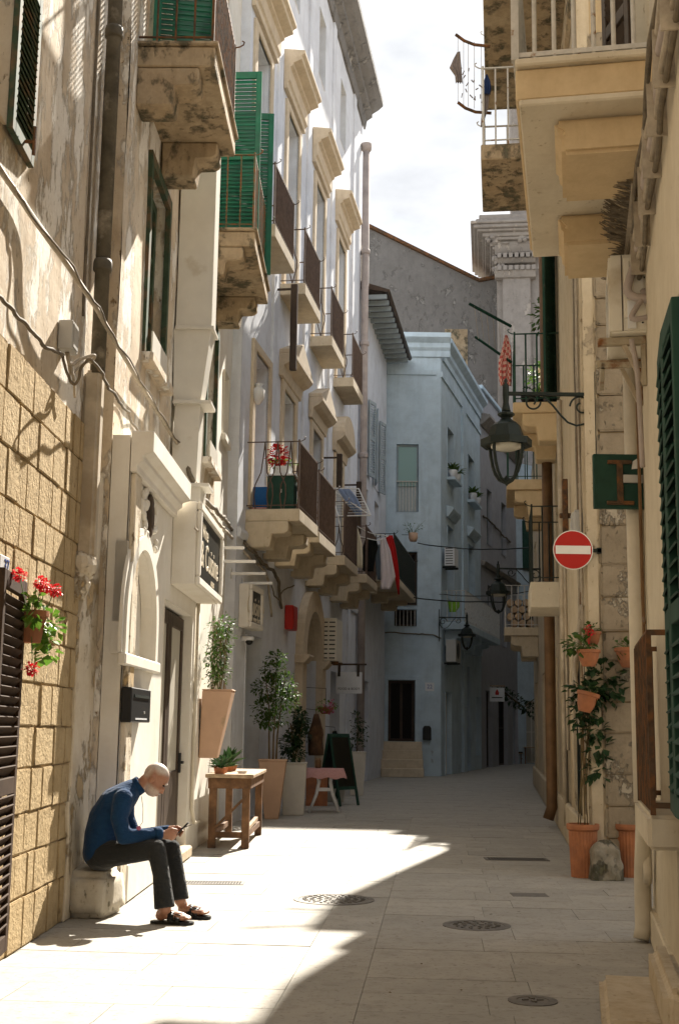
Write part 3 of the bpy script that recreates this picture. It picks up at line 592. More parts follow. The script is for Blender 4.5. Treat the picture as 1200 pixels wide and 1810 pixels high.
# white sheet-metal flue on the wall
fx = FB.hx(310, 500, 0.0); fx = 13.3
t_ = thing('flue_duct', 'white boxed sheet metal flue running up the left wall above the shop sign', 'duct', FB.at(fx, 0.0, 3.7))
DW, DD = 0.36, 0.42
MB().box(0, DW, -DD, -0.02, 2.1, 9.8).build('upper_duct', 'duct', t_, bevel=0.006)
MB().taper((0.30, 0.30), (DW, DD), 1.25, 2.1, (DW / 2, -0.17), (DW / 2, -DD / 2)).build('tapered_duct', 'duct', t_, bevel=0.004)
MB().prism([(-0.02, 0.32), (-0.30, 0.32), (-0.32, 1.25), (-0.04, 1.25)], 0.03, 0.34, 'x').build('lower_duct', 'duct', t_, bevel=0.004)
MB().box(0.0, 0.44, -0.36, 0, 0.0, 0.32).build('duct_foot', 'duct', t_, bevel=0.004)
for z_, e in ((2.1, .03), (1.25, .025), (4.6, .03), (4.42, .045), (0.32, .03)): MB().box(-e, DW + e, -DD - e, -0.02, z_ - 0.02, z_ + 0.02).build('duct_band', 'duct', t_, bevel=0.004)
# the shop front: a thicker white wall at street level
SFT = 3.86
d0, d1 = FL.hx(282, 1300), 14.35
nx0, nx1 = FL.hx(219, 1100), FL.hx(268, 1100)
n0z, n1z = FL.hz(240, 1162), FL.hz(246, 972)
SF = thing('white_shop', 'white stone street-level shop with arched niche, moulded cornice and recessed brown door', 'shop', FL.M)
facade(SF, BX0, BX1, 0, SFT, [(d0, d1, 0, 2.68, 0.168, 0), (nx0, nx1, n0z, n1z, 0.10)], 'white', amp=0.004, step=0.5, solid=False)
MB().box(BX0, BX0 + .06, .012, LO - .005, 0, SFT).box(BX0 + .061, BX1, .012, LO - .005, SFT - .06, SFT).build('wall_return', 'white', SF)
# niche: spandrels that turn the opening into an arch, and its moulding
cx = (nx0 + nx1) / 2; rad = (nx1 - nx0) / 2; zs = n1z - rad
arc = [(cx + rad * math.cos(a), zs + rad * math.sin(a)) for a in [math.pi * i / 18 for i in range(19)]]
MB().prism([(nx1, zs), (nx1, n1z), (cx, n1z)] + list(reversed(arc[:10])), -0.006, 0.095, 'y').prism([(cx, n1z), (nx0, n1z), (nx0, zs)] + list(reversed(arc[9:])), -0.006, 0.095, 'y').build('niche_spandrel', 'white', SF)
def archring(parent, cx, zs, rad, w_, out, z0, mat, name='arch_moulding'):
    mb = MB(); n = 20
    ring = [(cx + rad * math.cos(math.pi * i / n), zs + rad * math.sin(math.pi * i / n)) for i in range(n + 1)]
    big = [(cx + (rad + w_) * math.cos(math.pi * i / n), zs + (rad + w_) * math.sin(math.pi * i / n)) for i in range(n + 1)]
    for i in range(n): mb.prism([ring[i], big[i], big[i + 1], ring[i + 1]], -out, 0.0, 'y')
    mb.box(cx - rad - w_, cx - rad, -out, 0, z0, zs).box(cx + rad, cx + rad + w_, -out, 0, z0, zs)
    bm = None; return mb.build(name, mat, parent)
archring(SF, cx, zs, rad + 0.01, 0.12, 0.05, n0z, 'white'); archring(SF, cx, zs, rad + 0.14, 0.06, 0.028, n0z, 'white')
MB().box(nx0 - 0.2, nx1 + 0.2, -0.07, 0, n0z - 0.10, n0z - 0.002).build('niche_sill', 'white', SF, bevel=0.012)
MB().box(BX0 + 0.02, BX0 + 0.28, -0.05, 0.0, 0, SFT - 0.32).build('pilaster', 'plasterPeel', SF, bevel=0.012)
cz = FL.hz(245, 775, 0.2); cx1 = FL.hx(300, 880, 0.2); cz = SFT
MB().profile([(0, SFT - 0.32), (0.06, SFT - 0.32), (0.06, SFT - 0.26), (0.11, SFT - 0.22), (0.11, SFT - 0.18), (0.19, SFT - 0.15), (0.19, SFT + 0.03), (0, SFT + 0.03)], BX0 - 0.03, 12.55).build('cornice', 'white', SF, bevel=0.006)
ox = FL.hx(263, 915); oz = FL.hz(263, 912)
MB().lathe([(0.001, 0.03), (0.13, 0.03), (0.15, 0.015), (0.15, 0)], 20, T=Matrix.Translation((ox, -0.004, oz)) @ Matrix.Diagonal((1, 1, 1.35, 1)) @ Matrix.Rotation(math.pi / 2, 4, 'X')).build('oval_medallion', 'brown', SF, smooth=True)
orn = MB()
for i in range(26):
    a = random.uniform(0, 6.28); rr = random.uniform(0.2, 0.42); orn.ell((ox + rr * math.cos(a) * 1.1, -0.01, oz - 0.05 + rr * math.sin(a) * 0.8), (random.uniform(.03, .08), .03, random.uniform(.02, .05)), Matrix.Rotation(random.uniform(0, 3), 4, 'Y').to_3x3())
tag(orn.build('stucco_relief', 'white', SF, smooth=True), kind='stuff')
MB().box(BX0 + 0.3, d0 - 0.02, -0.06, 0, 0.0, 0.32).build('plinth', 'white', SF, bevel=0.02)
MB().box(d0 + 0.02, d1 - 0.02, -0.09, 0.17, 0.004, 0.13).build('doorstep', 'step', SF, bevel=0.02)
# glazed door
dm = MB(); y = 0.09; mid = (d0 + d1) / 2
for a_, b_ in ((d0 + 0.02, mid - 0.01), (mid + 0.01, d1 - 0.02)):
    dm.box(a_, a_ + 0.13, y, y + 0.05, 0.14, 2.64).box(b_ - 0.13, b_, y, y + 0.05, 0.14, 2.64).box(a_ + .13, b_ - .13, y, y + 0.05, 2.5, 2.64).box(a_ + .13, b_ - .13, y + 0.004, y + 0.046, 0.14, 0.95)
D_ = dm.build('door', 'brown', SF, bevel=0.006)
for a_, b_ in ((d0 + 0.15, mid - 0.14), (mid + 0.14, d1 - 0.15)): MB().box(a_, b_, y + 0.02, y + 0.028, 0.95, 2.5).build('pane', 'frost', D_)
MB().box(d1 - 0.14, d1 - 0.05, y - 0.06, y, 1.02, 1.05).box(d1 - 0.12, d1 - 0.07, y - 0.03, y, 0.92, 1.14).build('handle', 'black', D_, bevel=0.004)
MB().tube([(d1 + 0.28, -0.03, 3.0), (d1 + 0.28, -0.03, 0.5), (d1 + 0.28, -0.06, 0.35), (d1 + 0.75, -0.06, 0.33)], 0.022, 8).build('gas_pipe', 'pipeW', SF, smooth=True)
# letter box
lx0, lz1 = FL.hit(215, 1214); lx1 = FL.hx(250, 1212); lz0 = FL.hz(232, 1277)
t_ = thing('letter_box', 'black metal letter box on the white wall below the niche', 'letter box', FL.at((lx0 + lx1) / 2, 0.0, lz0))
w_ = (lx1 - lx0) / 2; h_ = lz1 - lz0
MB().box(-w_, w_, -0.09, -0.002, 0, h_).build('body', 'black', t_, bevel=0.008)
MB().box(-w_ * .8, w_ * .8, -0.10, -0.091, h_ * .72, h_ * .8).build('slot_flap', 'iron', t_); MB().box(-w_ * .6, w_ * .6, -0.094, -0.0905, h_ * .08, h_ * .13).build('name_card', 'enamel', t_); MB().lathe([(0.012, 0), (0.012, 0.008)], 10, T=Matrix.Translation((w_ * .3, -0.09, h_ * .3)) @ Matrix.Rotation(math.pi / 2, 4, 'X')).build('lock', 'box', t_)

# boxed shop signs
def signbox(fr, x0, x1, z0, z1, out, label, lines):
    t = thing('shop_sign', label, 'sign', fr.at(x0, 0.0, z0)); w = x1 - x0; h = z1 - z0
    MB().box(0, w, -out, -0.003, 0, h).build('casing', 'white', t, bevel=0.01)
    fw = 0.09; mb = MB(); y = -out
    mb.box(0, w, y - 0.05, y - 0.001, 0, fw).box(0, w, y - 0.05, y - 0.001, h - fw, h).box(0, fw, y - 0.05, y - 0.001, fw + .001, h - fw - .001).box(w - fw, w, y - 0.05, y - 0.001, fw + .001, h - fw - .001)
    mb.build('frame', 'white', t, bevel=0.015); MB().box(fw, w - fw, y - 0.012, y - 0.002, fw, h - fw).build('panel', 'board', t)
    for body, sz, u, v, shr in lines: lettering(body, sz, 'letter', t, w * u, y - 0.014, h * v, shear=shr)
    return t
sx0 = 12.62; sx1 = FL.hx(389, 1000, 0.26); sz0, sz1 = 2.86, 3.72
signbox(FL, sx0, sx1, sz0, sz1, 0.25, 'white framed black shop sign with cream lettering over the brown door', [('Wine', 0.22, 0.3, 0.72, 0), ('& Cuisine', 0.40, 0.52, 0.42, 0), ('BISTROT', 0.08, 0.66, 0.17, 0)])
# ------------------------------------------------------------------ narrow white house between B and the palazzo
B2 = thing('slim_white_house', 'slim sunlit white house with one small wooden window beside the tall palazzo', 'building', FB.M)
sw0, sz_ = FB.hit(432, 690); sw0 = 18.15
facade(B2, 17.36, 19.35, 0, 15.2, [(sw0, sw0 + .6, 5.75, 6.75, .16), (18.0, 18.9, 8.2, 10.2, .2)], 'white', amp=.012, step=.4)
w = window(B2, sw0 + .01, sw0 + .59, 5.76, 6.74, y=.12, fm='brown', pm='pane', mull=1, bars=0)
MB().box(sw0 - .1, sw0 + .7, -.07, .02, 5.64, 5.745).build('sill', 'white', w, bevel=.01)
window(B2, 18.02, 18.88, 8.22, 10.18, y=.15, fm='trim', pm='paneL')
# ------------------------------------------------------------------ building C (tall white palazzo)
FC = Frame((-1.45, 20.0), (0.155, 1))
kc = math.hypot(0.155, 1)
def cd2x(d): return (d - 20) * kc
C = thing('white_palazzo', 'tall white palazzo with stone window hoods and three rows of brown iron balconies', 'building', FC.M)
CX0, CX1, CT = cd2x(19.1), cd2x(32.5), 18.6
bays = [(-.35, 1.4), (2.0, 3.9), (5.1, 7.0), (8.2, 10.1)]
ubays = [(-.8, .9), (1.95, 3.65), (5.1, 6.8), (8.25, 9.95)]
op = []
Z1, Z2, Z3 = 4.87, 9.5, 15.7
for (a, b), (a2, b2) in zip(bays, ubays):
    c = (a + b) / 2; u_ = (a2 + b2) / 2; op += [(c - .55, c + .55, Z1 + .06, Z1 + 2.75, .3), (u_ - .55, u_ + .55, Z2 + .06, Z2 + 3.6, .3), (u_ - .42, u_ + .42, Z3, Z3 + 1.6, .3)]
s2a, s2b = FC.hx(431, 1250), FC.hx(458, 1250)
aa, ab = FC.hx(527, 1250), FC.hx(556, 1250)
op += [(s2a, s2b, 0, 2.9, .5), (aa, ab, 0, 3.75, .6), (cd2x(28.3), cd2x(29.7), 0, 2.7, .4)]
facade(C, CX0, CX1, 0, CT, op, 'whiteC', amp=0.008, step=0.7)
for i, (a, b) in enumerate(bays):
    a2, b2 = ubays[i]; c1_ = (a + b) / 2; u_ = (a2 + b2) / 2
    for z_, h_, c in ((Z1, 2.75, c1_), (Z2, 3.6, u_)):
        w = window(C, c - .53, c + .53, z_ + .08, z_ + h_ - .02, y=0.26, fm='trim', pm='paneL', fw=.07, name='balcony_door', bars=2)
        MB().box(c - .75, c - .55, -.05, .02, z_ + .06, z_ + h_ + .15).box(c + .55, c + .75, -.05, .02, z_ + .06, z_ + h_ + .15).box(c - .55, c + .55, -.05, .02, z_ + h_, z_ + h_ + .15).build('surround', 'trim', w, bevel=.01)
    c = u_
    window(C, c - .40, c + .40, Z3 + .02, Z3 + 1.58, y=0.22, fm='trim', pm='paneL', fw=.06)
    # flat hood over the upper door
    zt = Z2 + 3.85
    MB().profile([(0, zt), (.08, zt), (.08, zt + .12), (.12, zt + .16), (.12, zt + .42), (.18, zt + .46), (.18, zt + .5), (.34, zt + .56), (.34, zt + .64), (.40, zt + .68), (.40, zt + .74), (0, zt + .80)], c - .95, c + .95).build('window_hood', 'trim', C, bevel=.006)
    # lower hoods: gabled, the last one rounded
    zt = Z1 + 2.9; c = c1_
    if i == 0: c = u_ - 5
    MB().profile([(0, zt), (.07, zt), (.10, zt + .2), (.22, zt + .26), (.30, zt + .34), (.30, zt + .42), (0, zt + .42)], c - .95, c + .95).build('window_hood', 'trim', C, bevel=.006)
    if i == 3: pl = [(c + .92 * math.cos(math.pi * k / 14), zt + .421 + .55 * math.sin(math.pi * k / 14)) for k in range(15)]
    else: pl = [(c + .95, zt + .421), (c + .95, zt + .50), (c, zt + .86), (c - .95, zt + .50), (c - .95, zt + .421)]
    MB().prism(pl, -.28, 0, 'y').build('pediment', 'trim', C, bevel=.01)
    balcony(C, a2, b2, Z2, 0.47, th=.22, mat='slabC', rail='railC', h=1.05, gap=.10, front='straight', ends='lyre', endgap=.30, corb=(), fascia=False)
    balcony(C, a, b, Z1, (.88, .80, .80, .84)[i], th=.2, mat='slabC', rail='railC', h=1.1, gap=.065 if i == 0 else .085, front='straight', ends='hour' if i == 0 else 'lyre', endgap=.22 if i == 0 else .3, cz=.42, cd_=.4, fascia=False)
# corner strips between the bays, top cornice, downpipe
for d_ in (21.4, 24.4, 27.5, 30.9):
    x = cd2x(d_); MB().box(x - .18, x + .18, -.05, .02, 5.2 if d_ < 30 else 0, CT - .5).build('wall_strip', 'whiteC', C, bevel=.008)
MB().profile([(0, CT - .55), (.06, CT - .55), (.10, CT - .3), (.25, CT - .2), (.25, CT - .1), (.42, CT), (.55, CT + .12), (.55, CT + .3), (0, CT + .34)], CX0, CX1 + .25).build('eaves_cornice', 'gable', C, bevel=.01)
MB().profile([(0, 4.35), (.05, 4.35), (.07, 4.44), (.05, 4.5), (0, 4.5)], cd2x(19.12), CX1).build('string_course', 'whiteC', C)
px_ = CX1 - .12
MB().tube([(px_, -.14, 17.2), (px_, -.14, 11.6), (px_, -.14, .1)], .10, 12).build('drainpipe', 'pipeG', C, smooth=True)
MB().lathe([(.10, 0), (.14, .05), (.16, .22), (.13, .24), (.13, .2)], 12, (px_, -.14, 17.2)).build('rain_head', 'pipeG', C, smooth=True)
for z_ in (14.2, 11.6, 8.5): MB().lathe([(.125, 0), (.13, .03), (.13, .1), (.115, .14)], 12, (px_, -.14, z_)).build('pipe_collar', 'pipeG', C, smooth=True)
# dark folded blinds hanging off the balcony ends
for (xx, zz, hh_) in ((bays[1][0] - .5, 7.7, 1.6), (bays[2][1] + .05, 6.6, .8), (bays[3][1] + .1, 6.1, 1.3)):
    MB().box(xx - .05, xx + .05, -.42, -.30, zz, zz + hh_).box(xx - .02, xx + .02, -.30, 0, zz + hh_ - .1, zz + hh_ - .06).build('rolled_blind', 'brown', C, bevel=.01)
# ground floor: second shop, arched door
w = window(C, s2a + .02, s2b - .02, .02, 2.88, y=.42, fm='white', pm='dark', fw=.08, mull=0, bars=0, name='door')
w = window(C, aa + .02, ab - .02, .02, 2.75, y=.45, fm='brown', pm='pane', fw=.09, name='door')
window(C, cd2x(28.3) + .02, cd2x(29.7) - .02, .02, 2.68, y=.3, fm='white', pm='pane', name='door')
acx, ar = (aa + ab) / 2, (ab - aa) / 2; azs = 3.75 - ar
arc = [(acx + ar * math.cos(math.pi * i / 18), azs + ar * math.sin(math.pi * i / 18)) for i in range(19)]
MB().prism([(ab, azs), (ab, 3.75), (acx, 3.75)] + list(reversed(arc[:10])), -.02, .3, 'y').prism([(acx, 3.75), (aa, 3.75), (aa, azs)] + list(reversed(arc[9:])), -.02, .3, 'y').build('arch_spandrel', 'trim', C)
archring(C, acx, azs, ar + .01, .42, .16, .1, 'trim')
for q0, q1 in ((aa - .5, aa - .02), (ab + .02, ab + .5)): MB().profile([(0, azs - .16), (.2, azs - .16), (.3, azs - .04), (.3, azs), (0, azs)], q0, q1).build('arch_impost', 'trim', C, bevel=.01)
ig = MB()
for i in range(5): ig.bar((aa + .1 + (ab - aa - .2) * i / 4, .28, 2.8), (acx, .28, 3.7), .02)
ig.build('fanlight_bars', 'iron', C)
x0, z0 = FC.hit(443, 1108, .2); x1 = FC.hx(470, 1100, .25); z1 = FC.hz(443, 1030, .2)
signbox(FC, x0, x1, z0, z1, .16, 'white framed black sign with one swash word over the second shop', [('Cuisine', .42, .5, .5, .2), ('wine bar', .14, .6, .22, 0)])
# dome camera, red box, arms
def at_wall(fr, px, py, out=0.0):
    x, z_ = fr.hit(px, py, out); return x, z_
x, z_ = at_wall(FC, 444, 1130, .15)
t_ = thing('dome_camera', 'small white dome camera with black lens over the second shop door', 'camera', FC.at(x, .0, z_)); MB().box(-.05, .05, -.12, 0, -.03, .05).lathe([(.07, 0), (.075, .03), (.075, .06)], 14, (0, -.12, -.02)).build('housing', 'enamel', t_, smooth=True); MB().ell((0, -.12, -.03), (.062, .062, .06)).build('lens_dome', 'black', t_, smooth=True)
x, z_ = at_wall(FC, 507, 1095)
t_ = thing('red_wall_box', 'flat dark red metal box on the wall between sign and arch', 'box', FC.at(x, 0, z_ - .2)); MB().box(-.22, .22, -.16, -.002, 0, .45).build('body', 'red', t_, bevel=.012); MB().box(-.18, .18, -.168, -.161, .05, .4).build('lid', 'red', t_, bevel=.004)
for k, (py, pa, pb) in enumerate(((968, 392, 432), (992, 392, 452), (1014, 408, 470), (1031, 430, 482))):
    x, z_ = FL.hit(pa + 2, py) if pa < 400 else FC.hit(pa, py)
    fr = FL if pa < 400 else FC
    o_, z2 = fr.onx(pb, py, x)
    t_ = thing('awning_arm', ('short white wall arm nearest the first shop sign', 'second white wall arm beyond the shop sign', 'third white wall arm over the second shop', 'last white wall arm in front of the swash sign')[k], 'arm', fr.at(x, 0, z_), 'white bare awning arms on the left wall')
    MB().box(-.02, .02, -o_, 0, -.02, .02).build('bar', 'bone', t_, bevel=.004); MB().box(-.05, .05, -.012, -.001, -.08, .08).build('wall_plate', 'bone', t_, bevel=.003)

# ------------------------------------------------------------------ building D (narrow, wooden eaves)
FD = Frame((-1.45 + .155 * 12.5, 32.5), (0.155, 1))
D = thing('narrow_house', 'narrow pale house with wooden eaves and grey louvred shutters beyond the palazzo', 'building', FD.M)
facade(D, .02, 6.35, 0, 13.4, [(.7, 1.7, 8.4, 10.6), (3.2, 4.2, 8.4, 10.6), (1.2, 2.4, 0, 2.7), (.8, 1.9, 5.55, 8.0), (3.4, 4.4, 5.55, 8.0)], 'whiteC', amp=.008)
for a, c0, c1 in ((.7, 8.4, 10.6), (3.2, 8.4, 10.6), (.8, 5.55, 8.0), (3.4, 5.55, 8.0)): window(D, a + .02, a + .98, c0 + .02, c1 - .02, fm='trim', pm='pane')
window(D, 1.22, 2.38, .02, 2.68, fm='brown', pm='dark', name='door')
M['greyshut'] = simple('grey blue shutter', (.34, .40, .43), .6, var=.15, scale=5)
for a in (.7, 3.2):
    shutter(D, a, -.05, 8.4, .5, 2.2, math.pi + .25, 'greyshut', .07); shutter(D, a + 1.0, -.05, 8.4, .5, 2.2, -.25, 'greyshut', .07)
ev = MB().profile([(0, 13.3), (.75, 13.15), (.8, 13.22), (0, 13.5)], 0.02, 6.5)
e_ = ev.build('eaves', 'brown', D)
rf = MB().box(-.05, .05, -.7, 0, 13.02, 13.14).mesh('rafter_tail'); rf.materials.append(M['greyshut'])
for i in range(13): obj('rafter_tail', rf, None, e_, (.2 + i * .5, 0, 0))
balcony(D, .1, 6.0, 5.45, .98, th=.2, mat='slabC', rail='iron', h=1.05, gap=.12, corb=(.5, 3, 5.4), cz=.3, fascia=False)
MB().tube([(.25, -.05, 14.6), (.25, -.05, 13.6), (.22, -.05, 13.3), (.2, -.1, 11.8)], .07, 10).build('flue', 'pipeL', D, smooth=True)

# ------------------------------------------------------------------ building E (blue-white, faces down the alley)
FE = Frame((1.2, 39.0), (1, 0))
E_ = thing('blue_white_house', 'pale blue limewashed house closing the alley with moulded cornice and dark doorway', 'building', FE.M)
ET = FE.hz(740, 592)
ex1 = FE.hx(779, 1200)
def er(px0, px1, py0, py1):
    a, c1 = FE.hit(px0, py0); b, c0 = FE.hit(px1, py1); return a, b, c0, c1
ew = er(701, 739, 785, 905); ed = er(686, 733, 1202, 1311); eb = er(697, 736, 1077, 1107)
ep = er(716, 737, 975, 1070)
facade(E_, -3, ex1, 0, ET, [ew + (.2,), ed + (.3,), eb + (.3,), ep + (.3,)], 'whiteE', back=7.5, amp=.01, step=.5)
window(E_, ew[0] + .01, ew[1] - .01, ew[2] + .01, ew[3] - .01, y=.14, fm='greyshut', pm='paneL', fw=.05, mull=0, bars=0)
M['curtain'] = glass('green window blind', (.22, .36, .34), .5)
MB().box(ew[0] + .06, ew[1] - .06, .06, .08, ew[2] + (ew[3] - ew[2]) * .38, ew[3] - .08).build('roller_blind', 'curtain', E_)
wr = MB().bar((ew[0], .02, ew[2] + (ew[3] - ew[2]) * .45), (ew[1], .02, ew[2] + (ew[3] - ew[2]) * .45), .03); wo_ = wr.build('window_rail', 'railW', E_)
bm_ = MB().tube([(0, .02, ew[2]), (0, .02, ew[2] + (ew[3] - ew[2]) * .45)], .011, 5).mesh('baluster'); bm_.materials.append(M['railW'])
for i in range(1, 7): obj('baluster', bm_, None, wo_, (ew[0] + (ew[1] - ew[0]) * i / 7, 0, 0))
window(E_, ed[0] + .01, ed[1] - .01, ed[2] + .01, ed[3] - .01, y=.22, fm='brown', pm='dark', fw=.08, name='door', mull=1, bars=0)
window(E_, eb[0] + .01, eb[1] - .01, eb[2] + .01, eb[3] - .01, y=.2, fm='brown', pm='dark', mull=0, bars=0)
bb = MB().tube([(0, 0, eb[2]), (0, 0, eb[3])], .014, 5).mesh('window_bar'); bb.materials.append(M['railW'])
for i in range(6): obj('window_bar', bb, None, E_, (eb[0] + (eb[1] - eb[0]) * (i + .5) / 6, .03, 0))
window(E_, ep[0] + .01, ep[1] - .01, ep[2] + .01, ep[3] - .01, y=.2, fm='brown', pm='dark', name='balcony_door')
MB().profile([(0, ET - .75), (.05, ET - .75), (.05, ET - .55), (.12, ET - .45), (.12, ET - .3), (.3, ET - .15), (.3, ET), (0, ET)], -3, ex1 + .3).build('cornice', 'whiteE', E_, bevel=.006)
MB().profile([(0, ET - 1.35), (.05, ET - 1.35), (.05, ET - 1.2), (0, ET - 1.2)], .3, ex1 - .15).build('string_course', 'whiteE', E_)
MB().box(ed[0] - .16, ed[1] + .16, -.05, .02, ed[3] - .0, ed[3] + .14).box(ed[0] - .16, ed[0], -.05, .02, ed[2], ed[3]).box(ed[1], ed[1] + .16, -.05, .02, ed[2], ed[3]).build('door_surround', 'whiteE', E_, bevel=.01)
for i in range(4): MB().box(ed[0] - .25, ed[1] + .2, -.30 * (4 - i), -.30 * (3 - i) + (.0 if i < 3 else .15), .004, ed[2] * (i + 1) / 4).build('step', 'trim', E_, bevel=.012)
mb_x, mb_z = FE.hit(754, 1308)
t_ = thing('letter_box', 'rounded black letter box beside the dark door of the blue-white house', 'letter box', FE.at(mb_x, 0, mb_z)); MB().prism([(-.13, 0), (.13, 0), (.13, .36), (.08, .43), (-.08, .43), (-.13, .36)], -.14, -.002, 'y').build('body', 'black', t_, bevel=.012); MB().box(-.09, .09, -.15, -.141, .3, .33).build('slot_flap', 'iron', t_)
nx, nz_ = FE.hit(759, 1214)
t_ = thing('number_plate', 'small white house number plate by the dark door of the blue-white house', 'plate', FE.at(nx, 0, nz_)); MB().box(-.14, .14, -.012, -.002, -.13, .13).build('tile', 'enamel', t_, bevel=.004); lettering('22', .17, 'blue', t_, 0, -.014, 0, depth=.002)
# side wall along the bending street
ecx = FE.w(ex1, 0, 0)
F2 = Frame((ecx.x, ecx.y), (0.27, 1)); 
def fr_rect(fr, px0, px1, py0, py1, out=0.0):
    a, c1 = fr.hit(px0, py0, out); b, c0 = fr.hit(px1, py1, out); return a, b, min(c0, c1), max(c0, c1)
E2 = thing('corner_house', 'pale blue house side with potted sills and a plain balcony on the bending street', 'building', F2.M)
EL_ = F2.hx(849, 1000)
wz0, wz1 = F2.hz(796, 850), F2.hz(796, 762)
wA = (F2.hx(790, 800), F2.hx(801, 800)); wB = (F2.hx(826, 800), F2.hx(837, 800))
lz0, lz1_ = 5.6, 8.0
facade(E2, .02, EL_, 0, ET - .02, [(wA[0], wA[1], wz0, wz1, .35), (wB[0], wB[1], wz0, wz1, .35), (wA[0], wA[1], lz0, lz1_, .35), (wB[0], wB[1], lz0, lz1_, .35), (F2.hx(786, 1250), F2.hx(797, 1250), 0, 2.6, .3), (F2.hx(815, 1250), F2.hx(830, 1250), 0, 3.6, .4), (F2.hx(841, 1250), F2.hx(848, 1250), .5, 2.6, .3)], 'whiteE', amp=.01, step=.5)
for a, b in (wA, wB):
    for c0, c1 in ((wz0, wz1), (lz0, lz1_)):
        window(E2, a + .02, b - .02, c0 + .02, c1 - .02, y=.25, fm='greyshut', pm='pane')
    MB().box(a - .1, b + .1, -.28, .05, wz0 - .1, wz0 - .004).build('sill', 'whiteE', E2, bevel=.01)
    MB().profile([(0, lz1_ + .25), (.06, lz1_ + .25), (.2, lz1_ + .42), (.24, lz1_ + .5), (.24, lz1_ + .55), (0, lz1_ + .62)], a - .2, b + .2).build('window_hood', 'whiteE', E2, bevel=.006)
MB().profile([(0, ET - .77), (.05, ET - .77), (.05, ET - .57), (.12, ET - .47), (.12, ET - .32), (.3, ET - .17), (.3, ET - .02), (0, ET - .02)], .32, EL_ + .1).build('cornice', 'whiteE', E2, bevel=.006)
MB().profile([(0, ET - 1.4), (.05, ET - 1.4), (.05, ET - 1.22), (0, ET - 1.22)], .02, EL_).build('string_course', 'whiteE', E2)
MB().box(EL_ * .47, EL_ * .55, -.08, .02, 0, ET - 1.42).build('pilaster', 'whiteE', E2, bevel=.01)
window(E2, F2.hx(786, 1250) + .02, F2.hx(797, 1250) - .02, .02, 2.58, fm='white', pm='frost', name='door'); window(E2, F2.hx(815, 1250) + .02, F2.hx(830, 1250) - .02, .02, 3.58, fm='brown', pm='dark', y=.35, name='door'); window(E2, F2.hx(841, 1250) + .02, F2.hx(848, 1250) - .02, .52, 2.58, fm='white', pm='pane')
bz = F2.hz(850, 1090, .6)
balcony(E2, .3, EL_ - .2, 4.75, .75, th=.22, mat='whiteE', rail='railW', h=1.0, gap=.14, corb=(.8, 2.6, 4.4, 6.2), cz=.5, fascia=False)
# the next houses of the bend
e3 = F2.w(EL_, 0, 0)
F3 = Frame((e3.x, e3.y), (0.33, 1)); X3 = F3.hx(912, 1000); X3 = min(X3, 9.5)
H3 = thing('grey_parapet_house', 'grey rendered house with stone parapet beyond the blue-white corner', 'building', F3.M)
P3 = F3.hz(868, 700)
T3 = 14.6
facade(H3, .02, X3, 0, T3, [(1.2, 2.2, 8.6, 10.8, .3), (4.2, 5.2, 8.6, 10.8, .3), (1.2, 2.2, 4.8, 7.0, .3), (4.2, 5.2, 4.8, 7.0, .3), (.8, 2.0, 0, 2.9, .3), (3.2, 5.2, 0, 3.0, .35), (6.4, 7.6, 0, 2.7, .3)], 'pinkF', amp=.01)
for a in (1.2, 4.2):
    for c0 in (8.6, 4.8): window(H3, a + .02, a + .98, c0 + .02, c0 + 2.18, fm='dkgreen', pm='pane')
window(H3, .82, 1.98, .02, 2.88, fm='brown', pm='dark', name='door'); window(H3, 3.22, 5.18, .02, 2.98, fm='brown', pm='dark', name='door'); window(H3, 6.42, 7.58, .02, 2.68, fm='greyshut', pm='frost', name='door')
MB().profile([(0, T3 - 1.5), (.05, T3 - 1.5), (.4, T3 - 1.2), (.4, T3 - 1.1), (0, T3 - 1.0)], .02, X3).build('cornice', 'church', H3, bevel=.01)
MB().box(.0, X3, -.12, .25, T3 - .06, T3 + .1).build('parapet_coping', 'whiteE', H3, bevel=.02)
MB().profile([(0, 7.6), (.12, 7.6), (.2, 7.75), (0, 7.8)], .02, X3).build('string_course', 'church', H3)
e4 = F3.w(X3, 0, 0)
F4 = Frame((e4.x, e4.y), (0.9, 0.75))
H4 = thing('far_white_house', 'far white house with dark green shutters at the end of the bending street', 'building', F4.M)
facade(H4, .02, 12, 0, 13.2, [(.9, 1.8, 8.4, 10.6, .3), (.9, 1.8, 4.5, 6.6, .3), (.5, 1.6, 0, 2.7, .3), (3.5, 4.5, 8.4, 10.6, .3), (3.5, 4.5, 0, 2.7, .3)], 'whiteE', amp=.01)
for a, c0, c1 in ((.9, 8.4, 10.6), (.9, 4.5, 6.6), (3.5, 8.4, 10.6)):
    w = window(H4, a + .02, a + .88, c0 + .02, c1 - .02, y=.1, fm='dkgreen', pm='dark'); MB().box(a - .5, a - .02, -.06, -.01, c0, c1).build('open_shutter', 'dkgreen', w); MB().box(a + .92, a + 1.4, -.06, -.01, c0, c1).build('open_shutter', 'dkgreen', w)
window(H4, .52, 1.58, .02, 2.68, fm='whitepot', pm='frost', name='door'); window(H4, 3.52, 4.48, .02, 2.68, fm='brown', pm='dark', name='door')

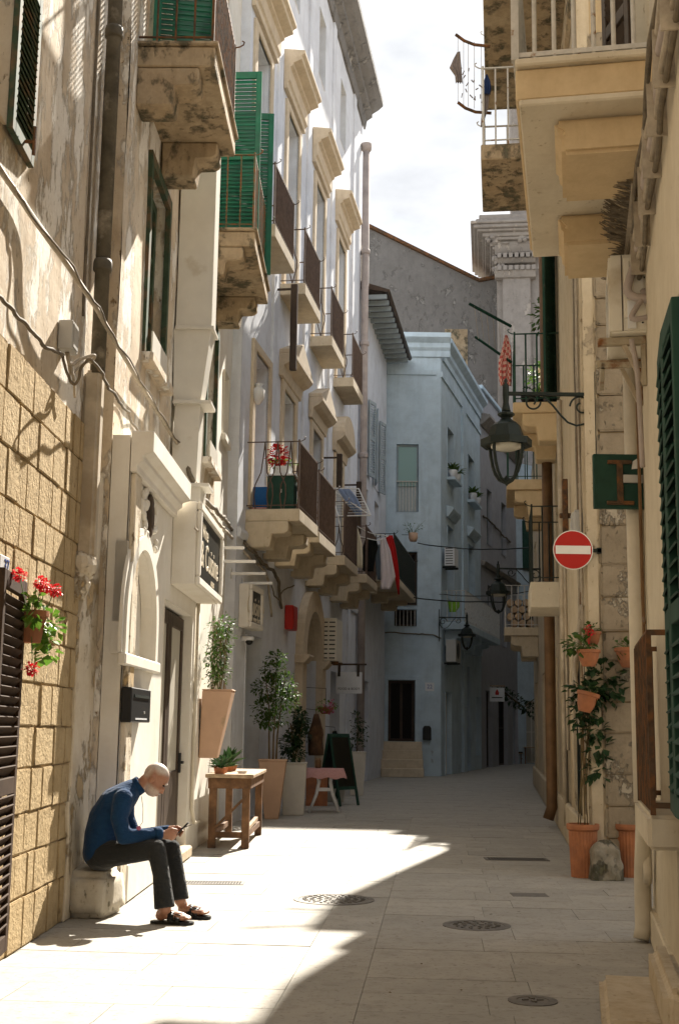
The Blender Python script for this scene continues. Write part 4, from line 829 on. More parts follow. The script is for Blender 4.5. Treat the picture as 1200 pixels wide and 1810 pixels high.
# ------------------------------------------------------------------ church beyond the roofs
FG = Frame((1.0, 60.0), (1, 0))
def gz(px, py): return FG.hit(px, py)
gl = gz(640, 398); gv = gz(846, 499); ge = gz(884, 492)
gw = thing('church_gable', 'tall grey rubble church wall with sloping tiled top behind the houses', 'church wall', FG.M)
MB().prism([(gl[0] - 6, 0), (gl[0] - 6, gl[1] + 2.5), gl, gv, ge, (ge[0], 0)], 0, 1.2, 'y').build('wall', 'gable', gw)
MB().prism([(gl[0] - 6, gl[1] + 2.52), (gl[0] - 6, gl[1] + 2.7), (gl[0], gl[1] + .2), (gv[0], gv[1] + .16), (ge[0], ge[1] + .16), (ge[0], ge[1] + .01), (gv[0], gv[1] + .01), (gl[0], gl[1] + .02)], -.18, 1.4, 'y').build('coping', 'rust', gw)
wa, wb = gz(786, 582), gz(826, 640)
MB().box(wa[0], wb[0], -.05, .4, wb[1] - 1, wa[1]).build('stone_patch', 'slab', gw)
FT = Frame((0, 58.0), (1, -.12))
ct = thing('baroque_church', 'weathered baroque church front with carved cornice and pilasters rising above the alley', 'church', FT.M)
tx0 = FT.hx(880, 700); tx1 = FT.hx(938, 600)
tz = FT.hz(900, 400)
MB().box(tx0, tx0 + 14, 0, 5, 0, tz).build('wall', 'church', ct)
MB().box(tx0 + 1.0, tx0 + 14, .4, 5, tz + .05, tz + 9.5).build('shading_upper_wall', 'church', ct)  # church top raised out of view to shade the street below
def ch(px, py): return FT.hit(px, py)
MB().box(tx0 + .25, tx1, -.35, .02, 0, ch(900, 478)[1]).build('pilaster', 'church', ct, bevel=.05)
for y0, y1, o_ in ((496, 478, .6), (470, 462, .5), (452, 440, .55)):
    zz0, zz1 = ch(910, y0)[1], ch(910, y1)[1]; MB().profile([(0, zz0), (o_ * .8, zz0), (o_, (zz0 + zz1) / 2), (o_ + .1, zz1), (0, zz1)], tx0 - .12, tx1 + .25).build('capital_moulding', 'church', ct, bevel=.02)
dn = MB().box(-.09, .09, -.75, -.5, 0, .22).mesh('dentil'); dn.materials.append(M['church'])
for zz in (ch(910, 464)[1], ch(910, 486)[1], ch(910, 420)[1]):
    for i in range(8): obj('dentil', dn, None, ct, (tx0 + .1 + i * .27, .0, zz))
tri = MB()
for i in range(3): tri.box(tx0 + .65 + i * .32, tx0 + .82 + i * .32, -.48, -.36, ch(910, 452)[1], ch(910, 428)[1])
tri.build('triglyph', 'church', ct, bevel=.02)
zc = ch(900, 420)[1]
zl = zc - 1.0
for e_, h_ in ((.10, .22), (.22, .16), (.34, .22), (.58, .14), (.70, .20), (.95, .12), (1.12, .18), (1.25, .14), (1.0, .16), (.85, .25)):
    MB().box(tx0 - e_, tx0 + 14, -.35 - e_ * .8, 5.2, zl, zl + h_ - .004).build('cornice', 'church', ct, bevel=.035); zl += h_
MB().box(tx0 + .75, tx0 + 14, -.2, 5, zl, zl + 9).build('attic_pier', 'church', ct, bevel=.05)
orn = MB()
for i in range(40): orn.ell((tx0 + random.uniform(-.5, 1.9), -.72 + random.uniform(-.1, .1), zc + random.uniform(-.55, .5)), (random.uniform(.08, .2), .16, random.uniform(.06, .16)))
for i in range(14): orn.ell((tx0 + .05 + .22 * math.cos(i * .7), -.35, zc - 1.55 + .4 * math.sin(i * .45)), (.1, .12, .12))
tag(orn.build('carved_ornament', 'church', ct, smooth=True), kind='stuff')
# ------------------------------------------------------------------ right side, near house (cream, big balcony)
FR = Frame((2.27, 9.2), (-0.19, -1))
R0 = thing('cream_house', 'cream painted house with deep ochre balcony, dark green shutters and doorsteps', 'building', FR.M)
gx0 = FR.hx(1186, 950)
facade(R0, 0, 12, 0, 11.0, [(gx0, gx0 + 1.1, 1.05, 3.45, .25), (1.0, 2.2, 5.42, 7.9, .3), (2.55, 3.5, 0.3, 2.6, .3)], 'wallR0', amp=.006, step=.5)
window(R0, gx0 + .02, gx0 + 1.08, 1.07, 3.43, y=.2, fm='dkgreen', pm='dark'); window(R0, 1.02, 2.18, 5.44, 7.88, fm='brown', pm='paneL', name='balcony_door'); window(R0, 2.57, 3.48, .32, 2.58, fm='brown', pm='dark', name='door')
shutter(R0, gx0 + .02, -.03, 1.05, .54, 2.38, -.03, 'dkgreen', .075, rails=(.4,), tilt=.75); shutter(R0, gx0 + 1.08, -.03, 1.05, .52, 2.38, math.pi + .03, 'dkgreen', .075, rails=(.4,), tilt=-.75)
shutter(R0, .98, -.04, 5.42, .5, 2.45, math.pi + .35, 'brown', .06)
# the deep balcony
bx0, bx1 = .2, 2.58
bz = 5.30
bo = MB().box(bx0, bx1, -.80, .1, bz - .2, bz).build('balcony', 'slabR', R0, bevel=.012)
MB().box(bx0 - .04, bx1 + .04, -.80, .1, bz + .002, bz + .05).box(bx0 - .02, bx1 + .02, -.78, .1, bz - .245, bz - .202).build('balcony_edge', 'wallR0', bo, bevel=.01)
for c in (.62, 2.05):
    MB().prism([(.0, bz - .47), (.0, bz - .247), (-.58, bz - .247), (-.58, bz - .30), (-.54, bz - .34), (-.54, bz - .47)], c - .36, c + .36, 'x').build('corbel', 'slabR', bo, bevel=.025, seg=2)
rl = MB(); zt = bz + .052
for zz, w_ in ((zt + 1.0, .04), (zt + .03, .03)):
    rl.bar((bx0, .05, zz), (bx0, -.80, zz), .03, w_).bar((bx0, -.80, zz), (bx1, -.80, zz), .03, w_).bar((bx1, -.80, zz), (bx1, .05, zz), .03, w_)
for a in (bx0, bx1): rl.bar((a, -.80, zt), (a, -.80, zt + 1.05), .045)
rl.build('railing', 'railW', bo)
bm_ = MB().tube([(0, 0, 0), (0, 0, .99)], .014, 8).mesh('baluster'); bm_.materials.append(M['railW'])
for i in range(1, 21): obj('baluster', bm_, None, bo, (bx0 + (bx1 - bx0) * i / 21, -.80, zt))
for a in (bx0, bx1):
    for i in range(1, 7): obj('baluster', bm_, None, bo, (a, -.80 + .8 * i / 7, zt))
# window cage on its sill
cx0, cz0 = FR.hit(1141, 1425, .24)
cx0 = 1.22; c1x = 2.62; CO = .13; cz0, cz1 = 1.04, 1.97
si = MB().box(cx0 - .08, c1x, -CO - .03, .02, cz0 - .2, cz0 - .02).build('window_sill', 'wallR0', R0, bevel=.02, seg=2)
cg = MB()
for zz in (cz0 + .03, cz1): cg.bar((cx0, .0, zz), (cx0, -CO, zz), .02, .03).bar((cx0, -CO, zz), (c1x, -CO, zz), .02, .03)
cg.bar((c1x, 0, cz1), (c1x, -CO, cz1), .02, .03).bar((c1x, 0, cz0 + .03), (c1x, -CO, cz0 + .03), .02, .03).bar((c1x, -CO, cz0 - .02), (c1x, -CO, cz1), .028)
cg.bar((cx0, -CO, cz0 - .02), (cx0, -CO, cz1), .028).build('window_railing', 'rust', R0)
bm_ = MB().bar((0, 0, cz0), (0, 0, cz1), .014, .03).mesh('baluster'); bm_.materials.append(M['rust'])
for i in range(1, 18): obj('baluster', bm_, None, R0, (cx0 + (c1x - cx0) * i / 18, -CO, 0))
for i in range(1, 3): obj('baluster', bm_, None, R0, (cx0, -CO * (1 - i / 3), 0))
# pipes at the corner
MB().tube([(.10, -.07, 4.15), (.10, -.07, 1.9), (.10, -.07, .95)], .055, 12).tube([(.11, -.02, 4.1), (.11, -.02, .8)], .02, 8).build('drainpipe', 'pipeW', R0, smooth=True)
MB().tube([(.27, -.03, 4.9), (.27, -.03, 2.4), (.32, -.03, 2.25), (.45, -.03, 2.2)], .012, 6).tube([(.31, -.03, 4.6), (.31, -.03, 2.0)], .012, 6).build('conduit', 'pipeB', R0)
MB().tube([(.5, -.08, .86), (.42, -.08, .72), (.2, -.08, .45), (.15, -.08, .1), (.17, -.10, .02)], [.05, .055, .06, .06, .055], 12).tube([(.36, -.06, .72), (.34, -.05, .5), (.3, -.05, .42)], .03, 8).build('bent_pipe', 'pipeW', R0, smooth=True)
MB().box(-.01, 12, -.035, .02, .004, .22).build('plinth', 'wallR0', R0, bevel=.01)
# doorsteps
p1 = FR.loc(G(1060, 1722, .15)); p2 = FR.loc(G(1086, 1785, .15))
MB().box(p1.x, p1.x + 1.15, -.42, -.04, .004, .155).build('doorstep', 'step', R0, bevel=.035, seg=3, rough=.006)
q = FR.loc(G(1156, 1668, .36))
MB().box(q.x, q.x + 1.2, -.17, -.042, .157, .36).build('doorstep', 'step', R0, bevel=.04, seg=3, rough=.006)
# conduits, cables and bird spikes under the balcony
cb = thing('conduit_bundle', 'bundle of grey conduits and loose cables running under the ochre balcony', 'conduit', FR.M)
for k, (zz, o_, r, mt) in enumerate(((4.72, .06, .026, 'cableL'), (4.64, .05, .03, 'pipeG'), (4.56, .05, .02, 'cableL'), (4.49, .04, .016, 'cable'), (4.77, .09, .016, 'cable'))):
    MB().tube([(.1 + .1 * k + i * .45, -o_ + .012 * math.sin(i * 2 + k), zz - .0 + .02 * math.sin(i * 1.7 + k * 2)) for i in range(12)], r, 6).build('conduit', mt, cb, smooth=True)
for i in range(9): MB().box(.3 + i * .5, .312 + i * .5, -.10, -.0, 4.46, 4.76).build('clip', 'cableL', cb)
sp = thing('bird_spikes', 'strip of thin bird spikes along the conduits under the ochre balcony', 'bird spikes', FR.at(0, .10, 4.80))
MB().box(.15, 2.0, -.02, .02, -.012, 0).build('strip', 'cableL', sp)
sm = MB()
for i in range(330):
    x = random.uniform(.15, 2.0); a = random.choice((-.9, -.5, -.1, .3)) + random.uniform(-.15, .15); l = random.uniform(.13, .2)
    sm.bar((x, 0, 0), (x + random.uniform(-.05, .05), -l * math.cos(a * .8), l * (.35 + .5 * math.sin(a + .6))), .005)
tag(sm.build('spikes', 'cable', sp), kind='stuff')

# ------------------------------------------------------------------ right side beyond the side alley
F2R = Frame((2.6 + .13 * 8.95, 22.0), (-0.13, -1)); kr = math.hypot(.13, 1)
def rx(d): return (22 - d) * kr
RX1 = rx(13.05)
R2 = thing('yellow_house', 'old yellowed plaster house with bare stone end wall and dark green balcony', 'building', F2R.M)
gnx = F2R.hx(986, 650); gnx = rx(17.7); gfx = rx(19.4)
MB().box(rx(20.1), RX1 - .06, .0, 4.95, 10.0, 11.5).build('shadow_attic', 'wallR', R2)  # unseen roof block, shaped to step the shadow edge on the paving
facade(R2, 0, RX1, 0, 10.0, [(rx(15.3), rx(13.9), 0, 2.5, .1), (rx(19.1), rx(18.1), 6.25, 8.7, .2), (rx(19.2), rx(17.9), 3.6, 5.6, .2), (rx(17.2), rx(16.0), 0, 2.6, .25), (rx(21), rx(20), 0, 2.6, .25), (rx(15.3), rx(14.4), 8.5, 9.9, .25)], 'wallR', back=5, amp=.012, step=.5)
window(R2, rx(15.3) + .02, rx(13.9) - .02, .02, 2.48, y=.06, fm='iron', pm='dark', name='door', mull=1, bars=0); window(R2, rx(19.1) + .02, rx(18.1) - .02, 6.27, 8.68, y=.15, fm='dkgreen', name='balcony_door'); window(R2, rx(19.2) + .02, rx(17.9) - .02, 3.62, 5.58, y=.15, fm='dkgreen', name='balcony_door'); window(R2, rx(17.2) + .02, rx(16.0) - .02, .02, 2.58, fm='brown', pm='dark', name='door'); window(R2, rx(21) + .02, rx(20) - .02, .02, 2.58, fm='brown', pm='dark', name='door'); window(R2, rx(15.3) + .02, rx(14.4) - .02, 8.52, 9.88, fm='brown', name='balcony_door')
shutter(R2, rx(18.1), -.04, 6.25, .55, 2.45, -.33, 'dkgreen', .07); shutter(R2, rx(19.1), -.04, 6.25, .5, 2.45, math.pi + .3, 'dkgreen', .07)
bgn = balcony(R2, gfx, gnx, 6.2, .68, th=.16, mat='slabR', rail='dkgreen', h=1.05, gap=.16, endgap=.17, corb=(gfx + .2, gnx - .2), cz=.42, cd_=.36, rr=.014, fascia=False)
balcony(R2, rx(18.8), rx(17.35), 3.5, .47, th=.36, mat='wallR0', rail='iron', h=1.08, gap=.13, corb=(), fascia=False)
balcony(R2, rx(15.45), rx(13.9), 8.4, 1.08, th=.2, mat='slab', rail='railW', h=1.0, gap=.14, corb=(), fascia=False)
balcony(R2, rx(17.5), rx(14.4), 10.95, 1.05, th=.22, mat='slab', rail='railW', h=1.0, gap=.2, corb=(), fascia=False)
MB().tube([(rx(19.3), -.14, 9.7), (rx(19.3), -.14, .3), (rx(19.3), -.2, .12)], .085, 12).build('drainpipe', 'pipeB', R2, smooth=True)
MB().tube([(rx(16.9), -.05, 6.0), (rx(16.9), -.05, .2)], .035, 8).tube([(rx(17.3), -.05, 6.0), (rx(17.3), -.05, .8)], .025, 8).tube([(rx(16.1), -.05, 4.2), (rx(16.1), -.05, 1.2)], .02, 8).build('conduit', 'pipeL', R2, smooth=True)
MB().box(rx(15.6), rx(15.5), -.10, -.03, 3.8, 4.6).box(rx(15.58), rx(15.52), -.14, .02, 4.1, 4.16).build('iron_anchor', 'rust', R2, bevel=.01)
MB().box(0, RX1 + .02, -.06, .02, .004, .5).build('plinth', 'wallR', R2, bevel=.02)
MB().profile([(0, 9.75), (.05, 9.8), (.06, 9.95), (0, 9.98)], 0, RX1).build('eaves', 'slab', R2)
# bare stone end wall: every block its own piece
MB().box(RX1 - .05, RX1 + .008, .14, 2.4, 0, 9.95).build('mortar_bed', 'mortar', R2)
MB().box(RX1 - .05, RX1 + .05, -.012, .16, 0, 9.95).build('corner_plaster', 'wallR', R2, bevel=.03, seg=2)
blr = []
for k in range(5):
    b_ = MB().box(-.5, .5, -.5, .5, -.5, .5).mesh('stone_block', bevel=0.05, seg=2); bm = bmesh.new(); bm.from_mesh(b_)
    for v in bm.verts: v.co += noise.noise_vector(v.co * 2.3 + Vector((k * 7, 3, 0))) * 0.045
    bm.to_mesh(b_); bm.free(); b_.materials.append(M['stoneR']); blr.append(b_)
z = 0.0
while z < 9:
    h = random.uniform(.30, .42); y = .15
    while y < 1.5:
        w_ = random.uniform(.32, .62); pr = random.uniform(.012, .035)
        obj('stone_block', random.choice(blr), None, R2, (RX1 - .04 + pr, y + w_ / 2, z + h / 2), (0, 0, random.uniform(-.01, .01)), (.13, w_ - .012, h - .012)); y += w_
    z += h
# cable mess on the corner
cb = thing('wall_cables', 'tangle of old cables and thin pipes hanging down the corner of the yellowed house', 'cables', F2R.M)
for k in range(9):
    x0 = RX1 - .06 - .075 * k + random.uniform(-.02, .02); z1 = random.uniform(7.5, 9.5); z0 = random.choice((.6, 2.2, 2.4, 2.9, 3.3))
    pts = [(x0 + .025 * noise.noise(Vector((zz * .8, k * 4, 1))) * 2, -.03 - .02 * abs(noise.noise(Vector((zz, k, 5)))), z1 + (z0 - z1) * i / 24) for i in range(25) for zz in (z1 + (z0 - z1) * i / 24,)]
    MB().tube(pts, random.choice((.009, .012, .016, .02)), 6).build('cable', random.choice(('cable', 'cableL', 'pipeB', 'cable')), cb, smooth=True)
MB().tube([(RX1 - .1, -.04, 2.75), (RX1 - .5, -.08, 2.2), (RX1 - 1.3, -.07, 1.9), (RX1 - 2.4, -.05, 1.75)], .03, 6).tube([(RX1 - .1, -.05, 2.6), (RX1 - .45, -.1, 2.15), (RX1 - .5, -.05, 1.3)], .018, 6).build('cable', 'cableL', cb, smooth=True)

F2B = Frame((2.6 + .13 * 20.95, 34.0), (-0.13, -1))
def rb(d): return (34 - d) * kr
R2b = thing('log_balcony_house', 'plastered house with firewood stacked on its low balcony past the brown pipe', 'building', F2B.M)
facade(R2b, 0, rb(22.02), 0, 8.5, [(rb(24.6), rb(23.6), 6.4, 8.3, .2), (rb(31.4), rb(30.2), 3.9, 6.0, .2), (rb(26.5), rb(25.2), 0, 2.6, .25), (rb(32), rb(30.6), 0, 2.6, .25)], 'wallR', back=5, amp=.012)
window(R2b, rb(24.6) + .02, rb(23.6) - .02, 6.42, 8.28, fm='dkgreen', name='balcony_door'); window(R2b, rb(31.4) + .02, rb(30.2) - .02, 3.92, 5.98, fm='dkgreen', name='balcony_door'); window(R2b, rb(26.5) + .02, rb(25.2) - .02, .02, 2.58, fm='brown', pm='dark', name='door'); window(R2b, rb(32) + .02, rb(30.6) - .02, .02, 2.58, fm='brown', pm='dark', name='door')
balcony(R2b, rb(25.2), rb(23.2), 6.15, .75, th=.2, mat='slabR', rail='dkgreen', h=1.0, gap=.16, cz=.5, fascia=False)
lb = balcony(R2b, rb(31.8), rb(29.6), 3.85, .80, th=.2, mat='slabC', rail='railW', h=1.0, gap=.16, cz=.5, endgap=.14, fascia=False)
lg = MB().lathe([(.085, -.3), (.09, 0), (.085, .3)], 10, T=Matrix.Rotation(math.pi / 2, 4, 'Y')).mesh('log'); lg.materials.append(M['woodtop'])
for i in range(12):
    tag(obj('log', lg, None, None), 'cut log end in the firewood pile on the low balcony', 'log', 'firewood logs on the low balcony').matrix_world = F2B.at(rb(29.95), .18 + .19 * (i % 3) + (.09 if (i // 3) % 2 else 0), 3.95 + .165 * (i // 3))
MB().box(0, rb(22.02), -.06, .02, .004, .5).build('plinth', 'wallR', R2b, bevel=.02)
MB().box(rb(24.8), rb(23.1), .0, 4.9, 8.5, 12.5).build('shadow_attic', 'wallR', R2b)  # unseen block added to cast one step of the sunlit patch's edge
MB().box(rb(28.4), rb(27.9), .05, .5, 8.5, 9.6).box(rb(28.45), rb(27.85), .0, .55, 9.6, 9.72).build('shadow_chimney', 'wallR', R2b, bevel=.02)  # both chimneys added out of view to make the roof's shadow jagged
MB().box(rb(22.9), rb(22.6), .05, .45, 8.5, 9.3).build('shadow_chimney', 'wallR', R2b, bevel=.02)
F3R = Frame((5.6 + .33 * 22, 56.0), (-0.33, -1))
R3 = thing('far_right_house', 'plain plastered house on the right of the bending street, mostly hidden', 'building', F3R.M)
facade(R3, 0, 23, 0, 15, [(2, 3, 5, 7, .3), (6, 7.2, 0, 2.7, .3), (10, 11, 5, 7, .3)], 'wallR', amp=.01)  # hidden height shaped so its shadow cuts across the sunlit street
window(R3, 2.02, 2.98, 5.02, 6.98, fm='dkgreen'); window(R3, 6.02, 7.18, .02, 2.68, fm='brown', name='door'); window(R3, 10.02, 10.98, 5.02, 6.98, fm='dkgreen')

# ------------------------------------------------------------------ street lamps
def lamp(name, M4, L_, label):
    """bracket along +x from the wall at x=0; lantern hangs at the end"""
    t = thing(name, label, 'street lamp', M4, 'iron bracket lanterns along the alley')
    MB().box(-.012, .012, -.03, .03, -.75, .25).build('wall_plate', 'iron', t, bevel=.004)
    br = MB().bar((0, 0, 0), (L_ + .03, 0, 0), .045, .035)
    def spiral(cx, cz, r0, turns, start, sgn):
        return [(cx + r0 * (1 - .72 * i / 26) * math.cos(start + sgn * turns * 2 * math.pi * i / 26), 0, cz + r0 * (1 - .72 * i / 26) * math.sin(start + sgn * turns * 2 * math.pi * i / 26)) for i in range(27)]
    br.tube([(L_ * .58, 0, -.02), (L_ * .47, 0, -.12), (L_ * .38, 0, -.23), (L_ * .3, 0, -.31), (L_ * .2, 0, -.345), (L_ * .1, 0, -.32), (L_ * .03, 0, -.24), (.02, 0, -.15)], .012, 6)
    br.tube(spiral(L_ * .14, -.13, .125, 1.2, 0, 1), .011, 6).tube(spiral(L_ * .70, -.09, .09, 1.15, math.pi, 1), .011, 6)
    br.build('bracket', 'iron', t)
    x = L_
    MB().lathe([(.008, .17), (.022, .14), (.014, .12), (.034, .09), (.036, -.02), (.03, -.1), (.045, -.17), (.05, -.2)], 12, (x, 0, 0)).build('hanger', 'iron', t, smooth=True)
    MB().lathe([(.04, -.2), (.095, -.225), (.09, -.245), (.05, -.27), (.075, -.30), (.13, -.335), (.155, -.36), (.20, -.50), (.275, -.51), (.275, -.585), (.23, -.585), (.2, -.56)], 8, (x, 0, 0), None).build('hood', 'iron', t)
    MB().lathe([(.17, -.56), (.165, -.60), (.10, -.625), (.001, -.63)], 16, (x, 0, 0)).build('lamp_bowl', 'lampglass', t, smooth=True)
    fr = MB()
    for k in range(4):
        a = math.pi / 4 + k * math.pi / 2; c, s_ = math.cos(a), math.sin(a)
        fr.tube([(x + r * c, s_ * r, zz) for r, zz in ((.215, -.58), (.21, -.66), (.185, -.78), (.15, -.87), (.10, -.94), (.03, -.975))], .018, 6)
    fr.lathe([(.001, -1.02), (.03, -.985), (.045, -.96), (.03, -.93), (.001, -.90)], 8, (x, 0, 0)).build('cage', 'iron', t)
    return t
pl = atY(1049, 697, 13.0); en = atY(894, 697, 13.0)
lamp('street_lamp', Matrix.Translation((pl.x, 13.02, pl.z)) @ Matrix.Rotation(math.pi, 4, 'Z'), pl.x - en.x, 'large black iron lantern on a scrolled bracket at the corner by the round road sign')
pl = atY(952, 1006, 27.5); en = atY(880, 1006, 27.5)
lamp('street_lamp', Matrix.Translation((pl.x + .05, 27.5, pl.z)) @ Matrix.Rotation(math.pi, 4, 'Z'), pl.x - en.x + .05, 'black iron lantern on a scrolled bracket near the firewood balcony')
pl = atY(776, 1091, 38.85); en = atY(825, 1091, 38.85)
lamp('street_lamp', Matrix.Translation((pl.x, 38.9, pl.z)), en.x - pl.x, 'small black iron lantern on the corner of the blue-white house')

# ------------------------------------------------------------------ signs and boxes on the right
c = atY(1012, 972, 12.92)
t_ = thing('no_entry_sign', 'round red no entry sign with white bar mounted on the corner', 'road sign', Matrix.Translation(c)); r = 35.5 * 12.92 / F
Ty = Matrix.Rotation(math.pi / 2, 4, 'X')
MB().lathe([(r, -.008), (r, .0), (r * .965, .002)], 40, T=Ty).build('disc', 'signwhite', t_)
MB().lathe([(r * .955, .0025), (r * .955, .004), (.001, .0045)], 40, T=Ty).build('red_face', 'red', t_)
MB().box(-r * .88, r * .88, -.009, -.0055, -r * .21, r * .21).build('white_bar', 'signwhite', t_)
MB().box(-.02, .30, .012, .03, -.02, .02).box(.26, .30, .012, .16, -.03, .03).build('bracket', 'iron', t_)
a, b = atY(1047, 803, 9.02), atY(1140, 900, 9.02)
t_ = thing('hanging_sign', 'square dark green projecting sign seen from behind with rusty bracket', 'sign', Matrix.Translation(((a.x + b.x) / 2, 9.02, (a.z + b.z) / 2))); w_, h_ = (b.x - a.x) / 2, (a.z - b.z) / 2
MB().box(-w_, w_, -.02, .03, -h_, h_).build('board', 'dkgreen', t_, bevel=.004)
MB().box(-.022, .022, -.045, -.021, -h_ * .82, h_ * .72).box(-.09, .09, -.04, -.021, h_ * .62, h_ * .76).box(-.10, .10, -.04, -.021, -h_ * .88, -h_ * .74).build('bracket', 'rust', t_, bevel=.003)
MB().box(.022, w_ + .12, -.045, -.0215, -.015, .045).build('arm', 'box', t_, bevel=.003)
MB().prism([(.09, .09), (.17, .10), (.16, .14), (.13, .17), (.10, .15)], -.024, -.021, 'y').build('peeled_patch', 'signwhite', t_)
x, z_ = F2R.onx(1117, 985, RX1 + .03); x2, z2 = F2R.onx(1150, 927, RX1 + .03)
t_ = thing('street_tile', 'white enamel street tile with blue border on the bare stone wall', 'plate', F2R.M @ Matrix.Translation((RX1 + .035, -x, z_)) @ Matrix.Rotation(math.pi / 2, 4, 'Z')); w_, h_ = x - x2, z2 - z_
MB().box(0, w_, -.014, -.002, 0, h_).build('tile', 'enamel', t_, bevel=.004); e = .02
MB().box(e, w_ - e, -.0165, -.0145, e, e + .008).box(e, w_ - e, -.0165, -.0145, h_ - e - .008, h_ - e).box(e, e + .008, -.0165, -.0145, e + .008, h_ - e - .008).box(w_ - e - .008, w_ - e, -.0165, -.0145, e + .008, h_ - e - .008).build('border', 'blue', t_)
lettering('9', .15, 'ink', t_, w_ * .62, -.016, h_ * .3, depth=.002)
x, z_ = F2R.hit(1037, 880, .08)
t_ = thing('meter_box', 'small grey plastic meter box among the cables behind the green sign', 'meter box', F2R.at(RX1 - .28, .0, z_)); MB().box(-.16, .16, -.12, -.004, -.2, .2).build('body', 'box', t_, bevel=.03, seg=3); MB().box(-.1, .1, -.128, -.1205, -.12, .1).build('cover', 'box', t_, bevel=.01)
x, z_ = FR.hit(1186, 600, .1)

# air conditioner on its rusty brackets
M['rustcream'] = simple('cream paint over rust', (.42, .36, .26), .7, var=.2, scale=7, c2=(.20, .085, .03), lo=.5, hi=.6)
ax = FR.loc(atY(1180, 540, 8.35)).x
az0, az1 = FR.hz(1150, 603, .2), FR.hz(1150, 462, .2)
t_ = thing('air_conditioner', 'yellowed outdoor air conditioner on rusty brackets under the ochre balcony', 'air conditioner', FR.at(.55, 0, 0)); az0 = atY(1110, 600, 8.3).z; az1 = atY(1110, 464, 8.3).z
o0 = FR.onx(1076, 540, 1.12)[0]; o1 = FR.onx(1150, 540, 1.12)[0]
MB().box(-.25, .55, -o0, -o1, az0, az1).build('casing', 'acbody', t_, bevel=.015, seg=2)
xe = .552
MB().box(xe, xe + .012, -o0 + .10, -o1 - .02, az0 + .10, az1 - .03).build('side_panel', 'acbody', t_, bevel=.004)
MB().box(xe + .013, xe + .02, -o0 + .12, -o1 - .1, az0 + .02, az0 + .22).build('label_plate', 'enamel', t_, bevel=.003); MB().box(xe + .013, xe + .02, -o0 + .14, -o1 - .14, az1 - .1, az1 - .06).build('grille_slot', 'brown', t_); MB().box(xe + .013, xe + .018, -o0 + .12, -o1 - .13, az0 + .26, az0 + .27).build('seam', 'brown', t_); MB().box(xe + .0135, xe + .021, -o1 - .11, -o1 - .05, az0 + .27, az0 + .42).build('barcode_label', 'signwhite', t_); MB().box(xe + .0, xe + .004, -o0 + .085, -o0 + .092, az0 + .01, az1 - .01).build('seam', 'brown', t_)
for yy, zz in ((.13, .05), (.13, .4), (.22, .06), (.24, .38)): MB().ell((xe + .014, -o0 + yy, az0 + zz), (.006, .007, .007), None, 8, 6).build('screw', 'black', t_)
fan = MB(); cyc = (.15, -o0 - .002, (az0 + az1) / 2)
for rr in (.06, .11, .16, .2): fan.tube([(cyc[0] + rr * math.cos(a * .4), cyc[1], cyc[2] + rr * math.sin(a * .4)) for a in range(17)], .005, 4)
fan.build('fan_grille', 'box', t_)
for k, dx in enumerate((.42, -.12)):
    MB().box(dx, dx + .05, -o0 - .08, .0, az0 - .06, az0 - .004).box(dx, dx + .05, -.035, 0, az0 - .35, az0 - .061).build('bracket', 'rustcream', t_, bevel=.004)
    MB().bar((dx + .025, -o0 * .6, az0 - .06), (dx + .025, -.02, az0 - .34), .03).build('brace', 'pipeL', t_)
MB().box(-.2, .4, -o0 - .06, -o0 - .03, az0 - .2, az0 - .16).box(.36, .4, -o0 - .06, -.01, az0 - .2, az0 - .162).build('lower_rail', 'rustcream', t_, bevel=.003)
MB().hose([(xe, -o1 - .05, az0 + .28), (xe + .08, -o1 + .0, az0 + .2), (xe + .1, -.12, az0 + .25), (xe + .06, -.06, az0 + .5), (xe, -.05, 4.9)], .03, 8).hose([(xe, -o1 - .03, az0 + .2), (xe + .12, -o1 + .02, az0 + .08), (xe + .14, -.1, az0 + .05), (xe + .1, -.03, az0 + .2)], .02, 8).hose([(xe, -.1, az0 - .05), (xe - .1, -.06, az0 - .3), (xe - .2, -.04, az0 - .9)], .018, 8).build('hose', 'pipeG', t_, smooth=True)
# ------------------------------------------------------------------ plants
def bush(mb, c, r, n, size, clump=0.35, w=0.6, seed=0, shell=0.35):
    c = Vector(c); k = 0
    while k < n:
        d = Vector((random.gauss(0, 1), random.gauss(0, 1), random.gauss(0, 1))).normalized(); rr = shell + (1 - shell) * random.random() ** .6
        p = Vector((d.x * r[0], d.y * r[1], d.z * r[2])) * rr
        if noise.noise((c + p) * (1.1 / max(r)) * 2.3 + Vector((seed, 0, 0))) < -clump * .5 + .02: 
            if random.random() < .8: k += .15; continue
        mb.leaf(c + p, d + Vector((random.uniform(-.7, .7), random.uniform(-.7, .7), random.uniform(-.6, .4))), size * random.uniform(.6, 1.25), w); k += 1
    return mb
def stems(mb, base, tips, r=.006):
    for t in tips:
        b = Vector(base) + Vector((random.uniform(-.04, .04), random.uniform(-.04, .04), 0)); t = Vector(t); m_ = b.lerp(t, .5) + Vector((random.uniform(-.05, .05), random.uniform(-.05, .05), .03))
        mb.tube([b, b.lerp(m_, .5) + Vector((.01, 0, 0)), m_, t], [r, r * .9, r * .7, r * .4], 5)
    return mb
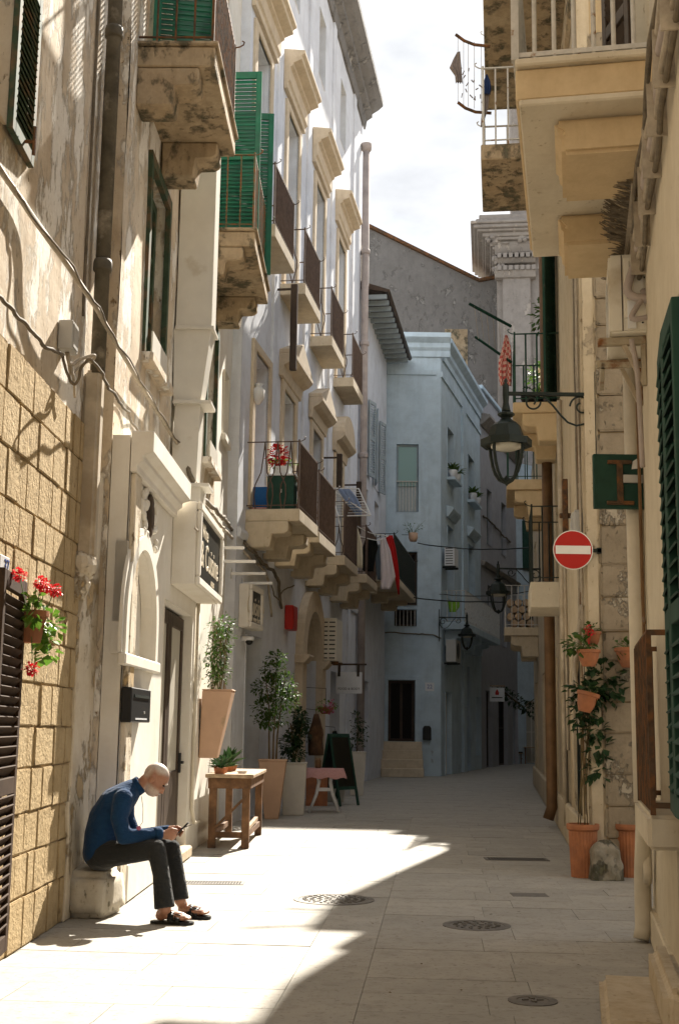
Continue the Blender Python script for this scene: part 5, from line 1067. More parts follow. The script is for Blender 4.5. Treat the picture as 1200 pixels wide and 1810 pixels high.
def ribbed(r0, r1, h, ribs=26, rim=.05):
    mb = MB(); n = ribs * 2; prof = [(r0, 0, 1), (r0 * .6 + r1 * .4, h * .4, 1), (r1 * .97, h - rim - .02, 1), (r1 * .97, h - rim - .019, 0), (r1 * 1.10, h - rim, 0), (r1 * 1.12, h - rim * .5, 0), (r1 * 1.10, h, 0), (r1 * .98, h, 0), (r1 * .95, h - .05, 0)]
    vs = []
    for r, z, q in prof:
        for j in range(n):
            a = 2 * math.pi * j / n; rr = r * (1 - (.035 if j % 2 and q else 0)); vs.append((rr * math.cos(a), rr * math.sin(a), z))
    k = len(prof); fs = [(i * n + j, i * n + (j + 1) % n, (i + 1) * n + (j + 1) % n, (i + 1) * n + j) for i in range(k - 1) for j in range(n)] + [tuple(reversed(range(n)))]
    return mb.add(vs, fs)
def taperpot(b, t, h, wall=.025):
    mb = MB().taper((b, b), (t, t), 0, h - .03); return mb.taper((t + .015, t + .015), (t + .02, t + .02), h - .03, h)

# ribbed terracotta pots on the ground, boulder between
pA = G(1036, 1553); pB = G(1118, 1552); pA.y += .14; pB.y += .14
for k, (p, lab) in enumerate(((pA, 'ribbed terracotta floor pot left of the boulder with a bare vine climbing out'), (pB, 'ribbed terracotta floor pot right of the boulder with low leaves'))):
    t = thing('terracotta_pot', lab, 'plant pot', p, 'floor pots at the stone end wall')
    ribbed(.125, .148, .52).build('pot', 'terra', t); MB().lathe([(.138, .485), (.001, .49)], 20).build('soil', 'soil', t)
    if k == 0:
        s_ = MB()
        for i in range(6):
            a = i; s_.tube([(.05 * math.cos(a), .05 * math.sin(a), .48), (.03 * math.cos(a) + .02, .05, .8), (.05 + .05 * math.sin(a * 2), .07, 1.15 + .1 * i), (.1 + .05 * math.cos(a * 3), .10, 1.7 + .06 * i)], .006, 5)
        s_.tube([(.05, .1, 1.35), (.2, .12, 1.15), (.42, .12, .98), (.60, .12, .80)], .007, 5).tube([(.1, .12, 1.25), (.35, .13, 1.18), (.55, .13, 1.12), (.7, .13, .95)], .005, 5).tube([(.55, .13, 1.0), (.66, .12, 1.3), (.7, .12, 1.7)], .005, 5)
        s_.build('vine_stems', 'stem', t, smooth=True)
        lf = MB()
        for (x, z_, rx_, rz_, n_) in ((.10, 1.86, .2, .17, 70), (.27, 1.98, .17, .16, 55), (.05, 1.66, .12, .14, 36), (.14, 1.46, .13, .10, 34), (.20, 1.28, .10, .10, 24), (.16, 1.05, .08, .10, 20), (.36, 1.82, .1, .1, 20)):
            bush(lf, (x, .04, z_), (rx_ * 1.15, .12, rz_ * 1.15), int(n_ * 1.6), .10, w=.85, shell=.2)
        lf.build('foliage', 'leafD', t)
    else:
        bush(MB(), (0, 0, .52), (.13, .13, .05), 30, .06).build('foliage', 'leafM', t)
pb = G(1075, 1557); pb.y += .13
bo_ = None
bo_ = remesh(MB().taper((.32, .26), (.27, .22), 0, .30).ell((0, 0, .28), (.14, .11, .10)).ell((.01, 0, .12), (.165, .14, .13)), 'boulder', .016, 'boulder', None, 3)
for v in bo_.data.vertices: v.co += noise.noise_vector(v.co * 8) * .02 + noise.noise_vector(v.co * 25) * .006
bo_.location = pb
tag(bo_, 'squat mossy stone bollard between the two ribbed terracotta pots', 'stone')
# half pots hung on the wall
def wallpot(p, r, h, label, fol):
    t = thing('hanging_pot', label, 'plant pot', p, 'terracotta pots hung on the corner')
    MB().lathe([(r * .55, 0), (r * .8, h * .35), (r * .96, h * .8), (r * 1.06, h * .82), (r * 1.08, h), (r * .95, h), (r * .9, h * .85), (.001, h * .84)], 22).build('pot', 'terra', t)
    MB().tube([(0, r * .9, h * .9), (0, r * 1.5, h * .9)], .008, 5).build('hook', 'iron', t)
    fol(t, h); return t
def ger(n, rad, fl, size=.06, off=(0, 0, 0), pet='petal', lm='leafM'):
    def f(t, h):
        tips = [(off[0] + random.uniform(-rad, rad), off[1] + random.uniform(-rad * .6, rad * .6), h + off[2] + random.uniform(.0, rad * .9)) for _ in range(12)]
        stems(MB(), (0, 0, h * .8), tips, .005).build('stems', 'stemG', t)
        bush(MB(), (off[0], off[1], h + rad * .35 + off[2]), (rad, rad * .7, rad * .6), n, size, w=.95, shell=.1).build('foliage', lm, t)
        for p in fl:
            s_ = MB().tube([(0, 0, h), (p[0] * .6, p[1], h + p[2] * .7), (p[0], p[1], h + p[2])], .004, 4); bush(s_, (p[0], p[1], h + p[2]), (.035, .035, .03), 26, .03, w=.9, shell=.1, clump=3).build('flower', pet, t)
    return f
q = atY(1040, 1178, 12.80); wallpot(q, .115, .17, 'terracotta wall pot with spilling geranium at the corner', ger(95, .17, [(-.0, 0, .22), (.03, 0, .17)], .07, (-.10, 0, 0)))
q = atY(1046, 1142, 12.98); wallpot(q, .09, .15, 'smaller terracotta pot behind the spilling geranium', ger(30, .09, [], .05))
q = atY(1032, 1258, 12.78); wallpot(q, .11, .2, 'tilted terracotta wall pot half hidden by dark vine leaves', ger(40, .12, [], .08, (0.02, 0, -.02), lm='leafD')).rotation_euler = (0, .25, 0)
q = atY(1112, 1180, 12.82); wallpot(q, .14, .20, 'wide terracotta wall pot with one red geranium bloom on the bare stone wall', ger(34, .13, [(.07, -.02, .15)], .06, (-.04, 0, -.04)))
# geranium on the left wall
x, z_ = FA.hit(52, 1136, .14)
t = thing('hanging_pot', 'terracotta pot with bright red trailing geranium beside the brown door shutter', 'plant pot', FA.at(x, .14, z_))
MB().lathe([(.07, 0), (.1, .16), (.115, .165), (.115, .2), (.1, .2), (.001, .17)], 20).build('pot', 'terra', t); MB().tube([(0, .1, .15), (0, .16, .15)], .008, 5).build('hook', 'iron', t)
fol = MB(); stm = MB(); 
for (px, py, rr, n_) in ((62, 1080, .09, 34), (78, 1098, .10, 38), (95, 1105, .08, 26), (78, 1130, .08, 30), (82, 1155, .07, 22), (60, 1060, .06, 14)):
    xx, zz = FA.hit(px, py, .2); bush(fol, (xx - x, -.06, zz - z_), (rr, rr * .9, rr * .8), n_, .062, w=1.0, shell=.1, clump=2); stm.tube([(0, 0, .18), ((xx - x) * .5, -.03, .2), (xx - x, -.06, zz - z_)], .004, 4)
fol.build('foliage', 'leafL', t); 
for (px, py) in ((35, 1016), (80, 1036), (97, 1043), (56, 1182), (72, 1030)):
    xx, zz = FA.hit(px, py, .22); stm.tube([(0, 0, .18), ((xx - x) * .6, -.06, (zz - z_) * .6), (xx - x, -.08, zz - z_)], .003, 4); bush(MB(), (xx - x, -.08, zz - z_), (.042, .042, .036), 110, .022, w=.9, shell=.1, clump=3).build('flower', 'petal', t)
stm.build('stems', 'stemG', t)
# number plate
x, z_ = FA.hit(8, 1000, .03)
t = thing('number_plate', 'white tile with blue number 37 above the brown door shutter', 'plate', FA.at(x, .022, z_)); MB().box(-.10, .10, -.012, 0, -.06, .06).build('tile', 'enamel', t, bevel=.004); lettering('37', .11, 'blue', t, .035, -.014, 0, depth=.002)

# planters along the left wall
x, z_ = FL.hit(372, 1335, .15)
t = thing('wall_planter', 'pale pink tapered planter fixed high on the white wall with upright leafy plant', 'planter', FL.at(15.35, .22, 1.06)); 
MB().taper((.22, .22), (.40, .36), 0, .80, (0, .1), (0, 0)).taper((.41, .37), (.41, .37), .801, .82).build('pot', 'pinkpot', t, bevel=.01); MB().box(-.06, .06, .16, .21, .3, .6).build('wall_bracket', 'box', t)
fo_ = MB(); st_ = MB()
for i in range(14): st_.tube([(random.uniform(-.1, .1), random.uniform(-.1, .1), .78), (random.uniform(-.12, .12), random.uniform(-.1, .1), 1.2), (random.uniform(-.16, .16), random.uniform(-.12, .12), 1.6)], .005, 4)
st_.build('stems', 'stem', t); 
for i in range(9): bush(fo_, (random.uniform(-.06, .06), random.uniform(-.06, .06), .95 + .085 * i), (.17, .16, .13), 90, .055, shell=.2)
fo_.build('foliage', 'leafM', t)
for i in range(10):
    pass
p = G(482, 1448); t = thing('floor_planter', 'tall pale pink tapered planter with a small tree beyond the wooden bench', 'planter', Matrix.Translation((p.x - .02, p.y + .1, 0)))
taperpot(.22, .44, .93).build('pot', 'pinkpot', t, bevel=.01); MB().box(-.2, .2, -.2, .2, .9, .925).build('soil', 'soil', t)
st_ = MB(); 
for dx in (-.06, .0, .05): st_.tube([(dx, 0, .9), (dx * 1.2, .02, 1.3), (dx * 1.6 + .02, .0, 1.7), (dx * 3 + .02, 0, 2.3)], [.016, .014, .011, .006], 6)
for i in range(16): a = random.uniform(0, 6.28); st_.tube([(0, 0, 1.4 + .06 * i), (.2 * math.cos(a), .2 * math.sin(a), 1.55 + .06 * i)], .005, 4)
st_.build('trunk', 'stem', t)
fo_ = MB()
for (dx, dy, z_, r_, n_) in ((0, 0, 1.55, .20, 90), (-.1, 0, 1.75, .24, 130), (.16, -.05, 1.85, .22, 110), (-.12, .05, 2.05, .24, 130), (.12, 0, 2.15, .22, 110), (-.05, 0, 2.35, .2, 100), (.02, 0, 2.55, .14, 60), (.28, -.1, 1.95, .12, 40), (-.2, 0, 1.55, .14, 40)): bush(fo_, (dx, dy, z_), (r_, r_, r_ * .75), int(n_ * 2), .07, shell=.2)
fo_.build('crown', 'leafM', t)
p = G(518, 1441); t = thing('floor_planter', 'white tapered planter with a dense dark shrub next to the pale pink planter', 'planter', Matrix.Translation((p.x, p.y + .15, 0)))
taperpot(.34, .42, .86).build('pot', 'whitepot', t, bevel=.01); MB().box(-.18, .18, -.18, .18, .83, .855).build('soil', 'soil', t)
fo_ = MB(); st_ = MB()
for i in range(8): bush(fo_, (random.uniform(-.12, .12), random.uniform(-.1, .1), 1.0 + .09 * i), (.2 - .012 * i, .18, .14), 110, .08, shell=.2)
for i in range(8): st_.tube([(0, 0, .84), (random.uniform(-.15, .15), random.uniform(-.1, .1), 1.5)], .008, 4)
st_.build('stems', 'stem', t); fo_.build('foliage', 'leafD', t)
p = G(630, 1406); t = thing('floor_planter', 'white tapered planter with a thin shrub past the chalkboard easel', 'planter', Matrix.Translation((p.x, p.y + .15, 0)))
taperpot(.28, .40, .93).build('pot', 'whitepot', t, bevel=.01); MB().box(-.17, .17, -.17, .17, .9, .925).build('soil', 'soil', t)
fo_ = MB(); st_ = MB()
for i in range(6): bush(fo_, (random.uniform(-.1, .12), 0, 1.0 + .13 * i), (.2 - .02 * i, .15, .12), 34, .09, shell=.3)
st_.tube([(0, 0, .9), (.03, 0, 1.3), (0, 0, 1.75)], .01, 5).build('stems', 'stem', t); fo_.build('foliage', 'leafD', t)

# wooden bench with succulents
tb = thing('work_bench', 'old brown timber work bench with pale worn top against the white wall', 'bench', FL.at(15.35, .12, 0))
BL, BW, BH = 2.0, .52, .87
MB().box(-.04, BL + .04, -BW - .03, .03, BH - .045, BH).build('top', 'woodtop', tb, bevel=.008, rough=.004)
MB().box(0.0, BL, -BW, -BW + .035, BH - .17, BH - .047).box(0, BL, -.035, 0, BH - .17, BH - .047).box(0, .035, -BW + .036, -.036, BH - .17, BH - .047).build('apron', 'wood', tb, bevel=.004)
lgm = MB().box(-.045, .045, -.045, .045, 0, BH - .047).mesh('leg', bevel=.006, rough=.004); lgm.materials.append(M['wood'])
for x in (.06, BL - .06):
    for y in (-BW + .06, -.06): obj('leg', lgm, None, tb, (x, y, 0))
for y in (-BW + .05, -.05): MB().box(.105, BL - .105, y - .02, y + .02, .12, .19).build('stretcher', 'wood', tb, bevel=.004)
MB().box(.03, .08, -BW + .1, -.1, .12, .19).build('stretcher', 'wood', tb, bevel=.004); MB().bar((.03, -.06, .2), (.03, -BW + .05, .62), .05, .03).build('brace', 'wood', tb); MB().bar((.2, -BW + .05, .22), (BL - .5, -BW + .05, .25), .045).build('loose_batten', 'woodtop', tb)
def succ(x, o_, r, label, n=26, up=.5):
    t = thing('succulent', label, 'plant', FL.at(x, o_, BH + .002), 'succulents on the work bench'); MB().lathe([(r * .45, 0), (r * .55, .07), (r * .5, .07), (.001, .06)], 14).build('pot', 'terra', t)
    mb = MB()
    for i in range(n):
        a = random.uniform(0, 6.28); mb.leaf((0, 0, .06), (math.cos(a), math.sin(a), random.uniform(.1, up * 2.4)), r * random.uniform(.8, 1.3), .28, .1)
    mb.build('rosette', 'leafD', t)
succ(15.45, .25, .14, 'spiky dark succulent at the near end of the work bench'); succ(15.85, .22, .16, 'low spreading succulent in the middle of the bench row', 34); succ(16.25, .25, .17, 'broad leafy succulent beside the tallest one', 34, .8)
succ(16.6, .22, .24, 'tallest loose succulent at the far end of the bench row', 30, 1.2)
t = thing('ash_tray', 'small round pale dish on the bench edge', 'dish', FL.at(15.65, .5, BH + .002)); MB().lathe([(.05, 0), (.065, .03), (.058, .03), (.045, .012), (.001, .01)], 16).build('dish', 'enamel', t)

# cafe corner in the shade
p = G(575, 1437)
t = thing('plastic_table', 'small white plastic table with pink tablecloth beside the chalkboard easel', 'table', Matrix.Translation((p.x - .02, p.y + .3, 0)))
MB().box(-.33, .33, -.33, .33, .70, .725).build('top', 'enamel', t, bevel=.01)
for a in (-1, 1):
    for b in (-1, 1): MB().tube([(a * .12, b * .26, .70), (a * .10, b * .26, .5), (a * .14, b * .27, .3), (a * .26, b * .29, .0)], [.03, .03, .028, .024], 8).build('leg', 'enamel', t, smooth=True)
MB().box(-.11, .11, -.275, -.25, .36, .42).build('stretcher', 'enamel', t, bevel=.005)
cl = MB(); n_ = 14
for i in range(n_ + 1):
    for j in range(n_ + 1):
        u, v = i / n_ * 2 - 1, j / n_ * 2 - 1; ex = max(abs(u), abs(v)); x, y = u * .38, v * .38; z_ = .735 if ex < .86 else .735 - (ex - .86) * 1.1 - .03 * math.sin(9 * (u + v)) * (ex - .86) * 4; cl.v.append((x, y, z_))
cl.f += [(i * (n_ + 1) + j, (i + 1) * (n_ + 1) + j, (i + 1) * (n_ + 1) + j + 1, i * (n_ + 1) + j + 1) for i in range(n_) for j in range(n_)]
tag(cl.build('tablecloth', 'c_pink', smooth=True), 'crumpled pink cloth over the small white plastic table', 'tablecloth').matrix_world = t.matrix_world
for dx, dy, lab in ((-.12, .05, 'amber glass jar on the pink tablecloth'),):
    j_ = thing('jar', lab, 'jar', t.matrix_world @ Matrix.Translation((dx, dy, .74))); MB().lathe([(.05, 0), (.055, .02), (.055, .12), (.04, .15)], 14).build('glass', 'pipeB', j_, smooth=True); MB().lathe([(.045, .15), (.045, .175)], 14).build('lid', 'woodtop', j_)
p = G(606, 1424)
t = thing('chalkboard_easel', 'dark green chalkboard easel standing outside the shop', 'easel', Matrix.Translation((p.x - .1, p.y + .1, 0)) @ Matrix.Rotation(.9, 4, 'Z'))
for s_, nm in ((-1, 'front_panel'), (1, 'rear_panel')):
    T = Matrix.Translation((0, s_ * .28, 0)) @ Matrix.Rotation(s_ * .2, 4, 'X'); mb = MB().box(-.3, -.25, -.015, .015, 0, 1.35, T).box(.25, .3, -.015, .015, 0, 1.35, T).box(-.25, .25, -.015, .015, 1.28, 1.35, T).box(-.25, .25, -.015, .015, .3, .36, T); o_ = mb.build(nm, 'dkgreen', t); MB().box(-.25, .25, -.006, .006, .36, 1.28, T).build('slate', 'board', o_)
p = G(588, 1420)
t = thing('trough_planter', 'low grey trough planter under the easel', 'planter', Matrix.Translation((p.x, p.y + .5, 0))); MB().taper((.42, .22), (.5, .28), 0, .3).build('trough', 'box', t, bevel=.01); bush(MB(), (0, 0, .4), (.26, .15, .16), 80, .08).build('foliage', 'leafD', t)
p = G(556, 1430)
t = thing('crate', 'upright reddish wooden crate behind the plastic table', 'crate', Matrix.Translation((p.x + .02, p.y + .9, 0))); MB().box(-.2, .2, -.02, .0, 0, .6).box(-.2, .2, .28, .3, 0, .6).box(-.2, -.18, .001, .279, 0, .6).box(.18, .2, .001, .279, 0, .6).box(-.18, .18, .001, .279, 0, .02).build('body', 'terra', t, bevel=.004)
# brown garments on the wall rail, potted plants
x, z_ = FC.hit(562, 1330, .25)
for k, (px, py0, py1, mt, lab) in enumerate(((566, 1262, 1335, 'wood', 'brown hooded coat hanging by the shop entrance'), (598, 1292, 1380, 'c_black', 'dark jacket draped beside the chalkboard easel'))):
    x, z1_ = FC.hit(px, py0, .3); z0_ = FC.hz(px, py1, .3)
    mb = MB(); n_ = 16; H__ = z1_ - z0_
    for i in range(9):
        v = i / 8
        for j in range(n_):
            a = 2 * math.pi * j / n_; rw = (.07 + .17 * min(1, v * 2.2)) * (1 + .12 * math.sin(5 * a + i)); mb.v.append((rw * math.cos(a), .6 * rw * math.sin(a), H__ * (1 - v)))
    mb.f += [(i * n_ + j, i * n_ + (j + 1) % n_, (i + 1) * n_ + (j + 1) % n_, (i + 1) * n_ + j) for i in range(8) for j in range(n_)] + [tuple(range(n_)), tuple(reversed(range(8 * n_, 9 * n_)))]
    t = thing('hanging_coat', lab, 'coat', FC.at(x, .22, z0_)); mb.build('garment', mt, t, smooth=True); MB().tube([(0, 0, H__), (0, 0, H__ + .08), (0, .22, H__ + .1)], .006, 5).build('hanger', 'iron', t)
# hanging basket and sign
x, z_ = FC.hit(580, 1262, .5)
t = thing('hanging_basket', 'hanging basket of pink petunias outside the shop', 'flower basket', FC.at(x, .45, z_)); MB().lathe([(.08, 0), (.16, .1), (.17, .13), (.15, .13), (.001, .1)], 16).build('basket', 'terra', t); MB().tube([(0, 0, .1), (0, 0, .5), (0, .45, .52)], .006, 5).build('hook', 'iron', t)
fo_ = bush(MB(), (0, 0, .16), (.34, .2, .12), 120, .06); fo_.build('foliage', 'leafL', t)
for i in range(9): bush(MB(), (random.uniform(-.3, .3), random.uniform(-.22, .1), random.uniform(.0, .25)), (.03, .03, .03), 14, .045, w=.95, clump=3, shell=.1).build('flower', 'petalP', t)
a, b = FC.hit(600, 1190, .1), FC.hit(630, 1226, .1)
sx_ = a[0]; z0_ = b[1] - .05
o0_, zt_ = FC.onx(594, 1188, sx_); o1_, _ = FC.onx(640, 1188, sx_); zb_ = FC.onx(620, 1226, sx_)[1]
t = thing('hanging_sign', 'small white shop sign hung from a beam, with black capitals', 'sign', FC.M @ Matrix.Translation((sx_, -o0_, zb_)) @ Matrix.Rotation(-math.pi / 2, 4, 'Z')); w_ = o1_ - o0_; h_ = zt_ - zb_
MB().box(0, w_, -.015, .015, 0, h_).build('board', 'enamel', t, bevel=.004); MB().box(-.2, w_ + .1, -.02, .02, h_ + .16, h_ + .2).build('beam', 'brown', t, bevel=.004)
for u in (.12, .85): MB().box(w_ * u - .03, w_ * u + .03, -.022, .022, h_ - .1, h_ + .16).build('strap', 'brown', t)
lettering('FOOD & BODY', .075, 'ink', t, w_ * .5, -.017, h_ * .22, depth=.002)
x, z_ = FC.hit(584, 1168, .3); z1_ = FC.hz(584, 1092, .3)
t = thing('air_conditioner', 'slatted outdoor air conditioner in the shade below the first palazzo balconies', 'air conditioner', FC.at(x, .0, z_))
MB().box(0, .85, -.42, -.08, 0, z1_ - z_).build('casing', 'acbody', t, bevel=.012)
slm = MB().box(-.006, 0.0, -.15, .15, -.012, .012).mesh('slat'); slm.materials.append(M['black'])
for i in range(9):
    for yy in (-.17, -.33): obj('slat', slm, None, t, (-.002, yy, .06 + i * (z1_ - z_ - .1) / 8.5), None, (1, .42, 1))
for dx in (.12, .7): MB().box(dx, dx + .04, -.45, 0, -.06, -.004).build('bracket', 'rust', t)

# ------------------------------------------------------------------ things on the first palazzo balcony
xb0 = bays[0][0]; xb1 = bays[0][1]
t = thing('balcony_cabinet', 'dark green cabinet with white top on the balcony with curled bars', 'cabinet', FC.at(xb0 + .35, .52, Z1 + .002)); MB().box(-.14, .14, -.22, .22, 0, .58).build('body', 'dkgreen', t, bevel=.008); MB().box(-.16, .16, -.24, .24, .582, .61).build('top', 'enamel', t, bevel=.006); MB().box(-.145, -.141, -.02, .0, .3, .36).build('handle', 'box', t)
t = thing('potted_plant', 'small leafy plant in white pot on the green cabinet', 'potted plant', FC.at(xb0 + .35, .52, Z1 + .614)); MB().taper((.18, .26), (.2, .3), 0, .14).build('pot', 'enamel', t, bevel=.01); bush(MB(), (0, 0, .18), (.16, .26, .1), 70, .05, clump=2).build('foliage', 'leafL', t)
bl_ = MB().ell((0, 0, 0), (.13, .15, .16), n=16, k=10).mesh('balloon', smooth=True, rough=.05, rs=9); 
t = thing('red_mop_head', 'bright red ruffled mop head above the green cabinet', 'mop', FC.at(xb0 + .45, .42, Z1 + .6)); MB().tube([(0, 0, -.6), (0, 0, .3)], .012, 6).build('handle', 'bone', t); bush(MB(), (0, 0, .38), (.12, .15, .15), 150, .09, w=.8, clump=3, shell=.3).build('head', 'c_red', t)
t = thing('blue_crate', 'blue plastic crate with pink lid edge on the balcony with curled bars', 'crate', FC.at(xb0 + .5, .22, Z1 + .002)); MB().box(-.2, .2, -.18, .18, .08, .42).build('body', 'c_bluebox', t, bevel=.01); MB().box(-.22, .22, -.2, .2, 0, .078).build('base', 'c_pink', t, bevel=.008)
t = thing('wall_bracket_light', 'white ornate wall bracket beside the balcony door', 'wall light', FC.at(xb0 + .2, 0, 6.75)); MB().box(-.06, .06, -.02, 0, -.2, .2).build('plate', 'bone', t, bevel=.01); MB().lathe([(.03, -.1), (.09, 0), (.1, .14), (.05, .2), (.07, .24)], 10, (0, -.12, 0)).build('shade', 'bone', t, smooth=True)
t = thing('potted_plant', 'round bright green plant on the second palazzo balcony', 'potted plant', FC.at(bays[1][0] + .2, .45, Z1 + .002)); MB().lathe([(.09, 0), (.13, .2), (.12, .2), (.001, .17)], 14).build('pot', 'terra', t); bush(MB(), (0, 0, .42), (.16, .2, .2), 90, .07, clump=2).build('foliage', 'leafL', t)

# laundry
def garment(label, mt, px0, px1, py0, py1, Y, prof, cat='garment', fold=.03, thick=.012, group='washing on the line'):
    """hanging cloth between pixel bounds at distance Y; prof gives left/right edges from top to bottom (0..1)"""
    a, b = atY(px0, py0, Y), atY(px1, py1, Y); w_, h_ = b.x - a.x, a.z - b.z
    mb = MB(); nr, nc = 16, 10; L0 = []
    for i in range(nr + 1):
        v = i / nr; k = v * (len(prof) - 1); i0 = min(int(k), len(prof) - 2); f_ = k - i0
        l = prof[i0][0] * (1 - f_) + prof[i0 + 1][0] * f_; r = prof[i0][1] * (1 - f_) + prof[i0 + 1][1] * f_
        for j in range(nc + 1):
            u = l + (r - l) * j / nc; mb.v.append((u * w_, fold * math.sin(j * 1.9 + v * 2) * (.4 + v) + fold * .6 * noise.noise(Vector((u * 3, v * 3, px0))), -v * h_))
    mb.f += [(i * (nc + 1) + j, (i + 1) * (nc + 1) + j, (i + 1) * (nc + 1) + j + 1, i * (nc + 1) + j + 1) for i in range(nr) for j in range(nc)]
    nv = len(mb.v); mb.v += [(x, y + thick, z) for x, y, z in mb.v]; mb.f += [tuple(reversed([i + nv for i in f])) for f in list(mb.f)]
    for i in range(nr):
        for j in (0, nc): p_, q_ = i * (nc + 1) + j, (i + 1) * (nc + 1) + j; mb.f.append((p_, q_, q_ + nv, p_ + nv))
    for j in range(nc):
        for i in (0, nr): p_, q_ = i * (nc + 1) + j, i * (nc + 1) + j + 1; mb.f.append((p_, q_, q_ + nv, p_ + nv))
    o = mb.build('hanging_garment', mt, smooth=True); o.location = a; return tag(o, label, cat, group)
LY = 28.3
cable('washing_line', 'white washing line slung beyond the palazzo balcony rail', [atY(622, 925, LY - .6), atY(655, 942, LY), atY(690, 948, LY + .3)], .012, 'bone', cat='washing line')
cable('washing_line', 'lower white washing line holding the dark clothes', [atY(636, 948, LY - .3), atY(668, 955, LY), atY(688, 946, LY + .3)], .01, 'bone', cat='washing line')
garment('cream sheet hanging at the balcony end', 'c_cream', 612, 641, 918, 1004, LY - .5, [(0.2, .5), (.1, .75), (.1, .95), (.35, 1), (.5, 1)])
garment('black shirt on the washing line', 'c_black', 638, 668, 953, 1010, LY, [(.25, .9), (.1, 1), (.1, .85), (.05, .8), (.15, .75)])
garment('dark grey trouser leg behind the black shirt', 'c_grey', 663, 675, 962, 1025, LY + .15, [(.1, .9), (0, 1), (.1, 1), (.3, 1)])
garment('pale lilac trousers on the washing line', 'c_white', 672, 702, 951, 1042, LY + .1, [(.0, .3), (0, .6), (.03, .75), (.03, .9), (.05, .6)])
garment('red towel at the end of the washing line', 'c_red', 681, 706, 946, 1051, LY + .25, [(0, .5), (.2, .75), (.5, .9), (.7, 1), (.9, 1)])
t = thing('drying_rack', 'white wire drying rack with a blue cloth on the palazzo balcony rail', 'drying rack', atY(618, 895, 26.2)); o_ = atY(618, 895, 26.2); wr = MB()
def RP(px, py, Y): return atY(px, py, Y) - o_
A_, B_, C_, D_2 = RP(582, 863, 26.5), RP(634, 864, 26.9), RP(655, 911, 25.6), RP(598, 912, 25.2)
for p_, q_ in ((A_, B_), (B_, C_), (C_, D_2), (D_2, A_), (A_, C_), (A_.lerp(D_2, .55), B_.lerp(C_, .5))): wr.tube([p_, q_], .014, 6)
for k in range(1, 10): wr.tube([A_.lerp(D_2, k / 10), B_.lerp(C_, k / 10)], .006, 5)
wr.tube([D_2, D_2 + Vector((.05, 0, -.3))], .012, 5).tube([A_.lerp(D_2, .5), A_.lerp(D_2, .5) + Vector((-.3, 0, -.28))], .012, 5).build('frame', 'bone', t)
garment('light blue cloth folded over the white drying rack', 'c_blue', 596, 640, 864, 912, 26.0, [(0, .5), (.25, .8), (.5, .98), (.8, 1)], fold=.05)
# racks on the right-hand upper balcony
t = thing('drying_rack', 'curved rusty drying arms with thin lines on the high right balcony', 'drying rack', atY(862, 135, 14.7)); o_ = atY(862, 135, 14.7); dr = MB()
for y0, pts in ((0, ((805, 61), (820, 72), (838, 79), (866, 82))), (1, ((809, 181), (822, 191), (840, 198), (868, 200)))):
    dr.tube([atY(px, py, 14.7 + .3 * y0) - o_ for px, py in pts], .02, 6)
dr.build('arm', 'rust', t); dl = MB()
for px in (809, 819, 827, 838, 850): dl.tube([atY(px, 66 + (px - 805) * .25, 14.7) - o_, atY(px, 182 + (px - 805) * .3, 15.0) - o_], .004, 4)
dl.build('line', 'cableL', t); pg = MB()
for i in range(16): pp = atY(random.choice((817, 826, 838, 850)) + random.uniform(-3, 3), random.uniform(118, 190), 14.85) - o_; pg.bar(pp, pp + Vector((random.uniform(-.04, .04), 0, random.uniform(.02, .06))), .012)
tag(pg.build('pegs', 'c_taupe', t), kind='stuff')
garment('taupe shirt drying on the curved rack', 'c_taupe', 793, 818, 91, 146, 14.8, [(.6, .8), (.3, .85), (.05, .9), (.45, .95), (.5, 1)], fold=.02, group='washing on the high balcony')
garment('navy sock cloth drying on the curved rack', 'c_navy', 852, 868, 131, 166, 14.8, [(.45, .55), (.15, .9), (.1, 1), (.2, .9)], fold=.015, group='washing on the high balcony')
garment('pale green cloth hanging under the navy one', 'c_taupe', 848, 868, 162, 224, 14.85, [(.3, .9), (.3, .8), (.2, .7), (.1, .45), (.05, .3)], fold=.015, group='washing on the high balcony')
# green balcony rack and gingham towel
M['armgreen'] = simple('matt green arm', (.012, .035, .025), 1.0, var=.2, spec=0.0)
gx = F2R.w(gnx, -.66, 7.2)
t = thing('drying_rack', 'dark green folding drying arms on the green balcony', 'drying rack', atY(903, 577, gx.y)); o_ = atY(903, 577, gx.y); dr = MB()
dr.tube([atY(903, 577, gx.y) - o_, atY(829, 537, gx.y + .2) - o_], .022, 6).tube([atY(903, 640, gx.y) - o_, atY(840, 596, gx.y + .9) - o_], .02, 6).build('arm', 'armgreen', t); dl = MB()
for k in range(6): dl.tube([atY(838 + k * 11, 542 + k * 6, gx.y + .15) - o_, atY(845 + k * 10, 600 + k * 7, gx.y + .8) - o_], .004, 4)
dl.build('line', 'cableL', t)
mt, tt, b_ = nodes('gingham cloth'); cc = coords(tt, False); ck = tt.nodes.new('ShaderNodeTexChecker'); ck.inputs['Scale'].default_value = 22; ck.inputs['Color1'].default_value = (.62, .42, .36, 1); ck.inputs['Color2'].default_value = (.45, .07, .07, 1); tt.links.new(cc, ck.inputs['Vector']); tt.links.new(ck.outputs['Color'], b_.inputs['Base Color']); b_.inputs['Roughness'].default_value = .9; M['gingham'] = mt
garment('red and white gingham towel hanging by the green balcony', 'gingham', 880, 905, 592, 682, gx.y + .1, [(.5, .7), (.3, .95), (.05, 1), (.0, 1), (.15, .95)], fold=.02, group='washing on the green balcony')
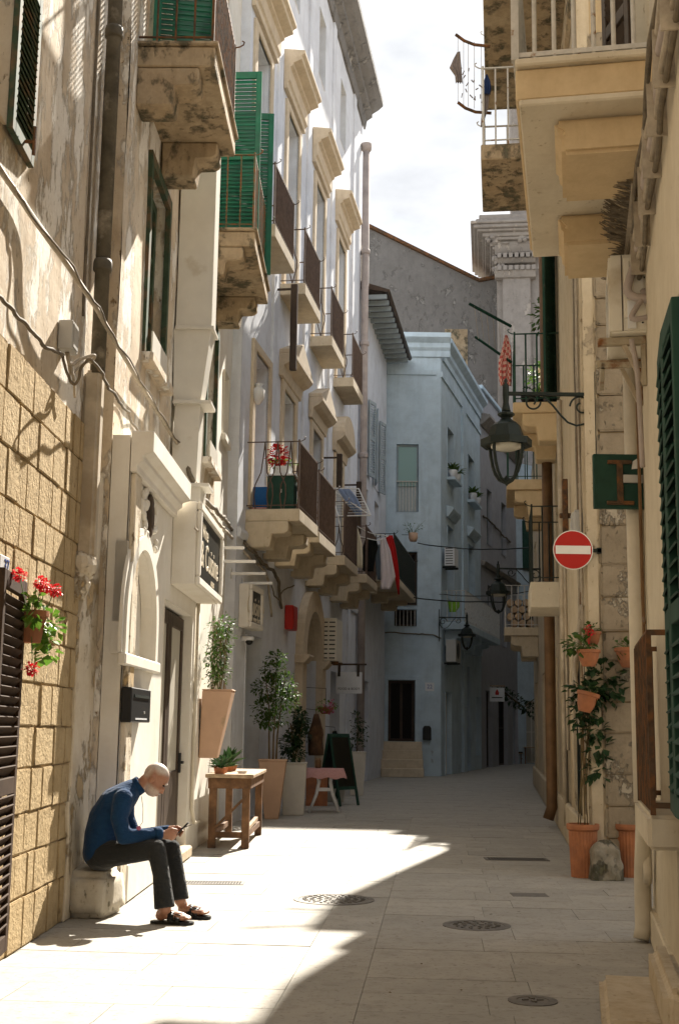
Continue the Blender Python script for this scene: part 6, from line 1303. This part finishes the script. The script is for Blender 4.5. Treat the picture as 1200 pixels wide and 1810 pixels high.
for k, px in enumerate((915, 933, 948)):
    p = F2R.w(gnx - .2 - .25 * k, -.45 + .12 * k, 6.202); t = thing('potted_plant', ('dark pot on the green balcony beside the towel', 'dark pot in the middle of the green balcony', 'dark pot on the green balcony beside the shutter')[k], 'potted plant', p); MB().lathe([(.08, 0), (.12, .1), (.11, .17), (.06, .19)], 12).build('pot', 'black', t, smooth=True); bush(MB(), (0, 0, .22), (.07, .07, .08), 14, .06).build('foliage', 'leafD', t)

# ------------------------------------------------------------------ cables on the left, wires across the bend
def PA(px, py, o_=.05): x, z_ = FA.hit(px, py, o_); return FA.w(x, -o_, z_)
def PB(px, py, o_=.06): x, z_ = FB.hit(px, py, o_); return FB.w(x, -o_, z_)
def PL(px, py, o_=.06): x, z_ = FL.hit(px, py, o_); return FL.w(x, -o_, z_)
def PC(px, py, o_=.08): x, z_ = FC.hit(px, py, o_); return FC.w(x, -o_, z_)
cable('cable', 'thick pale conduit slanting along the plaster from the near wall to the flue', [PA(-40, 238), PA(60, 385, .06), PA(160, 528, .2), PB(240, 665, .08), PB(318, 790, .08)], .02, 'cableL', wob=.006)
cable('cable', 'thin twisted cable beside the thick slanting conduit', [PA(-40, 232), PA(60, 380, .08), PA(160, 520, .23), PB(240, 658, .11), PB(318, 782, .11)], .008, 'cable', wob=.03)
cable('cable', 'dark bundled cable drooping to the junction box on the near wall', [PA(-30, 495), PA(20, 545, .06), PA(70, 600, .06), PA(112, 628, .08)], .014, 'cable', wob=.035)
cable('cable', 'bundled cable running from the junction box down to the cornice', [PA(112, 628, .08), PA(130, 680, .1), PA(150, 640, .22), PB(170, 645, .2), PB(200, 700, .1), PB(255, 770, .08), PB(310, 845, .08)], .012, 'cable', wob=.035)
x, z_ = FA.hit(122, 597, .06)
t = thing('junction_box', 'grey plastic junction box on the near wall beside the drainpipe', 'junction box', FA.at(x, 0, z_)); MB().box(-.09, .09, -.11, -.002, -.11, .11).build('body', 'box', t, bevel=.008); MB().box(-.07, .07, -.116, -.111, -.09, .09).build('cover', 'box', t, bevel=.003)
MB().hose([(0, -.05, -.11), (.02, -.08, -.2), (.14, -.12, -.12), (.24, -.2, -.06), (.3, -.16, -.1)], .014, 6).hose([(.02, -.05, -.11), (.04, -.08, -.26), (.16, -.12, -.16), (.26, -.18, -.09)], .009, 6).hose([(.0, -.06, -.11), (.05, -.1, -.3), (.12, -.1, -.42)], .01, 6).build('cable_loop', 'cableL', t, smooth=True)
cable('cable', 'heavy bundle of old cables running over the second shop', [PB(322, 800, .12), PL(345, 862, .1), PL(385, 905, .1), PB(402, 925, .12), PB(420, 945, .12), PC(440, 968, .1), PC(465, 995, .08), PC(490, 1022, .06), PC(498, 1075, .05)], .03, 'cable', wob=.03)
cable('cable', 'pale pipe following the heavy cable bundle over the second shop', [PL(352, 885, .08), PL(390, 928, .08), PB(415, 955, .1), PC(440, 985, .08), PC(470, 1015, .06), PC(480, 1090, .05)], .022, 'cableL', wob=.02)
cable('cable', 'thin cable dangling under the shop sign corner', [PL(345, 935, .3), PL(368, 950, .1), PL(385, 985, .05), PL(392, 945, .05)], .012, 'cableL', wob=.02)
cable('cable', 'thin cable looping below the second shop sign', [PC(480, 1035, .08), PC(492, 1060, .06), PC(500, 1045, .06), PC(520, 1035, .06)], .012, 'cable', wob=.03)
for k, (a, b, lab) in enumerate((((738, 960), (946, 967), 'upper overhead wire crossing the street bend'), ((776, 1050), (950, 1042), 'middle overhead wire crossing the street bend'), ((690, 1050), (930, 1062), 'lowest overhead wire with lumps crossing the street bend'))):
    cable('overhead_wire', lab, [atY(*a, 38.7), atY(*b, 33.5)], .018 if k != 1 else .013, 'iron', sag=.12, wob=.02)
cable('cable', 'wavy cable across the face of the blue-white house', [FE.w(*(lambda h: (h[0], -.04, h[1]))(FE.hit(px, py))) for px, py in ((680, 1118), (720, 1120), (760, 1122), (779, 1128))], .02, 'cable', wob=.04)
cable('cable', 'heavy wavy cable on the grey parapet house', [F3.w(*(lambda h: (h[0], -.05, h[1]))(F3.hit(px, py))) for px, py in ((851, 912), (868, 925), (885, 945), (900, 958))], .035, 'cable', wob=.05)

# ------------------------------------------------------------------ far street things
for k, (a, px) in enumerate(((wA, 0), (wB, 0))):
    for j in range(2):
        p = F2.w(a[0] + .25 + j * (a[1] - a[0] - .5), -.14, wz0 + .0); t = thing('potted_plant', ('spiky plant in white pot on the upper sill next to the house corner', 'spiky plant in white pot on the upper sill past the pilaster')[k], 'potted plant', p, ('sill pots of the corner window', 'sill pots of the farther window')[k])
        MB().lathe([(.1, 0), (.16, .2), (.15, .28), (.001, .26)], 12).build('pot', 'enamel', t, smooth=True); mb = MB()
        for i in range(26): an = random.uniform(0, 6.28); mb.leaf((0, 0, .26), (math.cos(an), math.sin(an), random.uniform(.2, 1.4)), random.uniform(.3, .5), .2, .4)
        mb.build('leaves', 'leafM', t)
x, z_ = F2.hit(784, 990, .3)
t = thing('air_conditioner', 'small white air conditioner on the corner of the blue-white house', 'air conditioner', F2.at(.15, .0, z_)); MB().box(0, .75, -.4, -.08, 0, .6).build('casing', 'enamel', t, bevel=.01)
for i in range(7):
    o_ = obj('slat', slm, None, t, (-.002, -.24, .07 + i * .08), None, (1, .8, 1))
[MB().box(q_, q_ + .04, -.42, 0, -.06, -.004).build('bracket', 'iron', t) for q_ in (.1, .6)]
x, z_ = F2.hit(800, 1170, .3)
t = thing('air_conditioner', 'grey air conditioner below the balcony of the corner house', 'air conditioner', F2.at(x, 0, z_)); MB().box(0, .9, -.4, -.08, 0, .7).build('casing', 'box', t, bevel=.01); MB().lathe([(.24, 0), (.25, .01), (.2, .012)], 20, T=Matrix.Translation((.35, -.405, .36)) @ Ty).build('fan_ring', 'black', t); [MB().box(q_, q_ + .04, -.42, 0, -.06, -.004).build('bracket', 'iron', t) for q_ in (.1, .6)]
x, z_ = F2.hit(802, 1065, .7)
garment('lime green cloth drying on the corner house balcony', 'c_lime', 791, 812, 1063, 1082, 40.2, [(0, 1), (.1, 1), (.15, .7)], cat='cloth', group='washing on the corner house')
c0_ = atY(877, 1216, 47); 
t = thing('hanging_sign', 'small white sign with red emblem hung from a wooden bar down the street', 'sign', Matrix.Translation(atY(878, 1240, 47))); s_ = 47 / F
MB().box(-13 * s_, 13 * s_, -.02, .02, 0, 24 * s_).build('board', 'enamel', t, bevel=.004); MB().box(-13 * s_, 14 * s_, -.03, .03, 26 * s_, 28 * s_).build('bar', 'woodtop', t)
for u in (-8, 8): MB().box(u * s_ - .01, u * s_ + .01, -.012, .012, 24 * s_, 26 * s_).build('strap', 'iron', t)
MB().prism([(-.06, .24), (.06, .24), (.075, .32), (.04, .40), (0, .46), (-.04, .40), (-.075, .32)], -.026, -.021, 'y').build('emblem', 'red', t); MB().box(-.2, .2, -.026, -.021, .13, .165).build('caption_line', 'ink', t)
t = thing('banner', 'tall narrow white banner with red panels by the far shop door', 'banner', Matrix.Translation(G(864, 1342))); s_ = 50 / F
MB().box(-.08, .08, -.02, .02, 0, 1.9).build('cloth', 'enamel', t); [MB().box(-.078, .078, -.026, -.021, a_, b_).build('red_panel', 'red', t) for a_, b_ in ((1.3, 1.85), (.5, .75))]
def chair(p, rz, lab):
    t = thing('wooden_chair', lab, 'chair', Matrix.Translation(p) @ Matrix.Rotation(rz, 4, 'Z'), 'cafe chairs at the far end')
    MB().box(-.2, .2, -.2, .2, .43, .46).build('seat', 'woodtop', t, bevel=.008)
    for a in (-.18, .18): MB().box(a - .018, a + .018, -.19, -.155, 0, .43).build('leg', 'wood', t); MB().box(a - .018, a + .018, .155, .19, 0, .85).build('leg', 'wood', t)
    MB().box(-.16, .16, .16, .18, .6, .68).box(-.16, .16, .16, .18, .76, .84).build('backrest', 'woodtop', t)
    MB().box(-.16, .16, -.18, -.165, .2, .23).build('stretcher', 'wood', t)
pc = G(915, 1350); chair((pc.x, pc.y, 0), 1.2, 'yellowish wooden cafe chair with dark cushion at the far end'); pc2 = G(940, 1348); chair((pc2.x + .3, pc2.y + .2, 0), -1.9, 'yellowish wooden cafe chair facing the cushioned one')
tag(MB().box(-.19, .19, -.19, .19, .462, .51).build('cushion', 'c_black', bevel=.02, seg=2), 'dark cushion on the far cafe chair', 'cushion').location = (pc.x, pc.y, 0)
t = thing('cafe_table', 'low wooden cafe table between the far chairs', 'table', Matrix.Translation((pc.x + .55, pc.y + .1, 0))); MB().box(-.3, .3, -.3, .3, .68, .72).build('top', 'woodtop', t, bevel=.01)
for a in (-.25, .25):
    for b in (-.25, .25): MB().box(a - .02, a + .02, b - .02, b + .02, 0, .68).build('leg', 'wood', t)
# greenery
vn = atY(925, 1255, 50); t = thing('climbing_plant', 'dark climbing plant arching over the far street', 'plant', Matrix.Translation((vn.x, 50, 0)))
fo_ = MB(); st_ = MB().tube([(1.0, .3, 0), (.9, .2, 1.8), (.6, 0, 2.8), (0, 0, vn.z + .1), (-.8, 0, vn.z + .7)], .03, 6); st_.build('stem', 'stem', t)
for k in range(9): bush(fo_, (-.9 + .22 * k, 0, vn.z + .75 - .14 * k), (.28, .25, .22), 40, .16)
fo_.build('foliage', 'leafD', t)
q = atY(690, 578, 41.5); t = thing('cactus', 'clump of tall green column cactus on the roof terrace', 'cactus', Matrix.Translation((q.x + .1, 41.5, ET)))
for i in range(11):
    a = random.uniform(-.5, .5); hh_ = random.uniform(.5, 1.05); MB().tube([(a, random.uniform(-.2, .2), 0), (a * 1.1, 0, hh_ * .5), (a * 1.15 + random.uniform(-.05, .05), 0, hh_ - .06), (a * 1.15, 0, hh_)], [.06, .075, .07, .02], 8).build('column', 'leafM', t, smooth=True)
pt = F3.w(.6, .6, T3 - .0); 
p = FD.w(5.2, -1.15, 5.9); t = thing('hanging_pot', 'pale hanging pot with a straggly plant outside the dark balcony rail', 'plant pot', Matrix.Translation(atY(730, 957, 37.6))); MB().lathe([(.1, 0), (.14, .1), (.14, .26), (.12, .26), (.001, .22)], 14).build('pot', 'pinkpot', t, smooth=True); stems(MB(), (0, 0, .22), [(random.uniform(-.3, .4), random.uniform(-.1, .1), random.uniform(.4, .7)) for _ in range(9)]).build('stems', 'stemG', t); MB().tube([(-.35, 0, .2), (0, 0, .2)], .01, 5).build('hook', 'iron', t)
bush(MB(), (0, 0, .42), (.3, .15, .18), 34, .08).build('foliage', 'leafM', t)

# unseen tub shrubs added on the roof edge for a ragged street shadow
for k, (d_, z_, lab) in enumerate(((22.4, 8.5, 'tub shrub added on the unseen roof edge beside the attic of the firewood house'), (26.6, 8.5, 'tub shrub by the chimney added on the unseen low roof above the firewood house'), (30.2, 8.5, 'spreading tub shrub added at the far end of the unseen low roof'))):
    t = thing('shadow_shrub', lab, 'shrub', F2B.at(rb(d_), -.3, z_)); MB().lathe([(.14, 0), (.2, .3), (.18, .3), (.001, .26)], 14).build('tub', 'terra', t); bush(MB(), (0, -.15, .62), (.5, .4, .4), 260, .13, clump=1.2).build('foliage', 'leafM', t); stems(MB(), (0, 0, .26), [(random.uniform(-.3, .3), random.uniform(-.3, .1), .7) for _ in range(8)], .012).build('stems', 'stem', t)
# a few dry leaves and bits on the paving
for k in range(14):
    p = G(random.uniform(650, 1120), random.uniform(1560, 1790), .003); mb = MB().leaf((0, 0, .002), (random.uniform(-1, 1), random.uniform(-1, 1), .08), random.uniform(.02, .045), .6, 0)
    o = mb.build('fallen_leaf', 'stem'); o.location = p; tag(o, 'dry curled leaf lying on the shaded paving', 'leaf', 'dry leaves on the paving')
# ------------------------------------------------------------------ seat stone and the seated man
def mp_(zx, zy, Y): return atY(130 + zx / 4.8, 1320 + zy / 4.8, Y)
sp0 = Vector((-2.02, 9.72, 0)); zt = mp_(200, 1015, 9.9).z
sb = MB()
x0w = -2.035; x1t = mp_(345, 1010, 9.85).x; x1b = mp_(290, 1460, 9.75).x
sb.add([(x0w, 9.72, 0), (x1b, 9.72, 0), (x1b + .08, 10.22, 0), (x0w, 10.22, 0), (x0w, 9.74, zt - .02), (x1t, 9.74, zt - .03), (x1t + .02, 10.2, zt - .02), (x0w, 10.2, zt)], [(0, 3, 2, 1), (4, 5, 6, 7), (0, 1, 5, 4), (1, 2, 6, 5), (2, 3, 7, 6), (3, 0, 4, 7)])
me = sb.mesh('seat_stone', bevel=.05, seg=3); bm = bmesh.new(); bm.from_mesh(me); bmesh.ops.subdivide_edges(bm, edges=[e for e in bm.edges if e.calc_length() > .15], cuts=3, use_grid_fill=True)
for v in bm.verts: v.co += noise.noise_vector(v.co * 7) * .012
bm.to_mesh(me); bm.free()
for p in me.polygons: p.use_smooth = True
tag(obj('seat_stone', me, 'seatstone'), 'rough worn stone block against the wall that the man sits on', 'stone')

MAN = thing('person', 'man in blue jumper, dark trousers and black sandals hunched over a phone', 'person', Matrix.Translation((mp_(230, 930, 9.85).x, 9.85, 0)))
MO = MAN.matrix_world.translation
def mv(zx, zy, Y): return mp_(zx, zy, Y) - MO
def chain(mb, pts, n=12, hem=False):
    """tapered limb: dense rings through joints (p, r)"""
    P, Rr = [], []
    for (a, ra), (b, rb_) in zip(pts[:-1], pts[1:]):
        for i in range(6): f_ = i / 6; P.append(Vector(a).lerp(Vector(b), f_)); Rr.append(ra + (rb_ - ra) * f_)
    P.append(Vector(pts[-1][0])); Rr.append(pts[-1][1]); mb.tube(P, Rr, n)
    for p, r in (pts[:-1] if hem else pts): mb.ell(p, (r, r, r), n=n)
    return mb
def trunk(mb, pts):
    for (a, ra, ya), (b, rb_, yb) in zip(pts[:-1], pts[1:]):
        for i in range(5): f_ = i / 5; r = ra + (rb_ - ra) * f_; mb.ell(Vector(a).lerp(Vector(b), f_), (r, ya + (yb - ya) * f_, r), n=16, k=10)
    p, r, y_ = pts[-1]; mb.ell(p, (r, y_, r), n=16, k=10); return mb
TY = 9.86
torso = [(mv(235, 870, TY), .125, .175), (mv(245, 740, TY), .128, .165), (mv(285, 610, TY), .132, .175), (mv(360, 490, TY), .128, .195), (mv(440, 415, TY), .098, .19), (mv(500, 360, TY), .07, .12)]
shN, shF = mv(425, 445, TY - .19), mv(440, 440, TY + .19)
armN = [(shN, .078), (mv(390, 600, TY - .23), .068), (mv(425, 765, TY - .24), .058), (mv(580, 755, TY - .20), .054), (mv(735, 735, TY - .13), .040)]
armF = [(shF, .075), (mv(450, 600, TY + .23), .066), (mv(520, 760, TY + .22), .056), (mv(660, 735, TY + .15), .05), (mv(800, 705, TY + .07), .038)]
legN = [(mv(255, 915, TY - .10), .105), (mv(480, 890, TY - .17), .090), (mv(705, 868, TY - .22), .072), (mv(745, 1080, TY - .27), .064), (mv(775, 1370, TY - .31), .068)]
legF = [(mv(255, 915, TY + .10), .105), (mv(520, 880, TY + .08), .088), (mv(835, 862, TY + .06), .068), (mv(880, 1090, TY - .0), .060), (mv(905, 1300, TY - .03), .063)]
scale = lambda ch, k: [(p, r * k) for p, r in ch]
# head axes: face turned down towards the phone
fa = R_(40); hf = Vector((math.cos(fa), 0, -math.sin(fa))); hu = Vector((math.sin(fa), 0, math.cos(fa))); hs = Vector((0, 1, 0))
HT = Matrix((hf, hs, hu)).transposed()                       # columns: forward, side, up
HC = mv(702, 272, TY - .01)
def hp(f_, s_, u_): return HC + hf * f_ + hs * s_ + hu * u_
bd = MB()
trunk(bd, [(p, r * .85, y_ * .88) for p, r, y_ in torso])
for ch in (armN, armF, legN, legF): chain(bd, scale(ch, .72))
chain(bd, [(mv(500, 365, TY), .062), (mv(585, 325, TY), .056), (hp(-.045, 0, -.06), .055)])
bd.ell(hp(-.012, 0, .022), (.102, .078, .096), HT, 20, 14).ell(hp(.028, 0, -.055), (.068, .058, .078), HT, 16, 12).ell(hp(.05, 0, -.098), (.035, .036, .028), HT)
bd.ell(hp(.078, 0, .018), (.018, .05, .014), HT).ell(hp(.093, 0, -.03), (.016, .013, .026), HT).ell(hp(.104, 0, -.046), (.014, .015, .012), HT).ell(hp(.082, .026, -.03), (.016, .018, .018), HT).ell(hp(.082, -.026, -.03), (.016, .018, .018), HT)
bd.ell(hp(.088, 0, -.078), (.010, .024, .006), HT).ell(hp(.087, 0, -.091), (.010, .022, .007), HT)
for s_ in (-1, 1): bd.ell(hp(-.014, s_ * .083, -.014), (.021, .014, .035), HT @ Matrix.Rotation(-.2, 3, 'Y'))
# hands: palm, four bent fingers, thumb
PH = mv(905, 712, TY - .05)
def hand(mb, wrist, palm, tips, thumb):
    chain(mb, [(wrist, .028), (Vector(wrist).lerp(Vector(palm), .5), .029)])
    d = (Vector(palm) - Vector(wrist)).normalized()
    T = Matrix((d, Vector((0, 1, 0)), d.cross(Vector((0, 1, 0))))).transposed()
    mb.ell(palm, (.048, .022, .036), T, 14, 10)
    for (a, b, c_) in tips: chain(mb, [(a, .0105), (b, .0095), (c_, .008)], 8)
    a, b, c_ = thumb; chain(mb, [(a, .013), (b, .011), (c_, .009)], 8)
wn = mv(738, 735, TY - .13); pn = mv(795, 748, TY - .12)
fN = [(mv(815 + 5 * i, 735 + 17 * i, TY - .125 + .004 * i), mv(858 - 7 * i, 722 + 22 * i, TY - .11 + .005 * i), mv(892 - 14 * i, 735 + 17 * i, TY - .075)) for i in range(4)]
hand(bd, wn, pn, fN, (mv(790, 715, TY - .125), mv(835, 695, TY - .11), mv(880, 705, TY - .085)))
wf = mv(805, 703, TY + .07); pf = mv(850, 700, TY + .04)
fF = [(mv(872 + 4 * i, 700 + 14 * i, TY + .02), mv(912 - 3 * i, 702 + 14 * i, TY - .0), mv(932 - 9 * i, 718 + 14 * i, TY - .03)) for i in range(4)]
hand(bd, wf, pf, fF, (mv(850, 685, TY + .01), mv(885, 678, TY - .01), mv(912, 690, TY - .03)))
# feet
def foot(mb, heel, toe, ank, w_):
    h, t = Vector(heel), Vector(toe); d = (t - h).normalized()
    chain(mb, [(ank, .042), (h + Vector((.03, 0, .045)), .038)]); mb.ell(h + d * .035 + Vector((0, 0, .036)), (.045, .034, .036))
    mb.ell(h.lerp(t, .5) + Vector((0, 0, .04)), (.10, .040, .034)); mb.ell(h.lerp(t, .75) + Vector((0, 0, .028)), (.075, .047, .024))
    sd = Vector((-d.y, d.x, 0))
    for k in range(5):
        o_ = (k - 2) * .019; ln = (.0, .006, .004, -.006, -.016)[k]; mb.ell(t + sd * o_ + d * (ln - .012) + Vector((0, 0, .026)), (.02, .0105, .0115))
gN = lambda zx, zy: G(130 + zx / 4.8, 1320 + zy / 4.8, 0) - MO
hN = gN(705, 1500); tN = gN(1000, 1512); hF = gN(900, 1440); tF = gN(1085, 1458)
for v in (hN, tN, hF, tF): v.z = .022
tN = hN + (tN - hN).normalized() * .255; tF = hF + (tF - hF).normalized() * .25
foot(bd, hN, tN, legN[-1][0], 1); foot(bd, hF, tF, legF[-1][0], 1)
mt, tt, b_ = nodes('skin'); cc = coords(tt, False); n1 = tnoise(tt, 14, 5, coord=cc); n2 = tnoise(tt, 60, 3, coord=cc)
at_ = tt.nodes.new('ShaderNodeAttribute'); at_.attribute_name = 'hair'; nh = tnoise(tt, 120, 4, coord=cc)
hm = tt.nodes.new('ShaderNodeMath'); hm.operation = 'MULTIPLY'; tt.links.new(at_.outputs['Fac'], hm.inputs[0]); tt.links.new(ramp(tt, nh, .3, .6, .55, 1), hm.inputs[1])
col = mixc(tt, hm.outputs[0], mixc(tt, ramp(tt, n1, .35, .7), (.33, .155, .09), (.43, .215, .135)), (.64, .58, .51)); tt.links.new(col, b_.inputs['Base Color']); b_.inputs['Roughness'].default_value = .5; b_.inputs['Subsurface Weight'].default_value = .12; b_.inputs['Subsurface Radius'].default_value = (.01, .004, .002); bump(tt, b_, [(n2, 1)], .12, .003); M['skin'] = mt
body = remesh(bd, 'body', .0065, 'skin', MAN, 2)
sm_ = lambda a, b, x: max(0, min(1, (x - a) / (b - a)))
at2 = body.data.attributes.new('hair', 'FLOAT', 'POINT')
for i, v in enumerate(body.data.vertices):
    q = v.co - HC; f_, s_, u_ = q.dot(hf), q.y, q.dot(hu); w_ = 0
    if q.length < .2:
        w_ = max(sm_(.035, .075, u_ - .5 * max(0, f_)), sm_(.03, .07, -f_) * sm_(-.05, -.02, u_) * .8)
        bw = sm_(.035, .065, -u_) * sm_(-.035, -.005, f_) * (1 if u_ > -.15 else 0)
        if f_ > .088 and u_ > -.062: bw = 0
        if abs(s_) < .024 and f_ > .08 and -.095 < u_ < -.074: bw *= .25
        w_ = max(w_, bw * .72)
    at2.data[i].value = w_
# jumper
def clothmat(name, c, c2, sc=2.5):
    mt, t, b = nodes(name); cc = coords(t, False); n = tnoise(t, sc * 3, 6, coord=cc, rough=.6); f_ = tnoise(t, 9, 3, sc=(1, 1.2, 2.2), coord=cc); fine = tnoise(t, 260, 2, coord=cc)
    t.links.new(mixc(t, ramp(t, n, .3, .7), c, c2), b.inputs['Base Color']); b.inputs['Roughness'].default_value = .95; b.inputs['Specular IOR Level'].default_value = .1; b.inputs['Sheen Weight'].default_value = .12
    bump(t, b, [(f_, 1.0), (fine, .05)], .7, .035); return mt
M['jumper'] = clothmat('blue jumper', (.010, .036, .095), (.014, .052, .125)); M['trousers'] = clothmat('charcoal trousers', (.022, .024, .024), (.033, .034, .034))
jm = trunk(MB(), [(torso[0][0] - Vector((.0, 0, .015)), .138, .19)] + [(p, r * 1.06, y_ * 1.04) for p, r, y_ in torso[1:5]] + [(torso[5][0], .078, .095)])
chain(jm, armN); chain(jm, armF)
remesh(jm, 'jumper', .011, 'jumper', MAN, 5)
col_c = mv(545, 335, TY); ax = (mv(600, 300, TY) - mv(500, 370, TY)).normalized(); Tc = ax.to_track_quat('Z', 'Y').to_matrix().to_4x4(); Tc.translation = col_c
MB().lathe([(.066, -.05), (.072, -.015), (.070, .03), (.066, .035), (.060, .0)], 22, T=Tc).build('collar', 'jumper', MAN, smooth=True)
cuf = Matrix.Translation(armN[-1][0]) @ (armN[-1][0] - armN[-2][0]).to_track_quat('Z', 'Y').to_matrix().to_4x4()
MB().lathe([(.046, -.05), (.049, -.03), (.049, .0), (.044, .012), (.036, .012)], 18, T=cuf).build('cuff', 'jumper', MAN, smooth=True)
tr = trunk(MB(), [(mv(230, 915, TY), .118, .185), (mv(270, 925, TY), .11, .18)]); chain(tr, legN[:-1] + [(legN[-1][0], .078)], 16, True); chain(tr, legF[:-1] + [(legF[-1][0], .072)], 16, True)
remesh(tr, 'trousers', .009, 'trousers', MAN, 3)
# hair, beard
M['hair'] = simple('short white hair', (.66, .60, .53), .9, var=.25, scale=60, bstr=.5, rand=False); M['beard'] = simple('white stubble beard', (.60, .53, .46), .9, var=.35, scale=70, bstr=.6, rand=False)
def shell(name, mat, c, r, keep, n=36, k=26):
    mb = MB().ell((0, 0, 0), (1, 1, 1), None, n, k); fs = []
    for f in mb.f:
        q = sum((Vector(mb.v[i]) for i in f), Vector()) / len(f)
        if keep(q.x * r[0] + c[0], q.y * r[1] + c[1], q.z * r[2] + c[2]): fs.append(f)
    mb.f = fs; used = {i for f in fs for i in f}
    vs = [hp(c[0] + v[0] * r[0] + .0015 * math.sin(97 * v[1] + 53 * v[2]), c[1] + v[1] * r[1], c[2] + v[2] * r[2]) for v in mb.v]; idx = {}; nv = []
    for i in sorted(used): idx[i] = len(nv); nv.append(vs[i])
    m2 = MB().add(nv, [tuple(idx[i] for i in f) for f in fs]); o = m2.build(name, mat, MAN, smooth=True)
    s_ = o.modifiers.new('thick', 'SOLIDIFY'); s_.thickness = .003; return o
MB().ell(hp(.094, 0, -.066), (.012, .026, .007), HT).build('moustache', 'beard', MAN, smooth=True)
for s_ in (-1, 1):
    MB().ell(hp(.083, s_ * .031, .004), (.010, .012, .008), HT, 12, 8).build('eye', 'ink', MAN, smooth=True); MB().ell(hp(.090, s_ * .031, .021), (.008, .022, .005), HT).build('eyebrow', 'hair', MAN, smooth=True)
# sandals
def sandal(h, t, lab):
    h, t = Vector(h), Vector(t); d = (t - h).normalized(); sd = Vector((-d.y, d.x, 0)); L_ = (t - h).length
    T = Matrix((d, sd, Vector((0, 0, 1)))).transposed().to_4x4(); T.translation = Vector((h.x, h.y, 0))
    out = [(-.045, -.02), (-.03, -.038), (.05, -.040), (.12, -.042), (.2, -.055), (L_, -.05), (L_ + .028, -.02), (L_ + .03, .015), (L_, .045), (.2, .05), (.1, .04), (.0, .036), (-.035, .028)]
    mb = MB(); mb.prism(out, .001, .024, 'z'); mb.v = [tuple(T @ Vector(v)) for v in mb.v]; o = mb.build('sandal', 'black', MAN, bevel=.004)
    for a, zt_ in ((.12, .094), (.17, .078)):
        st = MB()
        for i in range(10):
            an0, an1 = math.pi * i / 10, math.pi * (i + 1) / 10
            for an, w0 in ((an0, 0),): 
                q0 = (a, .052 * math.cos(an0), .018 + (zt_ - .018) * math.sin(an0)); q1 = (a, .052 * math.cos(an1), .018 + (zt_ - .018) * math.sin(an1))
                st.add([T @ Vector((q0[0] - .024, q0[1], q0[2] + .005)), T @ Vector((q0[0] + .02, q0[1], q0[2] - .004)), T @ Vector((q1[0] + .02, q1[1], q1[2] - .004)), T @ Vector((q1[0] - .024, q1[1], q1[2] + .005))], [(0, 1, 2, 3)])
        s2 = st.build('strap', 'black', o, smooth=True); s_ = s2.modifiers.new('t', 'SOLIDIFY'); s_.thickness = .005
sandal(hN, tN, 0); sandal(hF, tF, 0)
# phone with flip stand
pc_ = mp_(918, 702, TY - .055); pd = (mp_(972, 655, TY - .055) - mp_(878, 752, TY - .055)).normalized()
Tp = Matrix((pd, Vector((0, 1, 0)), pd.cross(Vector((0, 1, 0))))).transposed().to_4x4(); Tp.translation = pc_
t = thing('phone', 'dark phone in a folio case held in both hands by the seated man', 'phone', Tp)
MB().box(-.072, .072, -.036, .036, -.005, .005).build('body', 'black', t, bevel=.003); MB().box(-.066, .066, -.032, .032, -.0065, -.0052).build('screen', 'pane', t); MB().box(.02, .085, -.036, .036, .006, .010, Matrix.Rotation(.45, 4, 'Y')).build('case_flap', 'brown', t)
# lanyard with a badge
t = thing('lanyard', 'thin lanyard with a small pink badge hanging from the mans neck', 'lanyard', Matrix.Translation(mp_(580, 560, TY - .1)))
o_ = t.matrix_world.translation; MB().tube([mp_(578, 420, TY - .06) - o_, mp_(592, 520, TY - .12) - o_, mp_(588, 640, TY - .16) - o_, mp_(560, 680, TY - .2) - o_], .0025, 5).build('cord', 'cableL', t); MB().ell(mp_(556, 690, TY - .265) - o_, (.018, .006, .016)).build('badge', 'petalP', t, smooth=True)
